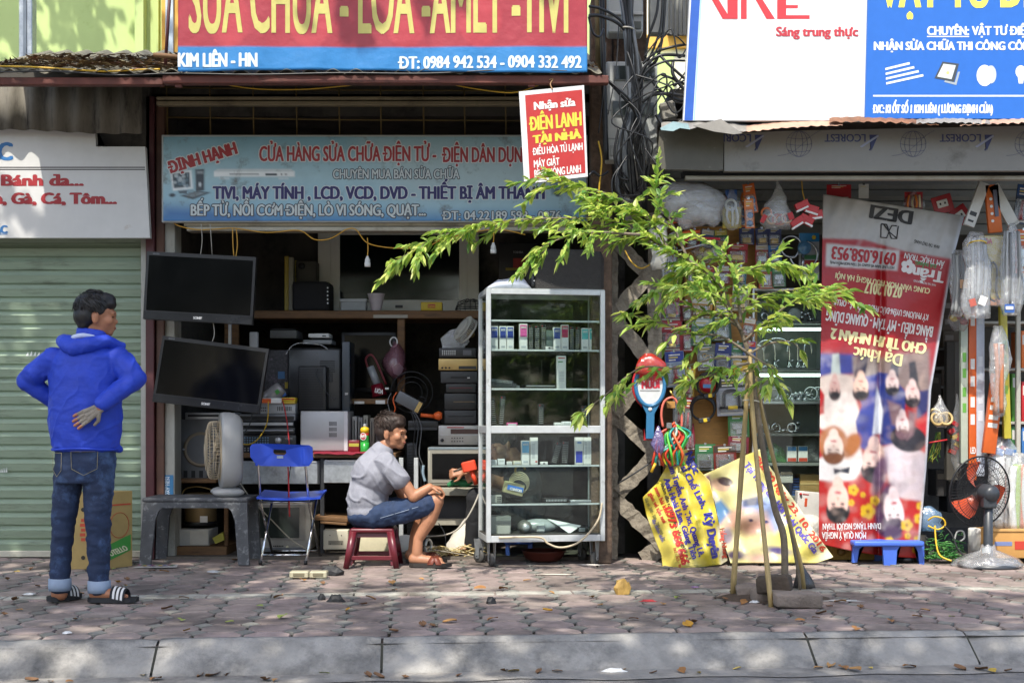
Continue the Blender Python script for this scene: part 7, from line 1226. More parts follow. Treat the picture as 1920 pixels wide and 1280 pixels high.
bag('clear plastic sleeve over the tubes by the leaning orange carton', 1874, 612, 780, 42, 9.22, FILM, [('tube', its('rod', 1874, 640, 780, 24, 9.22, ['#b5724a', '#a9acad'], 3, .016, 14))], seed=49, prof=(.4, .7, .9, 1, .9, .7, .6, .55, .5), flat=.4)
ms_ = T('metal_rack', 'pale slotted metal rack with bright boxes at the right edge', 'rack', P(1912, 900, 9.5)); g = MB(); g.pbox(1906, 560, 1914, 900, 9.42, .03, M['pill'], .002); g.build('upright', ms_)
for y in (602, 690, 790, 850): g = MB(); g.pbox(1845, y, 2010, y + 5, 9.5, .35, M['pill'], .002); g.build('shelf', ms_)
for l, x0, y0, x1, y1, c in (('green and red box on the upper level of the metal rack', 1897, 700, 1906, 790, '#4f8a33'), ('red box on the upper level of the metal rack', 1916, 715, 1940, 790, '#b0242a'), ('orange box at the top of the metal rack', 1915, 620, 1940, 690, '#c9682a'), ('dark green box on the lower level of the metal rack', 1896, 798, 1906, 850, '#2f6a33'), ('blue and white box under the metal rack top', 1916, 800, 1940, 850, '#3a6fae')): dev('small_box', l, 'box', (x0, y0, x1, y1), 9.52, .2, K(c, .45), [('panel', 'r', (x0 + 2, y0 + 8, x1 - 2, y0 + 26, .002), K('#c9c6bd'))])
for i in range(7):
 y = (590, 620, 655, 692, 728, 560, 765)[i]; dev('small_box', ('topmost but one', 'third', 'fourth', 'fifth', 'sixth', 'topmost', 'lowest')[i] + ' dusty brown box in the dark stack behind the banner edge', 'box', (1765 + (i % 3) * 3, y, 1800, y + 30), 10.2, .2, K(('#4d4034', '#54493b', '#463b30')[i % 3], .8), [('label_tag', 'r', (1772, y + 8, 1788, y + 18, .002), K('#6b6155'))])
bag('bag of yellowish rubber rings hanging in the shop dark', 1763, 742, 800, 36, 9.4, FILM, [('ring', its('ring', 1763, 762, 795, 34, 9.4, ['#c2a76f', '#b59a63'], 5, .014, 3))], seed=51, prof=(.1, .3, .6, .9, 1, .9, .5)); bag('red and yellow mesh of packets hanging in the shop dark', 1794, 740, 880, 24, 9.45, BLIST, [('packet', its('box', 1794, 745, 880, 22, 9.45, ['#a3242a', '#8f2a20', '#b5952c'], 8, .016, 4))], seed=53)
g = MB();
for i in range(14): g.ptube([(1757 + R.uniform(-3, 6), 810, 9.5), (1752 + R.uniform(-8, 12), 840, 9.5), (1750 + R.uniform(-12, 14), 855 + R.uniform(0, 14), 9.5)], .003, K(('#3f6a2c', '#8a8f2c')[i % 2], .6), 4, 4)
one(g, 'brush', 'green and yellow bristle brush hanging in the shop dark', 'brush')
g = MB(); g.ptube([(1740, 830, 9.4), (1776, 824, 9.4)], .006, RED, 6, 0); one(g, 'rod', 'thin red rod lying across the shop dark', 'rod')
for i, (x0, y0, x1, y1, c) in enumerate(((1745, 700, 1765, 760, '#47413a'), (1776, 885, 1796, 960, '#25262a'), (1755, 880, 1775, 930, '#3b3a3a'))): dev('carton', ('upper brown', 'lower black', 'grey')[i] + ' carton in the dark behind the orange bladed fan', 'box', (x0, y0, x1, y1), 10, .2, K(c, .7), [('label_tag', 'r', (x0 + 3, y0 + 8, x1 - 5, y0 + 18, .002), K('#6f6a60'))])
bag('large clear bag with white and red striped goods behind the fan', 1880, 820, 996, 60, 9.35, FILM, [('wrapped_goods', its('rod', 1880, 850, 990, 58, 9.38, ['#d5d5d2', '#c9cbcc', '#d9d6cf', '#c4533a'], 6, .03, 5)), ('red_top', its('box', 1880, 832, 860, 50, 9.33, ['#c4502f', '#3f6fa8'], 4, .025, 6))], seed=55, prof=(.5, .8, .95, 1, 1, 1, 1, 1, .95), flat=.4)
bag('second clear bag of white goods with green stripe at the right edge', 1912, 850, 1000, 44, 9.3, FILM, [('wrapped_goods', its('rod', 1912, 870, 995, 42, 9.33, ['#dcdcd8', '#8fae3c', '#c9602f', '#d3d3d0'], 4, .03, 7))], seed=57, prof=(.5, .9, 1, 1, 1, 1, 1, .95), flat=.4)
dev('carton', 'brown cardboard carton with red and blue seal print at the right edge', 'box', (1858, 992, 1990, 1046), 9.25, .35, K('#b98a4c', .75), [('blue_band', 'r', (1865, 1015, 1898, 1023, .002), K('#6f7ba3')), ('red_seal', 'r', (1903, 1014, 1921, 1030, .003), K('#b53a2a')), ('flap', 'r', (1859, 991, 1990, 996, .008), K('#c59a5e'))])
gh = MB()
for i in range(240):
 x, y = R.gauss(1770, 20), 1048 - abs(R.gauss(0, 18));
 if not 1736 < x < 1806: continue
 gh.ptube([(x, y, 9.3 + R.uniform(-.1, .1)), (x + R.uniform(-10, 10), y - R.uniform(0, 5), 9.3 + R.uniform(-.12, .1)), (x + R.uniform(-16, 16), y + R.uniform(-4, 4), 9.3 + R.uniform(-.1, .1))], .0022, K(('#4f9a4a', '#7fbf6a', '#3f7f3d')[i % 3], .4), 4, 2)
tag(gh.build('plastic_straw', loc=(0, 0, 0)), 'tangle of green plastic netting on the ground right of the stool', kind='stuff')
for l, pts, c in (('yellow cable looped above the green netting', [(1740, 975, 9.25), (1752, 968, 9.22), (1768, 972, 9.2), (1772, 984, 9.2), (1758, 992, 9.2), (1740, 985, 9.22)], '#d0a81e'), ('yellow cable trailing down to the wrapped fan base', [(1753, 985, 9.2), (1755, 1015, 9.16), (1762, 1040, 9.12), (1784, 1051, 9.08)], '#d0a81e'), ('black cable arching over the green netting', [(1770, 985, 9.2), (1784, 1000, 9.17), (1794, 1025, 9.14), (1806, 1040, 9.12)], '#1d1d1d'), ('white cable loop left of the fan', [(1790, 1010, 9.2), (1795, 996, 9.2), (1806, 996, 9.2), (1808, 1008, 9.2), (1800, 1014, 9.2)], '#b9b9b4')): g = MB(); g.ptube(pts, .006, K(c, .4), 6); one(g, 'cable', l, 'cable')
bag('blue and clear wrapper heap behind the banner foot', 1742, 950, 995, 50, 9.35, glassy('blue film', (.6, .75, .9), .15, .2, .5, .7, '#7ea0c0'), seed=59, prof=(.4, .8, 1, 1, .9, .8)); g = MB(); g.lathe([(.055, 0), (.055, .19), (.05, .2)], P(1830, 1042, 9.5), WT, n=20); one(g, 'canister', 'white canister on the ground behind the fan stand', 'canister')
# orange bladed fan seen from behind
of = T('table_fan', 'black floor fan with orange blades seen from behind, foot wrapped in plastic', 'fan', P(1845, 1060, 9.05)); c = P(1837, 921, 9.12); ax = V((-.3, .95, .08)).normalized(); Rr = 66 * 9.12 / F0; wire = mat('black wire', '#222326', .4, .4)
u_ = ax.orthogonal().normalized(); w_2 = ax.cross(u_); g = MB(); g.torus(c, Rr, .006, wire, ax, 40);
for q in (.3, .55, .8): g.torus(c - ax * .05 * (1 - q ** 2), Rr * q, .0022, wire, ax, 36, 4); g.torus(c + ax * .09 * (1 - q ** 3), Rr * q, .0022, wire, ax, 36, 4)
for i in range(64):
 a = 2 * math.pi * i / 64; d = u_ * math.cos(a) + w_2 * math.sin(a); d2 = u_ * math.cos(a + .5) + w_2 * math.sin(a + .5)
 g.tube([c + d * Rr, c - ax * .03 + d * Rr * .7, c - ax * .05 + d2 * Rr * .2], .0017, wire, 4, False, 3)
 if i % 2 == 0: g.tube([c + d * Rr, c + ax * .07 + d * Rr * .75, c + ax * .09 + d * Rr * .15], .0017, wire, 4, False, 3)
g.build('guard', of)
for i in range(3):
 a0 = i * 2.094 + 2.75; g = MB(); rows = []
 for j in range(7):
  t_ = j / 6; r_ = Rr * (.16 + .68 * t_); hw_ = (.32 + .32 * t_ - .25 * t_ ** 3) ; rows.append([c + (u_ * math.cos(a0 + hw_ * (s_ - .5) * 2 + .4 * t_) + w_2 * math.sin(a0 + hw_ * (s_ - .5) * 2 + .4 * t_)) * r_ + ax * (.03 * (s_ - .5) * 2 + .02) for s_ in (0, .25, .5, .75, 1)])
 g.ring_skin(rows, mat('orange fan blade', '#d4532c', .3, var=.04), cap=False, close=False); g.build('blade', of)
g = MB(); g.lathe([(0, -.16), (.045, -.155), (.058, -.13), (.06, -.03), (.05, .0), (.03, .03), (0, .035)], c, mat('charcoal fan plastic', '#33373c', .4), ax, 24); g.build('motor', of)
g = MB(); q = c - ax * .09; g.tube([q, V((q.x, q.y, Z(1035, 9.05))), V((q.x, q.y, .06))], [.03, .032, .036], mat('charcoal fan plastic', '#33373c'), 14); g.box(q.x - .045, q.x + .045, q.y - .05, q.y + .03, q.z - .1, q.z - .02, mat('charcoal fan plastic', '#33373c'), .01); g.build('stand', of); g = MB(); g.pbox(1842, 1026, 1858, 1036, 9.0, .01, K('#9fa3a4')); g.build('label_tag', of)
g = MB(); g.lathe([(.2, 0), (.2, .02), (.1, .05), (.04, .07)], V((q.x, q.y, .0)), mat('charcoal fan plastic', '#33373c'), n=30); g.build('base', of); g = MB(); rows = []
for i, (r_, z_) in enumerate(((.215, .0), (.235, .02), (.2, .055), (.13, .085), (.06, .11), (.045, .15))): rows.append([V((q.x + r_ * math.cos(a) * (1 + .05 * math.sin(9 * a + i) + .04 * math.sin(5 * a)), q.y + r_ * .8 * math.sin(a) * (1 + .05 * math.sin(7 * a + i)), z_ + .006 * math.sin(6 * a))) for a in [2 * math.pi * j / 48 for j in range(48)]])
g.ring_skin(rows, FILM, cap=False); g.build('plastic_wrap', of)
# --- two yellow banners slumped on the ground
def drape(label, eL, eR, ys, dfn, ink, nr=90, nc=90, m=PRINT):
 t = T('banner', label, 'banner', P((eL[-1][0] + eR[-1][0]) / 2, ys[1], 9.1)); v, ss = np.meshgrid(np.linspace(ys[0], ys[1], nr), np.linspace(0, 1, nc), indexing='ij'); u = edge(eL, v) * (1 - ss) + edge(eR, v) * ss
 k = Ink(u, v); ink(k); [k.ell(R.uniform(1200, 1560), R.uniform(845, 1065), R.uniform(3, 14), R.uniform(2, 18), R.choice(('#6a5b3a', '#fff6d0', '#8a7a9a')), R.uniform(0, 90), 3, R.uniform(.05, .16)) for i in range(220)]; k.c *= .85; Y = dfn(u, v); sheet('sheet', t, u, v, np.stack([X(u, Y), Y, Z(v, Y)], -1), k.c, m, .0015); return t
def d1(u, v): t = (v - 842) / 228; return 9.22 - .2 * t + .034 * np.sin((u * .9 - v * .35) / 9) + .012 * np.sin((u * .5 + v * .9) / 8) + .045 * np.sin((u * .5 + v * .2) / 13 + 1) + .0012 * np.abs(u - 1290)
def i1(k): k.fill('#d6c23c'); k.poly([(1215, 930), (1260, 960), (1300, 1010), (1290, 1070), (1240, 1070)], '#dccb66', 12, .8); k.poly([(1344, 985), (1358, 985), (1372, 1060), (1350, 1060)], '#e0d8b4', 3); k.poly([(1262, 842), (1290, 842), (1296, 862), (1262, 868)], '#c9b64a', 4)
y1 = drape('yellow printed banner folded over itself, left of the bamboo stakes', [(1262, 842), (1252, 870), (1232, 905), (1205, 932), (1212, 965), (1228, 1010), (1240, 1040), (1243, 1068)], [(1288, 842), (1300, 870), (1330, 900), (1343, 960), (1352, 1000), (1365, 1050), (1352, 1058), (1262, 1068)], (842, 1068), d1, i1)
def f1(a, b, e): return P(a, b, float(d1(a, b))) + V((0, -e - .003, 0))
g = MB(); pu, rd_, bk_ = K('#37308c', .4), K('#b02c22', .4), K('#3b352c', .4)
def lt_(s, x, y, L, h, ang, m, b=.05, f=f1): text(g, s, x, x + L, y, y - h, m, f, b, 1, ang=ang)
lt_('Ngọc', 1284, 850, 42, 14, 66, K('#262a7a'), .09); lt_('ca sĩ Chế Linh,', 1266, 858, 108, 12, 62, pu, .06); lt_('Kỳ Duyên', 1319, 962, 86, 16, 79, K('#2b2f86'), .09); lt_('Cẩm Tuyền, Anh Thơ, Quang Lê,', 1249, 862, 192, 11, 71, pu, .06); lt_('Anh Hoài Lâm, Giáng Tiên', 1244, 898, 160, 11, 70, pu, .06); lt_('nhóm dân ca Thúy Nga, nhóm người mẫu', 1238, 906, 158, 7, 71, bk_, .04); lt_('xem hài kịch', 1226, 914, 56, 8, 66, rd_, .05)
lt_('giao vé tận nơi', 1216, 925, 62, 8, 64, rd_, .05); lt_('0973 666 666', 1246, 952, 112, 15, 73, rd_, .08); lt_('Giá vé: 300 - 500 - 700 - 900 - 1tr', 1208, 934, 88, 6, 66, K('#7d7a4c'), .03); lt_('địa điểm diễn', 1222, 974, 46, 6, 66, K('#5d5aa0'), .03); lt_('Hồng Nhung', 1349, 990, 56, 9, 82, K('#c2503c'), .05); lt_('1tr5 - 2tr5 - 3tr', 1262, 1026, 40, 6, 74, rd_, .03); g.build('lettering', y1)
def d2(u, v): t = (v - 842) / 213; return 9.4 - .3 * t + .03 * np.sin((u - v * .6) / 17) + .014 * np.sin((u * .6 + v) / 10) + .016 * np.sin(v / 15 + u / 40) + .02 * np.exp(-((u - v * .45 - 930) / 14) ** 2)
def i2(k):
 k.fill('#dccf6c'); k.poly([(1300, 890), (1380, 860), (1430, 900), (1450, 1060), (1340, 1060)], '#e4dca4', 20, .8); k.poly([(1420, 838), (1440, 850), (1570, 1050), (1540, 1056)], '#e6dfb0', 6)
 k.ell(1352, 908, 19, 12, '#d9b79c', 15); k.ell(1360, 902, 15, 8, '#3b2a2c', 15); k.poly([(1312, 896), (1330, 890), (1336, 920), (1318, 925)], '#6e3a5c', 3)
 k.poly([(1330, 945), (1352, 935), (1372, 960), (1352, 985), (1335, 975)], '#4f7ea6', 4); k.ell(1325, 935, 16, 14, '#5b5570', 0, 4); k.poly([(1385, 945), (1420, 930), (1460, 950), (1468, 985), (1440, 1003), (1400, 1000), (1350, 985), (1370, 960)], '#d3a98e', 6); k.ell(1412, 990, 26, 14, '#a97f70', -10, 6, .7); k.ell(1422, 958, 24, 14, '#e2c8b4', -10, 6, .8)
 k.poly([(1388, 940), (1440, 925), (1462, 945), (1470, 985), (1452, 1000), (1436, 960), (1392, 952)], '#8fa0c4', 6); k.poly([(1388, 938), (1420, 930), (1436, 945), (1394, 950)], '#3f4a6e', 3); k.ell(1408, 975, 4, 3, '#3a3550', 0, 1); k.ell(1436, 978, 5, 3, '#2f3560', 0, 1)
 k.ell(1363, 1005, 12, 16, '#8c7aa2', 0, 4, .8); k.ell(1380, 1040, 20, 10, '#3d3247', 0, 4); k.ell(1460, 1032, 26, 8, '#473a6a', 8, 4); k.ell(1430, 1046, 28, 8, '#dcb7a4', 0, 4)
y2 = drape('yellow printed banner with a big portrait spread behind the bamboo stakes', [(1424, 842), (1398, 853), (1362, 870), (1312, 893), (1325, 905), (1340, 940), (1352, 1000), (1370, 1055)], [(1428, 842), (1440, 870), (1462, 900), (1498, 950), (1530, 1000), (1563, 1044), (1530, 1055)], (842, 1055), d2, i2)
def f2(a, b, e): return P(a, b, float(d2(a, b))) + V((0, -e - .003, 0))
g = MB(); lt_('Tại Trung tâm Hội Nghị Quốc Gia', 1394, 872, 212, 12, 51.5, K('#5a50a8', .4), .06, f2); lt_('20h00 ngày 23. 10. 2016', 1414, 860, 216, 11, 54, K('#b8402c', .4), .08, f2); g.build('lettering', y2)
# ============================================================= people
def blob(name, parent, m, prims, vox=.007, sm=5, disp=None):
 """one continuous surface grown over overlapping tapered volumes"""
 g = MB(); d0 = K('#888')
 for p in prims:
  if p[0] == 'c':
   a, b, r, q = V(p[1]), V(p[2]), p[3], p[4]; g.tube([a, b], [r, q], d0, 14); g.ell(a, (r, r, r), d0, seg=14); g.ell(b, (q, q, q), d0, seg=14)
  elif p[0] == 'e': g.ell(p[1], p[2], d0, p[3] if len(p) > 3 else None, 18)
  else: g.ring_skin([[V(c) + V((rx * math.cos(t), ry * math.sin(t), 0)) for t in [2 * math.pi * i / 24 for i in range(24)]] for c, rx, ry in p[1]], d0)
 bmesh.ops.recalc_face_normals(g.bm, faces=g.bm.faces); o = g.build(name, parent, fix=False); base = V((0, 0, 0)); q = parent
 while q is not None: base += q.location; q = q.parent
 r = o.modifiers.new('r', 'REMESH'); r.mode = 'VOXEL'; r.voxel_size = vox; s = o.modifiers.new('s', 'SMOOTH'); s.factor = .5; s.iterations = sm
 me = evalmesh(o); o.modifiers.clear(); old = o.data; o.data = me; bpy.data.meshes.remove(old); me.name = name; me.materials.clear(); me.materials.append(m)
 me.polygons.foreach_set('use_smooth', [True] * len(me.polygons))
 if disp:
  ns = [(v.normal.copy(), v.co + base) for v in me.vertices]
  for v, (n, w) in zip(me.vertices, ns): v.co += n * disp(w)
 me.update(); return o
def folds(amp, f, dirv=(1, 1, 1), seed=0.):
 d = V(dirv)
 def fn(w): p = V((w.x * d.x, w.y * d.y, w.z * d.z)) * f + V((seed, 0, 0)); return amp * (noise.noise(p) + .5 * noise.noise(p * 2.3)) - amp * .6 * max(0, 1 - abs(noise.noise(p * .8 + V((9, 0, 0)))) * 7)
 return fn
SKIN = mat('tan skin', '#a97658', .5, var=.13, scale=14, bump=.12, bscale=120); SKIN2 = mat('brown skin', '#a06c4e', .5, var=.06, scale=12); LIP = mat('lip', '#8a4c40', .5); EYE = mat('eye', '#15100e', .2); HAIR = mat('black hair', '#141211', .55, var=.3, scale=60, stretch=(1, 1, .2)); HAIR2 = mat('dark brown hair', '#2b1d15', .62, var=.35, scale=60, stretch=(1, 1, .2))
JEAN = mat('indigo denim', '#1e2d49', .85, var=.3, scale=7, bump=.3, bscale=220, dirt='#506a92', damt=.26, dscale=3.5); JEAN2 = mat('blue denim', '#223350', .85, var=.25, scale=9, bump=.3, bscale=220, dirt='#46597a', damt=.05, dscale=6); TURN = mat('turned denim', '#8797ac', .85, var=.15)
def hand(wr, tip, up, prims, s=1., curl=.35, side=None, spread=.5):
 """palm, four bent fingers of unequal length and a thumb from the side of the palm"""
 wr, tip, up = V(wr), V(tip), V(up); d = (tip - wr).normalized(); sd = d.cross(up).normalized() * (side or 1); L_ = .185 * s; pc = wr + d * L_ * .28
 for k in (-1, 0, 1): prims.append(('c', wr + sd * k * .012 * s, pc + d * L_ * .2 + sd * k * .024 * s, .014 * s, .0135 * s))
 kn = wr + d * L_ * .5
 for k, (o, ln) in enumerate(((-1.5, .075), (-.5, .085), (.5, .08), (1.5, .062))):
  a = kn + sd * o * .02 * s; dd = (d + sd * o * .06 * spread * 2).normalized(); b = a + (dd * math.cos(curl) - up * math.sin(curl)) * ln * .55 * s; c = b + (dd * math.cos(curl * 2.4) - up * math.sin(curl * 2.4)) * ln * .5 * s
  prims += [('c', a, b, .0098 * s, .0086 * s), ('c', b, c, .0086 * s, .0074 * s)]
 a = wr + d * L_ * .16 - sd * .024 * s; b = a + (d * .6 - sd * .7 - up * .25).normalized() * .042 * s; prims += [('c', a, b, .0125 * s, .0105 * s), ('c', b, b + (d * .9 - sd * .2 - up * .3).normalized() * .032 * s, .0105 * s, .0085 * s)]
def head(prims, c, f, s=1.):
 """skull, jaw, nose, brow, lips, both ears, seen with the face towards f"""
 c, f = V(c), V(f).normalized(); rt = f.cross(V((0, 0, 1))); R_ = Matrix((f, rt * -1, V((0, 0, 1)))).transposed(); u = V((0, 0, 1))
 def a(x, y, z, r, rr=None): prims.append(('e', c + (f * x + rt * y + u * z) * s, tuple(k * s for k in r), R_))
 a(-.005, 0, .025, (.096, .077, .088)); a(.03, 0, -.03, (.066, .062, .075)); a(.058, 0, -.088, (.032, .034, .026)); a(.02, 0, -.075, (.055, .052, .035)); a(.086, 0, .012, (.02, .05, .02)); a(.074, 0, -.055, (.026, .03, .03))
 a(.098, 0, -.03, (.018, .0125, .014)); a(.09, 0, -.008, (.014, .009, .03)); a(.09, 0, -.06, (.012, .024, .008)); a(.086, 0, -.073, (.013, .02, .008))
 for y in (-1, 1): a(.055, y * .05, -.028, (.03, .016, .026)); a(-.012, y * .078, -.02, (.02, .009, .032)); a(-.006, y * .083, -.006, (.014, .007, .02))
 def eyes(par):
  g = MB()
  for y in (-1, 1): g.ell(c + (f * .082 + rt * y * .031 + u * -.008) * s, (.007 * s, .011 * s, .0042 * s), EYE, R_, 10)
  g.build('eyes', par); g = MB()
  for y in (-1, 1): g.ell(c + (f * .092 + rt * y * .034 + u * .012) * s, (.005 * s, .018 * s, .003 * s), HAIR, R_, 10)
  g.build('eyebrows', par); g = MB(); g.ell(c + (f * .097 + u * -.066) * s, (.007 * s, .02 * s, .0075 * s), LIP, R_, 10); g.build('lips', par)
 return R_, eyes
def hairdo(name, par, m, c, f, s, tufts, seed):
 c, f = V(c), V(f).normalized(); rt = f.cross(V((0, 0, 1))); u = V((0, 0, 1)); R_ = Matrix((f, rt * -1, u)).transposed(); q = random.Random(seed); pr = []
 def a(x, y, z, r): pr.append(('e', c + (f * x + rt * y + u * z) * s, tuple(k * s for k in r), R_))
 a(-.012, 0, .055, (.102, .088, .076)); a(-.05, 0, .0, (.066, .08, .07)); a(.045, 0, .085, (.06, .07, .04)); a(.072, .01, .062, (.034, .062, .03)); a(-.06, 0, -.045, (.036, .058, .04))
 for y in (-1, 1): a(.012, y * .07, .03, (.03, .014, .032))
 o = blob(name, par, m, pr, .007, 3, lambda w: .003 * noise.noise(V((w.x * 70, w.y * 70, w.z * 16))))
 g = MB()
 for i in range(tufts):
  th, ph = q.uniform(0, 6.28), q.uniform(.1, 1.65); n = f * math.cos(th) * math.sin(ph) + rt * math.sin(th) * math.sin(ph) + u * math.cos(ph)
  if n.dot(f) > .3 and ph > .95: continue
  p = c + ((n.dot(f) * .097 - .012) * f + n.dot(rt) * rt * .084 + u * (n.z * .086 + .045)) * s; t = (f * .55 + u * -.6 + rt * q.uniform(-.3, .3)); t = (t - n * t.dot(n)).normalized(); l = q.uniform(.03, .055) * s
  g.tube([p, p + t * l * .5 + n * .003 * s, p + t * l + n * q.uniform(-.006, .003) * s], [.0032 * s, .0028 * s, .0006], m, 4)
 g.build('strands', o); return o
# --- young man with his back to the street
MYY = 7.29
def S(px, py, dy=0.): return P(px, py, MYY) + V((0, dy, 0))
m1 = T('person', 'standing young man in bright blue hooded jacket and jeans, hand on back, watching the shop', 'person', (X(150, MYY), MYY, 0)); pr = []; hf = (.93, .36, 0); hc = S(181, 592)
_, ey = head(pr, hc, hf, 1.0); pr += [('c', S(172, 612), S(168, 655), .055, .062)]
for a, t_, yo in ((S(112, 1090, .02), S(124, 1118, .1), 0), (S(186, 1090, 0), S(240, 1121, -.02), 0)): pr += [('c', a, a + V((0, 0, -.07)), .04, .036), ('c', V((a.x - .02, a.y, .05)), V((t_.x - .05, t_.y, .05)), .036, .03), ('c', V((t_.x - .06, t_.y - .015, .045)), V((t_.x, t_.y - .015, .04)), .022, .014), ('c', V((t_.x - .06, t_.y + .03, .042)), V((t_.x - .02, t_.y + .035, .038)), .02, .012)]
pr += [('c', S(222, 668), S(260, 710, -.06), .03, .03), ('c', S(260, 710, -.06), S(206, 764, -.17), .03, .026), ('c', S(97, 670), S(45, 712, .02), .03, .03), ('c', S(45, 712, .02), S(96, 762, .1), .03, .026), ('c', S(168, 655), S(165, 840), .09, .09)]
for a in (((140, 850), (127, 890), (118, 965), (112, 1030), (112, 1092)), ((180, 850), (186, 890), (185, 965), (186, 1030), (186, 1092))):
 for b, c in zip(a, a[1:]): pr.append(('c', S(*b, .01), S(*c, .01), .04, .034))
bd1 = blob('body', m1, SKIN2, pr, .0065, 3); ey(bd1); hairdo('hair', m1, HAIR, hc + V((-.004, 0, 0)), hf, 1.03, 420, 3)
pr = [('l', [(S(163, 858), .165, .115), (S(161, 890), .166, .125), (S(160, 840), .158, .105), (S(162, 826), .15, .1)][::-1] and [(S(162, 826), .155, .105), (S(161, 850), .166, .118), (S(160, 880), .165, .125), (S(157, 905), .155, .115)])]
for pts in (((128, 880, .02, .085), (118, 965, .02, .068), (112, 1030, .02, .058), (110, 1100, .02, .054)), ((187, 880, -.01, .088), (185, 965, -.02, .072), (186, 1030, .0, .063), (186, 1103, 0, .052))):
 for a, b in zip(pts, pts[1:]): pr.append(('c', S(a[0], a[1], a[2]), S(b[0], b[1], b[2]), a[3], b[3]))
def dj(w): k = min(1, max(0, (.75 - w.z) / .5)); return .007 * noise.noise(V((w.x * 9, w.y * 9, w.z * 26))) * (.5 + k) + .004 * noise.noise(V((w.x * 22, w.y * 20, w.z * 50)))
jn = blob('jeans', m1, JEAN, pr, .0075, 3, dj)
for x, y in ((110, 1102), (186, 1105)): g = MB(); q = S(x, y, .02 if x < 150 else 0); g.lathe([(.05, -.045), (.06, -.045), (.062, -.02), (.061, .02), (.054, .022)], q + V((0, 0, .03)), TURN, n=24, cap=False); g.build('turn_up', jn)
st_ = K('#8b8468', .8)
for a, b in (((106, 848), (128, 850)), ((147, 845), (194, 846))):
 g = MB(); f = lambda u, v, e: S(u, v, -.121 - e + .085 * (abs(u - 158) / 58) ** 2.6)
 x0, x1, y0 = a[0], b[0], a[1]
 for ln in (((x0, y0), (x1, y0)), ((x0, y0), (x0 + 1, y0 + 32)), ((x1, y0), (x1 - 1, y0 + 32)), ((x0 + 1, y0 + 32), ((x0 + x1) / 2, y0 + 44)), (((x0 + x1) / 2, y0 + 44), (x1 - 1, y0 + 32))): g.tube([f(ln[0][0] + (ln[1][0] - ln[0][0]) * i / 6, ln[0][1] + (ln[1][1] - ln[0][1]) * i / 6, .004) for i in range(7)], .0016, st_, 4)
 g.build('pocket_stitching', jn)
BJ = mat('blue nylon', '#2440b2', .58, var=.16, scale=7, spec=.35, bump=.9, bscale=11, stretch=(1, 1, 1.6))
def djk(w):
 p = V((w.x * 7 + w.z * 5, w.y * 7, w.z * 9 - w.x * 6)); a = abs(noise.noise(p)); b = noise.noise(V((w.x * 16, w.y * 16, w.z * 20 + w.x * 14))); r = 1 - abs(noise.noise(V((w.x * 4.5 + w.z * 7, w.y * 5, w.z * 5 - w.x * 9 + 3)))) * 5; return .003 * (.35 - a) + .0022 * b + .0065 * max(0, r) ** 3 * (.7 + noise.noise(w * 5)) + .001 * noise.noise(w * 42)
pr = [('l', [(S(161, 846), .168, .125), (S(161, 838), .178, .135), (S(160, 800), .198, .145), (S(160, 750), .198, .14), (S(161, 705), .198, .132), (S(163, 672), .188, .118), (S(166, 650), .13, .095), (S(169, 636), .085, .08)]), ('c', S(220, 672), S(248, 700, -.045), .07, .068), ('c', S(248, 700, -.045), S(263, 710, -.06), .066, .052), ('c', S(259, 711, -.06), S(210, 757, -.16), .057, .045), ('c', S(102, 674), S(62, 702, .01), .07, .064), ('c', S(62, 702, .01), S(46, 713, .02), .06, .05), ('c', S(48, 714, .02), S(95, 755, .09), .055, .045), ('c', S(206, 835, -.03), S(222, 842, .02), .03, .02)]
jk = blob('jacket', m1, BJ, pr, .0075, 4, djk)
hd = blob('hood', m1, BJ, [('c', S(120, 640, -.02), S(135, 646, -.08), .038, .044), ('c', S(135, 646, -.08), S(150, 654, -.105), .046, .045), ('c', S(150, 654, -.105), S(178, 648, -.105), .045, .042), ('c', S(178, 648, -.105), S(205, 640, -.06), .042, .034), ('c', S(205, 640, -.06), S(222, 650, .03), .034, .03), ('c', S(120, 636, 0), S(150, 640, -.07), .03, .03)], .007, 4, djk)
g = MB(); g.tube([S(160, 841) + V((.176 * math.cos(a), .133 * math.sin(a), .004 * math.sin(3 * a))) for a in [i * math.pi / 20 for i in range(41)]], .007, BJ, 8, False); g.build('hem', jk)
g = MB(); g.lathe([(.07, -.02), (.086, 0), (.084, .045), (.075, .05)], S(171, 634, .01), BJ, (.12, 0, 1), 26, False); g.build('collar', jk)
g = MB(); g.tube([S(137, 641, -.06), S(150, 634, -.095), S(168, 631, -.1), S(186, 633, -.075)], [.008, .014, .014, .008], K('#b9c3dc', .6), 8, True, 5); g.build('hood_lining', hd)
GLV = mat('grey knitted glove', '#8f877b', .95, var=.18, scale=30, bump=.7, bscale=160); pr = []; hand(S(209, 763, -.175), S(160, 792, -.185), (0, -1, .0), pr, .98, .12, 1, .4); hand2 = [p for p in pr]
cut = (S(175, 784, -.17) - S(209, 763, -.17)).length
fg_ = blob('gloved_hand', m1, GLV, pr, .0035, 2); pr = []
hand(S(209, 763, -.176), S(160, 792, -.186), (0, -1, 0), pr, .98, .12, 1, .4)
tips = []
for i in (4, 6, 8, 10): p = pr[i]; tips.append(('c', V(p[1]).lerp(V(p[2]), .35), V(p[2]), .0095, .0082))
for p in tips: blob('fingertip', bd1, SKIN2, [p], .003, 2)
pr = []; hand(S(93, 757, .1), S(122, 775, .15), (0, 1, 0), pr, .98, .2); blob('hand', bd1, SKIN2, pr, .004, 2)
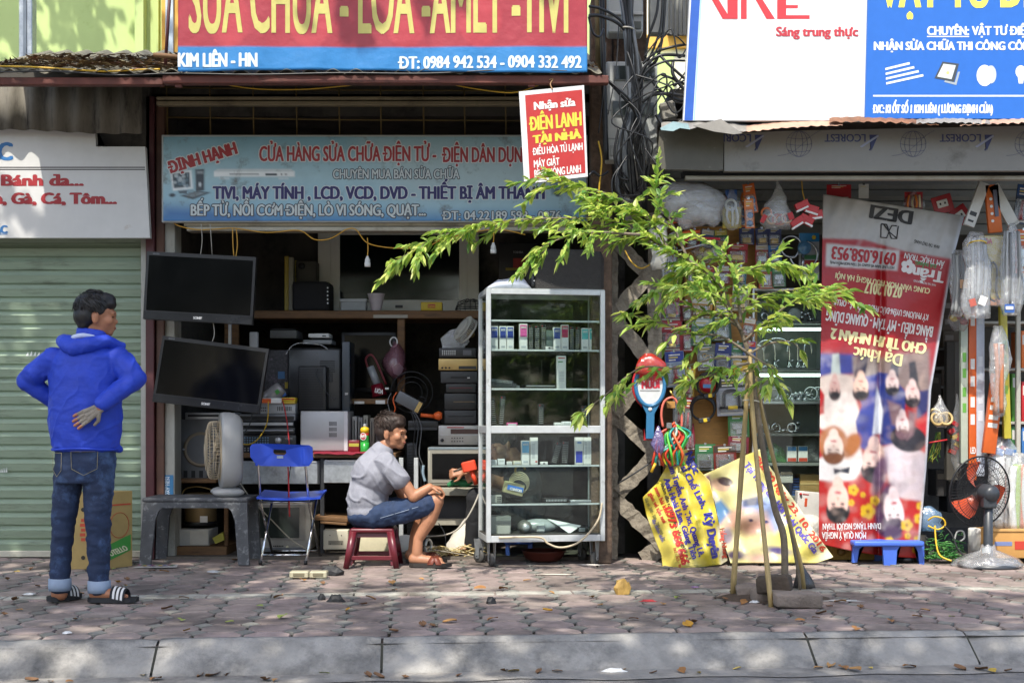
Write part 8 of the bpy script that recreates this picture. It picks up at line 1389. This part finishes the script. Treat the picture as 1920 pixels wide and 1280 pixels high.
def slide(par, heel, toe, w, m, stripe):
 h_, t_ = V(heel), V(toe); d = (t_ - h_).normalized(); sd = V((-d.y, d.x, 0)); n = 9; o = T('x', 'x', 'x', (0, 0, 0)) if False else None; g = MB(); a = [];
 for s_ in (1, -1):
  rng = range(n + 1) if s_ > 0 else range(n, -1, -1)
  for i in rng: q = i / n; ww = w * (.75 + .35 * math.sin(math.pi * (q * .8 + .1))) * (1 if 0 < i < n else .55); a.append(h_.lerp(t_, q) + sd * s_ * ww + V((0, 0, .004 if q < .9 else .008)))
 g.prism(a, (0, 0, .026), m); sl_ = g.build('sandal', par); return sl_, d, sd
BLS = mat('black rubber', '#1b1c20', .6)
for h_, t_, sg in ((S(91, 1128, .0), S(132, 1126, .16), 1), (S(167, 1129, 0), S(261, 1124, -.03), -1)):
 h_.z = t_.z = .004; s1, d, sd = slide(m1, h_, t_, .045, BLS, 1); c = h_.lerp(t_, .66); g = MB()
 arch = [c + sd * .052 * math.cos(a) + V((0, 0, .022 + .062 * math.sin(a))) for a in [math.pi * i / 10 for i in range(11)]]; rows = []
 for p in arch: rows.append([p - d * .045, p + d * .035 - V((0, 0, .012)), p + d * .035 - V((0, 0, .007)), p - d * .045 + V((0, 0, .006))])
 g.ring_skin(rows, BLS, True, True); g.build('strap', s1); g = MB()
 for k in (-.03, -.008, .014): g.ring_skin([[p + (p - c).normalized() * .0015 + d * k + V((0, 0, .0065 - (k + .03) * .18)), p + (p - c).normalized() * .0015 + d * (k + .012) + V((0, 0, .0065 - (k + .042) * .18))] for p in arch], K('#cfcfcc'), False, True, False)
 g.build('stripes', s1)
cx = T('carton', 'battered yellow brown printed carton standing behind the man in the blue jacket', 'box', (X(185, 9.1), 9.1, 0)); CB = mat('yellow carton', '#a38b55', .75, var=.15, dirt='#8a6a34', damt=.15); g = MB(); z0, z1 = 0, Z(922, 8.95)
g.prism([V((X(130, 8.95), 8.9, 0)), V((X(203, 8.95), 8.9, 0)), V((X(236, 8.95), 9.1, 0)), V((X(165, 8.95), 9.2, 0))], (0, 0, z1), CB); g.build('body', cx); g = MB(); f = lambda u, v, e: P(u, v, 8.9) + V((0, -e, 0)); rr_ = K('#b5482f', .7)
for i in range(5): text(g, '回田', 132, 148, 978 + 9 * i, 971 + 9 * i, rr_, f, .02, 1) if False else rect(g, f, 150 if i % 2 else 152, 972 + 9 * i, 160, 978 + 9 * i, rr_, .002)
for y in (955, 1045): disc(g, f, 156, y, 4, 4, K('#2a2418'), .002)
q0, q1 = V((X(203, 8.95), 8.9, 0)), V((X(236, 8.95), 9.1, 0)); nn = V((q1.y - q0.y, -(q1.x - q0.x), 0)).normalized(); fs_ = lambda u, v, e: q0.lerp(q1, u / 30) + V((0, 0, Z(v, 8.95))) + nn * e
shape(g, fs_, [(3, 1020), (28, 1004), (28, 1034), (3, 1050)], GRN, .002); text(g, 'OTELLO', 5, 27, 1042, 1032, K('#d9d3b0'), fs_, .07, 3, ang=-24); g.tube([fs_(15 + 11 * math.cos(a), 985 + 24 * math.sin(a), .002) for a in [k * .4 for k in range(17)]], .002, rr_, 4); rect(g, fs_, 2, 945, 28, 948, rr_, .002); g.build('print', cx)
# --- youth sitting on the maroon stool
SYY = 9.1
def Q(px, py, dy=0.): return P(px, py, SYY) + V((0, dy, 0))
mst = T('plastic_stool', 'maroon plastic stool under the seated youth', 'stool', (X(701, SYY), SYY, 0)); mm_ = mat('maroon plastic', '#5e1a24', .35, var=.08); zt = Z(987, SYY); g = MB(); g.box(X(661, SYY), X(741, SYY), SYY - .15, SYY + .15, zt - .03, zt, mm_, .012, seg=2); g.build('seat', mst)
for sx in (-1, 1):
 for sy in (-1, 1): g = MB(); a = V((X(701, SYY) + sx * .125, SYY + sy * .125, zt - .02)); b = V((a.x + sx * .045, a.y + sy * .045, 0)); g.tube([a, b], [.034, .024], mm_, 4); g.build('leg', mst)
for sy in (-1, 1): g = MB(); [g.prism([V((X(701, SYY) + x, SYY + sy * (.118 + .045 * (zt - z) / zt), z)) for x, z in pp], (0, .012, 0), mm_) for pp in (((-.14, zt - .005), (-.172, .02), (-.13, .02), (-.102, zt - .06)), ((-.139, zt - .005), (-.101, zt - .061), (.101, zt - .061), (.139, zt - .005)), ((.14, zt - .005), (.102, zt - .06), (.13, .02), (.172, .02)))]; g.build('side_panel', mst)
for sy in (-1, 1): g = MB(); g.box(X(661, SYY), X(741, SYY), SYY + sy * .155 - .008, SYY + sy * .155 + .008, .055, .085, mm_, .004); g.build('stretcher', mst)
for sx in (-1, 1): g = MB(); g.box(X(701, SYY) + sx * .155 - .008, X(701, SYY) + sx * .155 + .008, SYY - .15, SYY + .15, .057, .083, mm_, .004); g.build('stretcher', mst)
m2 = T('person', 'youth in grey T-shirt and denim shorts sitting hunched on a low stool', 'person', (X(701, SYY), SYY, zt)); pr = []; hf = (.97, -.22, -.06); hc = Q(734, 810)
_, ey = head(pr, hc, hf, .98); pr += [('c', Q(724, 832), Q(712, 862), .052, .06), ('c', Q(712, 862), Q(690, 965), .09, .1)]
pr += [('c', Q(740, 874, -.13), Q(779, 928, -.16), .047, .038), ('c', Q(779, 928, -.16), Q(808, 911, -.14), .04, .028), ('c', Q(728, 880, .12), Q(752, 928, .12), .046, .038), ('c', Q(752, 928, .12), Q(792, 952, .06), .038, .027)]
for kx, ky, ax_, ay, dy in ((818, 938, 784, 1030, -.1), (803, 934, 772, 1030, .15)):
 pr += [('c', Q(700, 965, dy * .8), Q(kx, ky, dy), .08, .058), ('c', Q(kx, ky, dy), Q(kx - 12, ky + 34, dy), .057, .053), ('c', Q(kx - 12, ky + 34, dy), Q(ax_ + 2, ay - 22, dy), .053, .034), ('c', Q(ax_ + 2, ay - 22, dy), Q(ax_, ay + 4, dy), .034, .037)]
 h_ = Q(ax_ - 6, 1040, dy); h_.z = .058; t_ = V((h_.x + .17, h_.y - .02, .042)); pr += [('c', h_, t_, .038, .03)]
 for i in range(4): pr.append(('c', t_ + V((-.01, (i - 1.2) * .017 , -.004)), t_ + V((.042 - .007 * i, (i - 1.2) * .018, -.014)), .0135 if i == 0 else .011, .01))
hand(Q(806, 909, -.135), Q(834, 916, -.11), (.2, -.1, 1), pr, .92, .75, -1, .25); hand(Q(792, 952, .06), Q(806, 972, 0), (.5, -.8, .2), pr, .95, .4)
bd2 = blob('body', m2, SKIN, pr, .0058, 3); ey(bd2); hairdo('hair', m2, HAIR2, hc + V((-.003, 0, .003)), hf, 1.0, 480, 9)
SHT = mat('heather grey cotton', '#8d8e97', .9, var=.07, scale=30, bump=.3, bscale=200)
def dsh(w): k = min(1, max(0, (1. - w.z) / .45)); r = 1 - abs(noise.noise(V((w.x * 5 - w.z * 6, w.y * 4, w.z * 9 + w.x * 8)))) * 4.5; return .007 * (.35 + k) * max(0, r) ** 2 + .003 * k * noise.noise(V((w.x * 9, w.y * 8, w.z * 22))) + .001 * noise.noise(w * 30)
pr = [('c', Q(715, 850), Q(700, 880), .085, .125), ('e', Q(704, 890), (.165, .2, .16), Matrix.Rotation(rad(35), 3, 'Y')), ('e', Q(690, 930), (.142, .175, .2), Matrix.Rotation(rad(8), 3, 'Y')), ('e', Q(690, 958), (.14, .17, .1)), ('c', Q(726, 866, -.14), Q(738, 880, -.155), .075, .073), ('c', Q(738, 880, -.155), Q(752, 895, -.16), .072, .07), ('c', Q(722, 868, .12), Q(740, 900, .13), .072, .068), ('c', Q(716, 842), Q(714, 852), .062, .075)]
blob('t_shirt', m2, SHT, pr, .0068, 4, dsh)
def dsn(w): return .008 * noise.noise(V((w.x * 24, w.y * 9, w.z * 20))) + .003 * noise.noise(w * 40)
pr = [('e', Q(692, 968), (.145, .18, .085)), ('c', Q(700, 966, -.09), Q(757, 956, -.11), .088, .085), ('c', Q(757, 956, -.11), Q(800, 945, -.11), .084, .08), ('c', Q(700, 964, .1), Q(790, 944, .16), .085, .078)]
shs = blob('shorts', m2, JEAN2, pr, .0068, 3, dsn); g = MB(); g.tube([Q(718 + 14 * i, 967 - 4.2 * i, -.197 + .004 * abs(i - 3)) for i in range(6)], .002, K('#9aa7ba', .8), 4); g.build('stitching', shs)
for dy, ax_ in ((-.1, 784), (.15, 772)):
 h_ = Q(ax_ - 14, 1046, dy); t_ = V((h_.x + .285, h_.y - .03, .0)); h_.z = t_.z = .003; s1, d, sd = slide(m2, h_, t_, .042, mat('dark sole', '#2f2a26', .7), 0); c = h_.lerp(t_, .62); g = MB()
 for a, b in ((-.05, .03), (.03, -.03)): g.ring_skin([[p + d * (a + (b - a) * i / 8) - d * .02, p + d * (a + (b - a) * i / 8) + d * .02, p + d * (a + (b - a) * i / 8) + d * .02 + V((0, 0, .005)), p + d * (a + (b - a) * i / 8) - d * .02 + V((0, 0, .005))] for i, p in enumerate([c + sd * .05 * math.cos(math.pi * k / 8) + V((0, 0, .022 + .052 * math.sin(math.pi * k / 8))) for k in range(9)])], mat('brown leather', '#6e3524', .5), True, True)
 g.build('strap', s1)
# --- repairman crouching behind the showcase
RYY = 9.68
def U(px, py, dy=0.): return P(px, py, RYY) + V((0, dy, 0))
lo_ = T('plastic_stool', 'low blue stool under the repairman, glimpsed beneath the showcase', 'stool', U(985, 1045)); g = MB(); g.box(X(945, RYY), X(1000, RYY), RYY - .1, RYY + .12, .1, .13, bl, .01); g.build('seat', lo_)
for x in (948, 990):
 for y in (-.08, .09): g = MB(); g.box(X(x, RYY), X(x + 8, RYY), RYY + y, RYY + y + .03, 0, .1, bl, .004); g.build('leg', lo_)
m3 = T('person', 'repairman in dark clothes crouching behind the showcase, holding an orange glue gun', 'person', U(975, 1045)); pr = []; hf = (-.85, -.3, -.35); hc = U(944, 832); _, ey = head(pr, hc, hf, .97)
pr += [('c', U(958, 848), U(972, 872), .055, .07), ('c', U(972, 872), U(985, 985), .09, .09), ('c', U(966, 885, -.12), U(945, 905, -.1), .046, .042), ('c', U(945, 905, -.1), U(905, 888, -.12), .042, .029), ('c', U(985, 885, .14), U(935, 915, .12), .045, .04), ('c', U(935, 915, .12), U(872, 884, -.05), .04, .028)]
hand(U(905, 888, -.12), U(880, 893, -.12), (.1, -1, .3), pr, .95, .9, -1); hand(U(872, 884, -.05), U(846, 886, -.06), (0, -.9, .4), pr, .95, 1.0, 1)
for dy in (-.08, .14): h_ = U(880, 1045, dy); h_.z = .05; pr += [('c', h_ + V((0, 0, .04)), h_, .036, .036), ('c', h_, h_ + V((-.14, -.01, -.015)), .035, .025)]
bd3 = blob('body', m3, SKIN, pr, .0065, 3); ey(bd3); hairdo('hair', m3, HAIR, hc, hf, .99, 120, 17)
blob('t_shirt', m3, mat('dark navy cotton', '#23262e', .9), [('e', U(978, 905), (.15, .19, .16)), ('e', U(985, 950), (.145, .17, .17)), ('c', U(970, 882, -.12), U(957, 896, -.12), .065, .06), ('c', U(985, 884, .13), U(965, 898, .13), .065, .06)], .008, 3, folds(.007, 9))
pr = []
for dy in (-.08, .14): pr += [('c', U(985, 985, dy), U(893, 932, dy), .09, .075), ('c', U(893, 932, dy), U(884, 1030, dy), .07, .05)]
blob('trousers', m3, mat('black cotton', '#1c1d20', .9), pr, .008, 3, folds(.006, 12)); g = MB()
for dy in (-.08, .14): h_ = U(880, 1045, dy); g.box(h_.x - .18, h_.x + .05, h_.y - .045, h_.y + .045, .001, .02, BLS, .006)
g.build('sandals', m3)
gg = T('glue_gun', 'orange glue gun held in the hands of the repairman', 'tool', U(878, 885)); og = mat('orange tool plastic', '#d4472a', .35); g = MB(); g.box(X(866, 9.5), X(893, 9.5), 9.48, 9.55, Z(884, 9.5), Z(864, 9.5), og, .008, Matrix.Rotation(rad(-14), 3, 'Y')); g.build('body', gg); g = MB(); g.tube([P(884, 882, 9.515), P(893, 908, 9.515)], .017, og, 10); g.build('grip', gg); g = MB(); g.tube([P(866, 878, 9.515), P(850, 884, 9.515)], [.011, .006], K('#4a4138'), 10); g.build('nozzle', gg)
# ============================================================= staked sapling
TY = 7.5
sp_ = T('sapling', 'slender leafy sapling held by bamboo stakes at the pavement centre', 'tree', (X(1471, TY), TY, 0)); g = MB(); BK2 = mat('sapling bark', '#6f6454', .85, var=.25, scale=20, bump=.5, bscale=80)
g.tube([P(*p) for p in ((1471, 1119, TY), (1470, 1010, TY), (1452, 950, TY), (1432, 850, TY), (1416, 740, TY), (1402, 660, TY), (1389, 620, TY), (1372, 590, TY))], [.021, .02, .018, .017, .015, .014, .012, .01], BK2, 9, True, 5); g.build('trunk', sp_)
BR = [([(1372, 590), (1348, 532), (1290, 487), (1254, 469), (1160, 418), (1086, 409), (945, 414), (860, 432), (800, 456), (745, 487)], 0, .28, 1.), ([(1254, 469), (1215, 408), (1150, 368), (1070, 345), (1010, 336)], .1, .25, 1.), ([(1200, 440), (1110, 436), (1050, 448), (1003, 470)], -.1, -.3, 1.), ([(1290, 487), (1260, 420), (1235, 380), (1225, 345)], .05, .15, .9),
 ([(1389, 605), (1376, 510), (1352, 470), (1300, 440)], -.05, -.2, .8), ([(1389, 620), (1350, 560), (1290, 540), (1230, 545)], -.05, -.3, 1.), ([(1378, 600), (1330, 520), (1300, 510), (1260, 515)], .05, .2, .9), ([(1376, 520), (1420, 500), (1470, 495), (1510, 505)], 0, .2, .9), ([(1395, 640), (1440, 600), (1500, 560), (1572, 548)], -.05, -.25, 1.), ([(1380, 600), (1420, 560), (1470, 545), (1535, 545)], .05, .2, 1.),
 ([(1400, 660), (1350, 630), (1290, 625), (1230, 600), (1180, 590)], -.1, -.2, .42), ([(1402, 670), (1340, 672), (1270, 690), (1200, 690), (1135, 740), (1090, 775)], -.1, -.35, .38), ([(1404, 680), (1370, 690), (1330, 705), (1290, 715)], -.15, -.3, .7), ([(1400, 660), (1430, 680), (1450, 690), (1440, 720)], -.1, -.2, .6), ([(1402, 665), (1440, 645), (1480, 640), (1500, 655)], -.1, -.1, .4), ([(1389, 615), (1340, 590), (1300, 600), (1250, 640)], .1, .2, .4)]
LM2 = [mat('sapling leaf %d' % i, c, .42, var=.12, scale=40, island=.28, trans=.42) for i, c in enumerate(('#a9be58', '#86a548', '#bccb70', '#668a40'))]; lv = MB(); q = random.Random(21)
def leaf(mb, p, d, l, m, wd=.2):
 d = d.normalized(); s = d.cross(V((q.gauss(0, .35), q.gauss(0, .35), 1))).normalized(); n = s.cross(d); t = p + d * l + V((0, 0, -q.uniform(.02, .22) * l)); a, b = p + d * l * .3, p + d * l * .66
 for k in (-1, 1): w = [mb.bm.verts.new(x) for x in (p, a + s * k * l * wd + n * l * .06, b + s * k * l * wd * .72 + n * l * .03, t)]; mb.fin([mb.bm.faces.new(w if k > 0 else w[::-1])], m)
for pts, y0, y1, dens in BR:
 p3 = [P(x, y, TY + y0 + (y1 - y0) * i / (len(pts) - 1)) for i, (x, y) in enumerate(pts)]; cp, rr_ = catmull(p3, [.009 - .0075 * i / (len(pts) - 1) for i in range(len(pts))], 8); g = MB(); g.tube(cp, rr_, BK2, 6); g.build('branch', sp_)
 L_ = len(cp); acc = 0
 for i in range(3, L_):
  seg = cp[i] - cp[i - 1]; acc += seg.length
  if acc < .028 / dens: continue
  acc = 0; d = seg.normalized();
  for k in (-1, 1):
   lat = V((q.gauss(0, .25), k * q.uniform(.3, 1.1), q.uniform(-.45, .3))); leaf(lv, cp[i], d * .75 + lat, q.uniform(.05, .092), LM2[q.choice((0, 0, 1, 1, 2, 3))], q.uniform(.17, .24))
  if q.random() < .75 * dens + .1:
   tw = (d * .6 + V((q.gauss(0, .3), q.gauss(0, .8), q.uniform(-.7, .25)))).normalized(); ln = q.uniform(.1, .28)
   lv.tube([cp[i], cp[i] + tw * ln * .6, cp[i] + tw * ln + V((0, 0, -.02))], [.0022, .0018, .001], BK2, 4, False)
   for j in range(int(ln / .02)):
    for k in (-1, 1): leaf(lv, cp[i] + tw * (.02 * (j + 1)), tw + V((q.gauss(0, .45), k * .75, q.uniform(-.55, .25))), q.uniform(.045, .082), LM2[q.choice((0, 1, 1, 2, 3))])
 for k in range(4): leaf(lv, cp[-1], (cp[-1] - cp[-3]).normalized() + V((q.gauss(0, .3), q.gauss(0, .3), -.5)), .1, LM2[k])
lv.build('crown', sp_, fix=False)
BAM = mat('dry bamboo', '#a58f5f', .6, var=.18, scale=8, stretch=(4, 4, 1), dirt='#6b5a3a', damt=.1)
for l, pts, r in (('pale bamboo stake, leftmost of those propping the sapling', [(1404, 690, 7.5), (1374, 1113, 7.65)], .016), ('pale bamboo stake nearest the viewer propping the sapling', [(1406, 655, 7.48), (1413, 800, 7.35), (1446, 1138, 7.13)], .014), ('bamboo stake on the right leaning to the wrapped foot', [(1412, 690, 7.52), (1440, 820, 7.6), (1508, 1085, 7.85)], .013), ('thin grey stick tucked behind the right bamboo stake', [(1425, 740, 7.6), (1480, 985, 7.75), (1500, 1092, 7.8)], .009)):
 t = T('stake', l, 'stake', P(*pts[-1]), 'stakes of the sapling'); g = MB(); c, rr_ = catmull([P(*p) for p in pts], [r * .8, r] if len(pts) == 2 else [r * .8, r * .9, r], 9); rr_ = [x * (1.14 if i % 4 == 0 else 1) for i, x in enumerate(rr_)]; c[-1].z = -.01; g.tube(c, rr_, BAM if 'grey' not in l else BK2, 8); g.build('cane', t)
g = MB(); g.torus(P(1408, 752, 7.5), .045, .004, K('#c9c5b5'), (.1, .1, 1)); g.torus(P(1407, 694, 7.5), .035, .006, BAM, (.1, .2, 1)); one(g, 'tie', 'pale string binding the stakes to the sapling', 'tie')
STN = mat('grey paver stone', '#85796f', .9, var=.2, scale=12, bump=.8, bscale=60, dirt='#4e463e', damt=.3)
def rock(label, x0, y0, x1, y1, Y, d, ang, m, name='stone'): g = MB(); g.pbox(x0, y0, x1, y1, Y, d, m, .014, seg=2); g.xf(Matrix.Rotation(rad(ang), 3, 'Z') @ Matrix.Rotation(rad(ang * .3), 3, 'Y'), P((x0 + x1) / 2, (y0 + y1) / 2, Y + d / 2)); [setattr(v, 'co', v.co + V((noise.noise(v.co * 20), noise.noise(v.co * 20 + V((5, 0, 0))), noise.noise(v.co * 20 + V((9, 0, 0))))) * .012) for v in g.bm.verts]; one(g, name, label, 'stone')
rock('large worn kerb stone lying in front of the sapling foot', 1454, 1114, 1541, 1141, 7.06, .2, 4, STN); rock('dark block resting on the large worn stone', 1424, 1082, 1488, 1112, 7.25, .12, -22, mat('dark mossy stone', '#4a4036', .95, var=.3, bump=1., bscale=40), 'block'); rock('small squarish stone by the nearest bamboo stake', 1414, 1104, 1440, 1130, 7.3, .1, 10, STN); rock('broken stone beside the leftmost bamboo stake', 1384, 1099, 1416, 1122, 7.5, .1, -8, STN)
g = MB(); rows = []
for i, (r, z) in enumerate(((.06, 0), (.05, .04), (.035, .09), (.02, .14))): rows.append([P(1510, 1098, 7.9) * 1 + V((r * math.cos(a) * (1 + .3 * math.sin(3 * a + i)) - i * .012, r * math.sin(a), -P(1510, 1098, 7.9).z + z)) for a in [k * math.pi / 7 for k in range(14)]])
g.ring_skin(rows, mat('black and clear plastic scrap', '#3a3837', .3, var=.6, scale=20, bump=1., bscale=30)); one(g, 'plastic_wrap', 'black plastic scrap wrapped round the stake foot', 'scrap')
g = MB(); a = P(1455, 1105, 7.5); a.z = .002; n = 26; f = [g.bm.verts.new(a + V((.33 * math.cos(2 * math.pi * i / n) * R.uniform(.8, 1.15), .26 * math.sin(2 * math.pi * i / n) * R.uniform(.8, 1.15), 0))) for i in range(n)]; c = g.bm.verts.new(a + V((0, 0, .03))); g.fin([g.bm.faces.new((c, f[i], f[(i + 1) % n])) for i in range(n)], mat('planting soil', '#4d4034', .95, var=.35, scale=20, bump=1., bscale=60), True); struct(g, 'soil')
# ============================================================= litter on the ground
def GP(px, py, z=.004, road=False): Y = F0 * (CAMZ + (.125 if road else 0)) / (py - HZ); return V((X(px, Y), Y, -.122 if road else z))
LK = {'b': [], 'y': [], 'g': []}
for key, cols in (('b', ('#94683a', '#a97f4c', '#77573a')), ('y', ('#b89a3e', '#c9b05c', '#b5862c')), ('g', ('#8c9a4c', '#7f8a42'))):
 for i, c in enumerate(cols):
  g = MB(); rows = []; L_ = .075
  for j in range(6): t = j / 5; w = .024 * math.sin(math.pi * (t * .93 + .05)) ** .8; z = .006 * math.sin(t * 3.3 + i) + .005; rows.append([V((L_ * (t - .5), w, z + .006 * (i - .5))), V((L_ * (t - .5), 0, z - .004)), V((L_ * (t - .5), -w, z + .005))])
  g.ring_skin([[p + V((0, 0, .004)) for p in r] for r in rows], mat('fallen leaf ' + c, c, .8, var=.2, scale=30, bump=.4), False, True, False); o = g.build('fallen_leaf', loc=(0, 0, 0)); LK[key].append(o)
LB = {'b': 'dry brown leaf fallen on the ground', 'y': 'yellow leaf fallen on the ground', 'g': 'pale green leaf fallen on the ground'}; used = set(); q = random.Random(4)
FL = 'y31072 b65 b' and [('y', 32, 1073), ('b', 58, 1068), ('b', 12, 1088), ('b', 70, 1100), ('b', 28, 1126), ('b', 36, 1145), ('b', 8, 1154), ('b', 142, 1163), ('b', 148, 1115), ('g', 213, 1068), ('y', 222, 1093), ('b', 238, 1088), ('y', 236, 1099), ('b', 285, 1071), ('b', 308, 1073), ('b', 443, 1051), ('b', 423, 1107), ('b', 345, 1123), ('b', 280, 1135), ('b', 313, 1142), ('g', 340, 1164), ('g', 430, 1168), ('y', 350, 1183), ('g', 487, 1138), ('b', 522, 1121), ('g', 530, 1158), ('b', 568, 1089), ('b', 605, 1095), ('b', 695, 1123), ('y', 652, 1144), ('b', 682, 1134), ('b', 740, 1107), ('b', 790, 1087), ('b', 735, 1095), ('b', 900, 1105), ('b', 944, 1106), ('b', 988, 1090), ('b', 1034, 1113), ('y', 1027, 1146), ('b', 1110, 1121), ('b', 1125, 1136), ('b', 843, 1168), ('b', 924, 1163), ('b', 810, 1175), ('b', 738, 1185), ('b', 792, 1173), ('b', 1188, 1162), ('b', 1300, 1168), ('b', 1360, 1124), ('g', 1272, 1122), ('y', 1290, 1174), ('b', 1395, 1132), ('b', 1530, 1160), ('b', 1540, 1151), ('b', 1613, 1140), ('b', 1575, 1130), ('b', 1735, 1146), ('b', 1720, 1158), ('g', 1785, 1158), ('b', 1912, 1088), ('b', 1605, 1181), ('b', 1243, 1134), ('b', 1375, 1110), ('b', 1555, 1138), ('b', 1670, 1166), ('b', 1500, 1165)]
RL = [('y', 268, 1268), ('b', 95, 1279), ('b', 130, 1279), ('b', 293, 1275), ('b', 375, 1268), ('b', 398, 1268), ('b', 427, 1265), ('b', 497, 1276), ('b', 515, 1277), ('g', 608, 1264), ('b', 690, 1268), ('b', 710, 1270), ('b', 760, 1271), ('b', 860, 1268), ('b', 945, 1259), ('y', 963, 1260), ('b', 1010, 1261), ('b', 1045, 1260), ('y', 1170, 1255), ('b', 1278, 1260), ('y', 1310, 1263), ('y', 1382, 1255), ('b', 1535, 1254), ('b', 1558, 1250), ('b', 1582, 1254), ('b', 1603, 1258), ('y', 1633, 1254), ('b', 1705, 1252), ('b', 1800, 1255), ('b', 1840, 1256), ('y', 1860, 1259), ('b', 1890, 1258), ('b', 1122, 1254), ('b', 1225, 1262), ('b', 60, 1277)]
for road, ls in ((False, FL), (True, RL)):
 for kd, x, y in ls:
  src = q.choice(LK[kd]); o = src if src.name not in used else src.copy(); used.add(src.name)
  if o is not src: COL.objects.link(o)
  o.location = GP(x, y, .004, road); o.rotation_euler = (q.uniform(-.12, .12), q.uniform(-.15, .15), q.uniform(0, 6.28)); s = q.uniform(.45, 1.0); o.scale = (s, s * q.uniform(.8, 1.3), s); tag(o, LB[kd], 'leaf', LB[kd].replace(' leaf', ' leaves').replace('dry', 'dry'))
for k in LK:
 for o in LK[k]:
  if o.name not in used: bpy.data.objects.remove(o)
def scrap(label, x, y, w, d, h, c, name='scrap', cat='scrap', rz=0., m=None, road=False):
 p = GP(x, y, .003, road); g = MB(); n = 12; g.ring_skin([[p + V((w / 2 * k * math.cos(a) * (1 + .3 * math.sin(2 * a + j * 2 + x)), d / 2 * k * math.sin(a) * (1 + .25 * math.sin(3 * a + y)), h * j / 2 * (1 + .18 * math.sin(a * 2 + x) + .15 * math.sin(a * 5 + y)))) for a in [2 * math.pi * i / n for i in range(n)]] for j, k in enumerate((1, .92, .6))], m or mat('scrap ' + c, c, .6, var=.25, scale=20, bump=.5), True, False); g.xf(Matrix.Rotation(rz, 3, 'Z'), p); one(g, name, label, cat)
scrap('white paper scrap on the white paver line', 55, 1115, .075, .05, .008, '#cfcfcc'); scrap('small white paper scrap near the kerb at left', 126, 1188, .04, .03, .01, '#d5d5d2'); scrap('crumpled silver foil on the pavement by the low table', 400, 1073, .09, .05, .01, '#a9abac'); scrap('white torn tissue lying in the gutter', 1152, 1259, .1, .05, .012, '#d9d9d6', road=True); scrap('small black plastic block on the pavement', 921, 1132, .06, .045, .03, '#18181a'); scrap('black broken plug on the pavement before the seated youth', 630, 1128, .085, .06, .035, '#151516'); scrap('black crumpled bag scrap beside the beige pieces', 622, 1078, .14, .08, .05, '#1d1d1f'); scrap('little black scrap left of the broken plug', 603, 1125, .04, .03, .03, '#222222'); scrap('large curled ochre leaf standing on the pavement', 1167, 1114, .1, .06, .075, '#9a7b3c', 'fallen_leaf', 'leaf'); scrap('red plastic stub on the pavement', 1215, 1128, .09, .015, .01, '#a8242a'); scrap('purple scrap near the white paver line', 1303, 1101, .05, .02, .004, '#8f6aa0')
scrap('flat white rag on the tiles before the showcase', 1108, 1059, .16, .07, .004, '#cfc8be'); scrap('second flat white scrap on the tiles further from the showcase', 1040, 1077, .26, .035, .003, '#c9c0b2'); scrap('grey plastic strip beside the large worn stone', 1580, 1127, .22, .03, .006, '#a9a9a5'); scrap('white crumb of styrofoam by the nearest stake', 1415, 1130, .05, .03, .01, '#c9cccf')
fl_ = T('flyer', 'colourful printed flyer lying on the ground by the low table', 'flyer', GP(293, 1064)); g = MB(); p = GP(293, 1064, .006); g.quad(p + V((-.15, -.06, 0)), p + V((.15, -.05, .004)), p + V((.13, .07, .01)), p + V((-.13, .06, .003)), K('#b9b6b4')); g.build('sheet', fl_); g = MB()
for i in range(10): a = p + V((-.12 + .025 * i, R.uniform(-.03, .03), .012)); g.quad(a + V((-.012, -.02, 0)), a + V((.012, -.02, 0)), a + V((.012, .02, 0)), a + V((-.012, .02, 0)), K(('#8f3a6a', '#4f7a4a', '#c9a23a', '#54508f')[i % 4]))
g.build('print', fl_)
for l, x, y, w in (('beige broken plug piece on the pavement, left one', 562, 1083, .12), ('beige broken plug piece with open end, right one', 598, 1083, .11)): t = T('plug_piece', l, 'scrap', GP(x, y)); p = GP(x, y, 0); g = MB(); g.box(p.x - w / 2, p.x + w / 2, p.y - .04, p.y + .04, .004, .045, mat('aged beige', '#aaa48a', .5), .006); g.build('body', t); g = MB(); g.box(p.x - w * .3, p.x + w * .3, p.y - .043, p.y - .03, .015, .035, K('#6d6650'), .002); g.build('recess', t)
bpy.data.objects.remove(_fo)
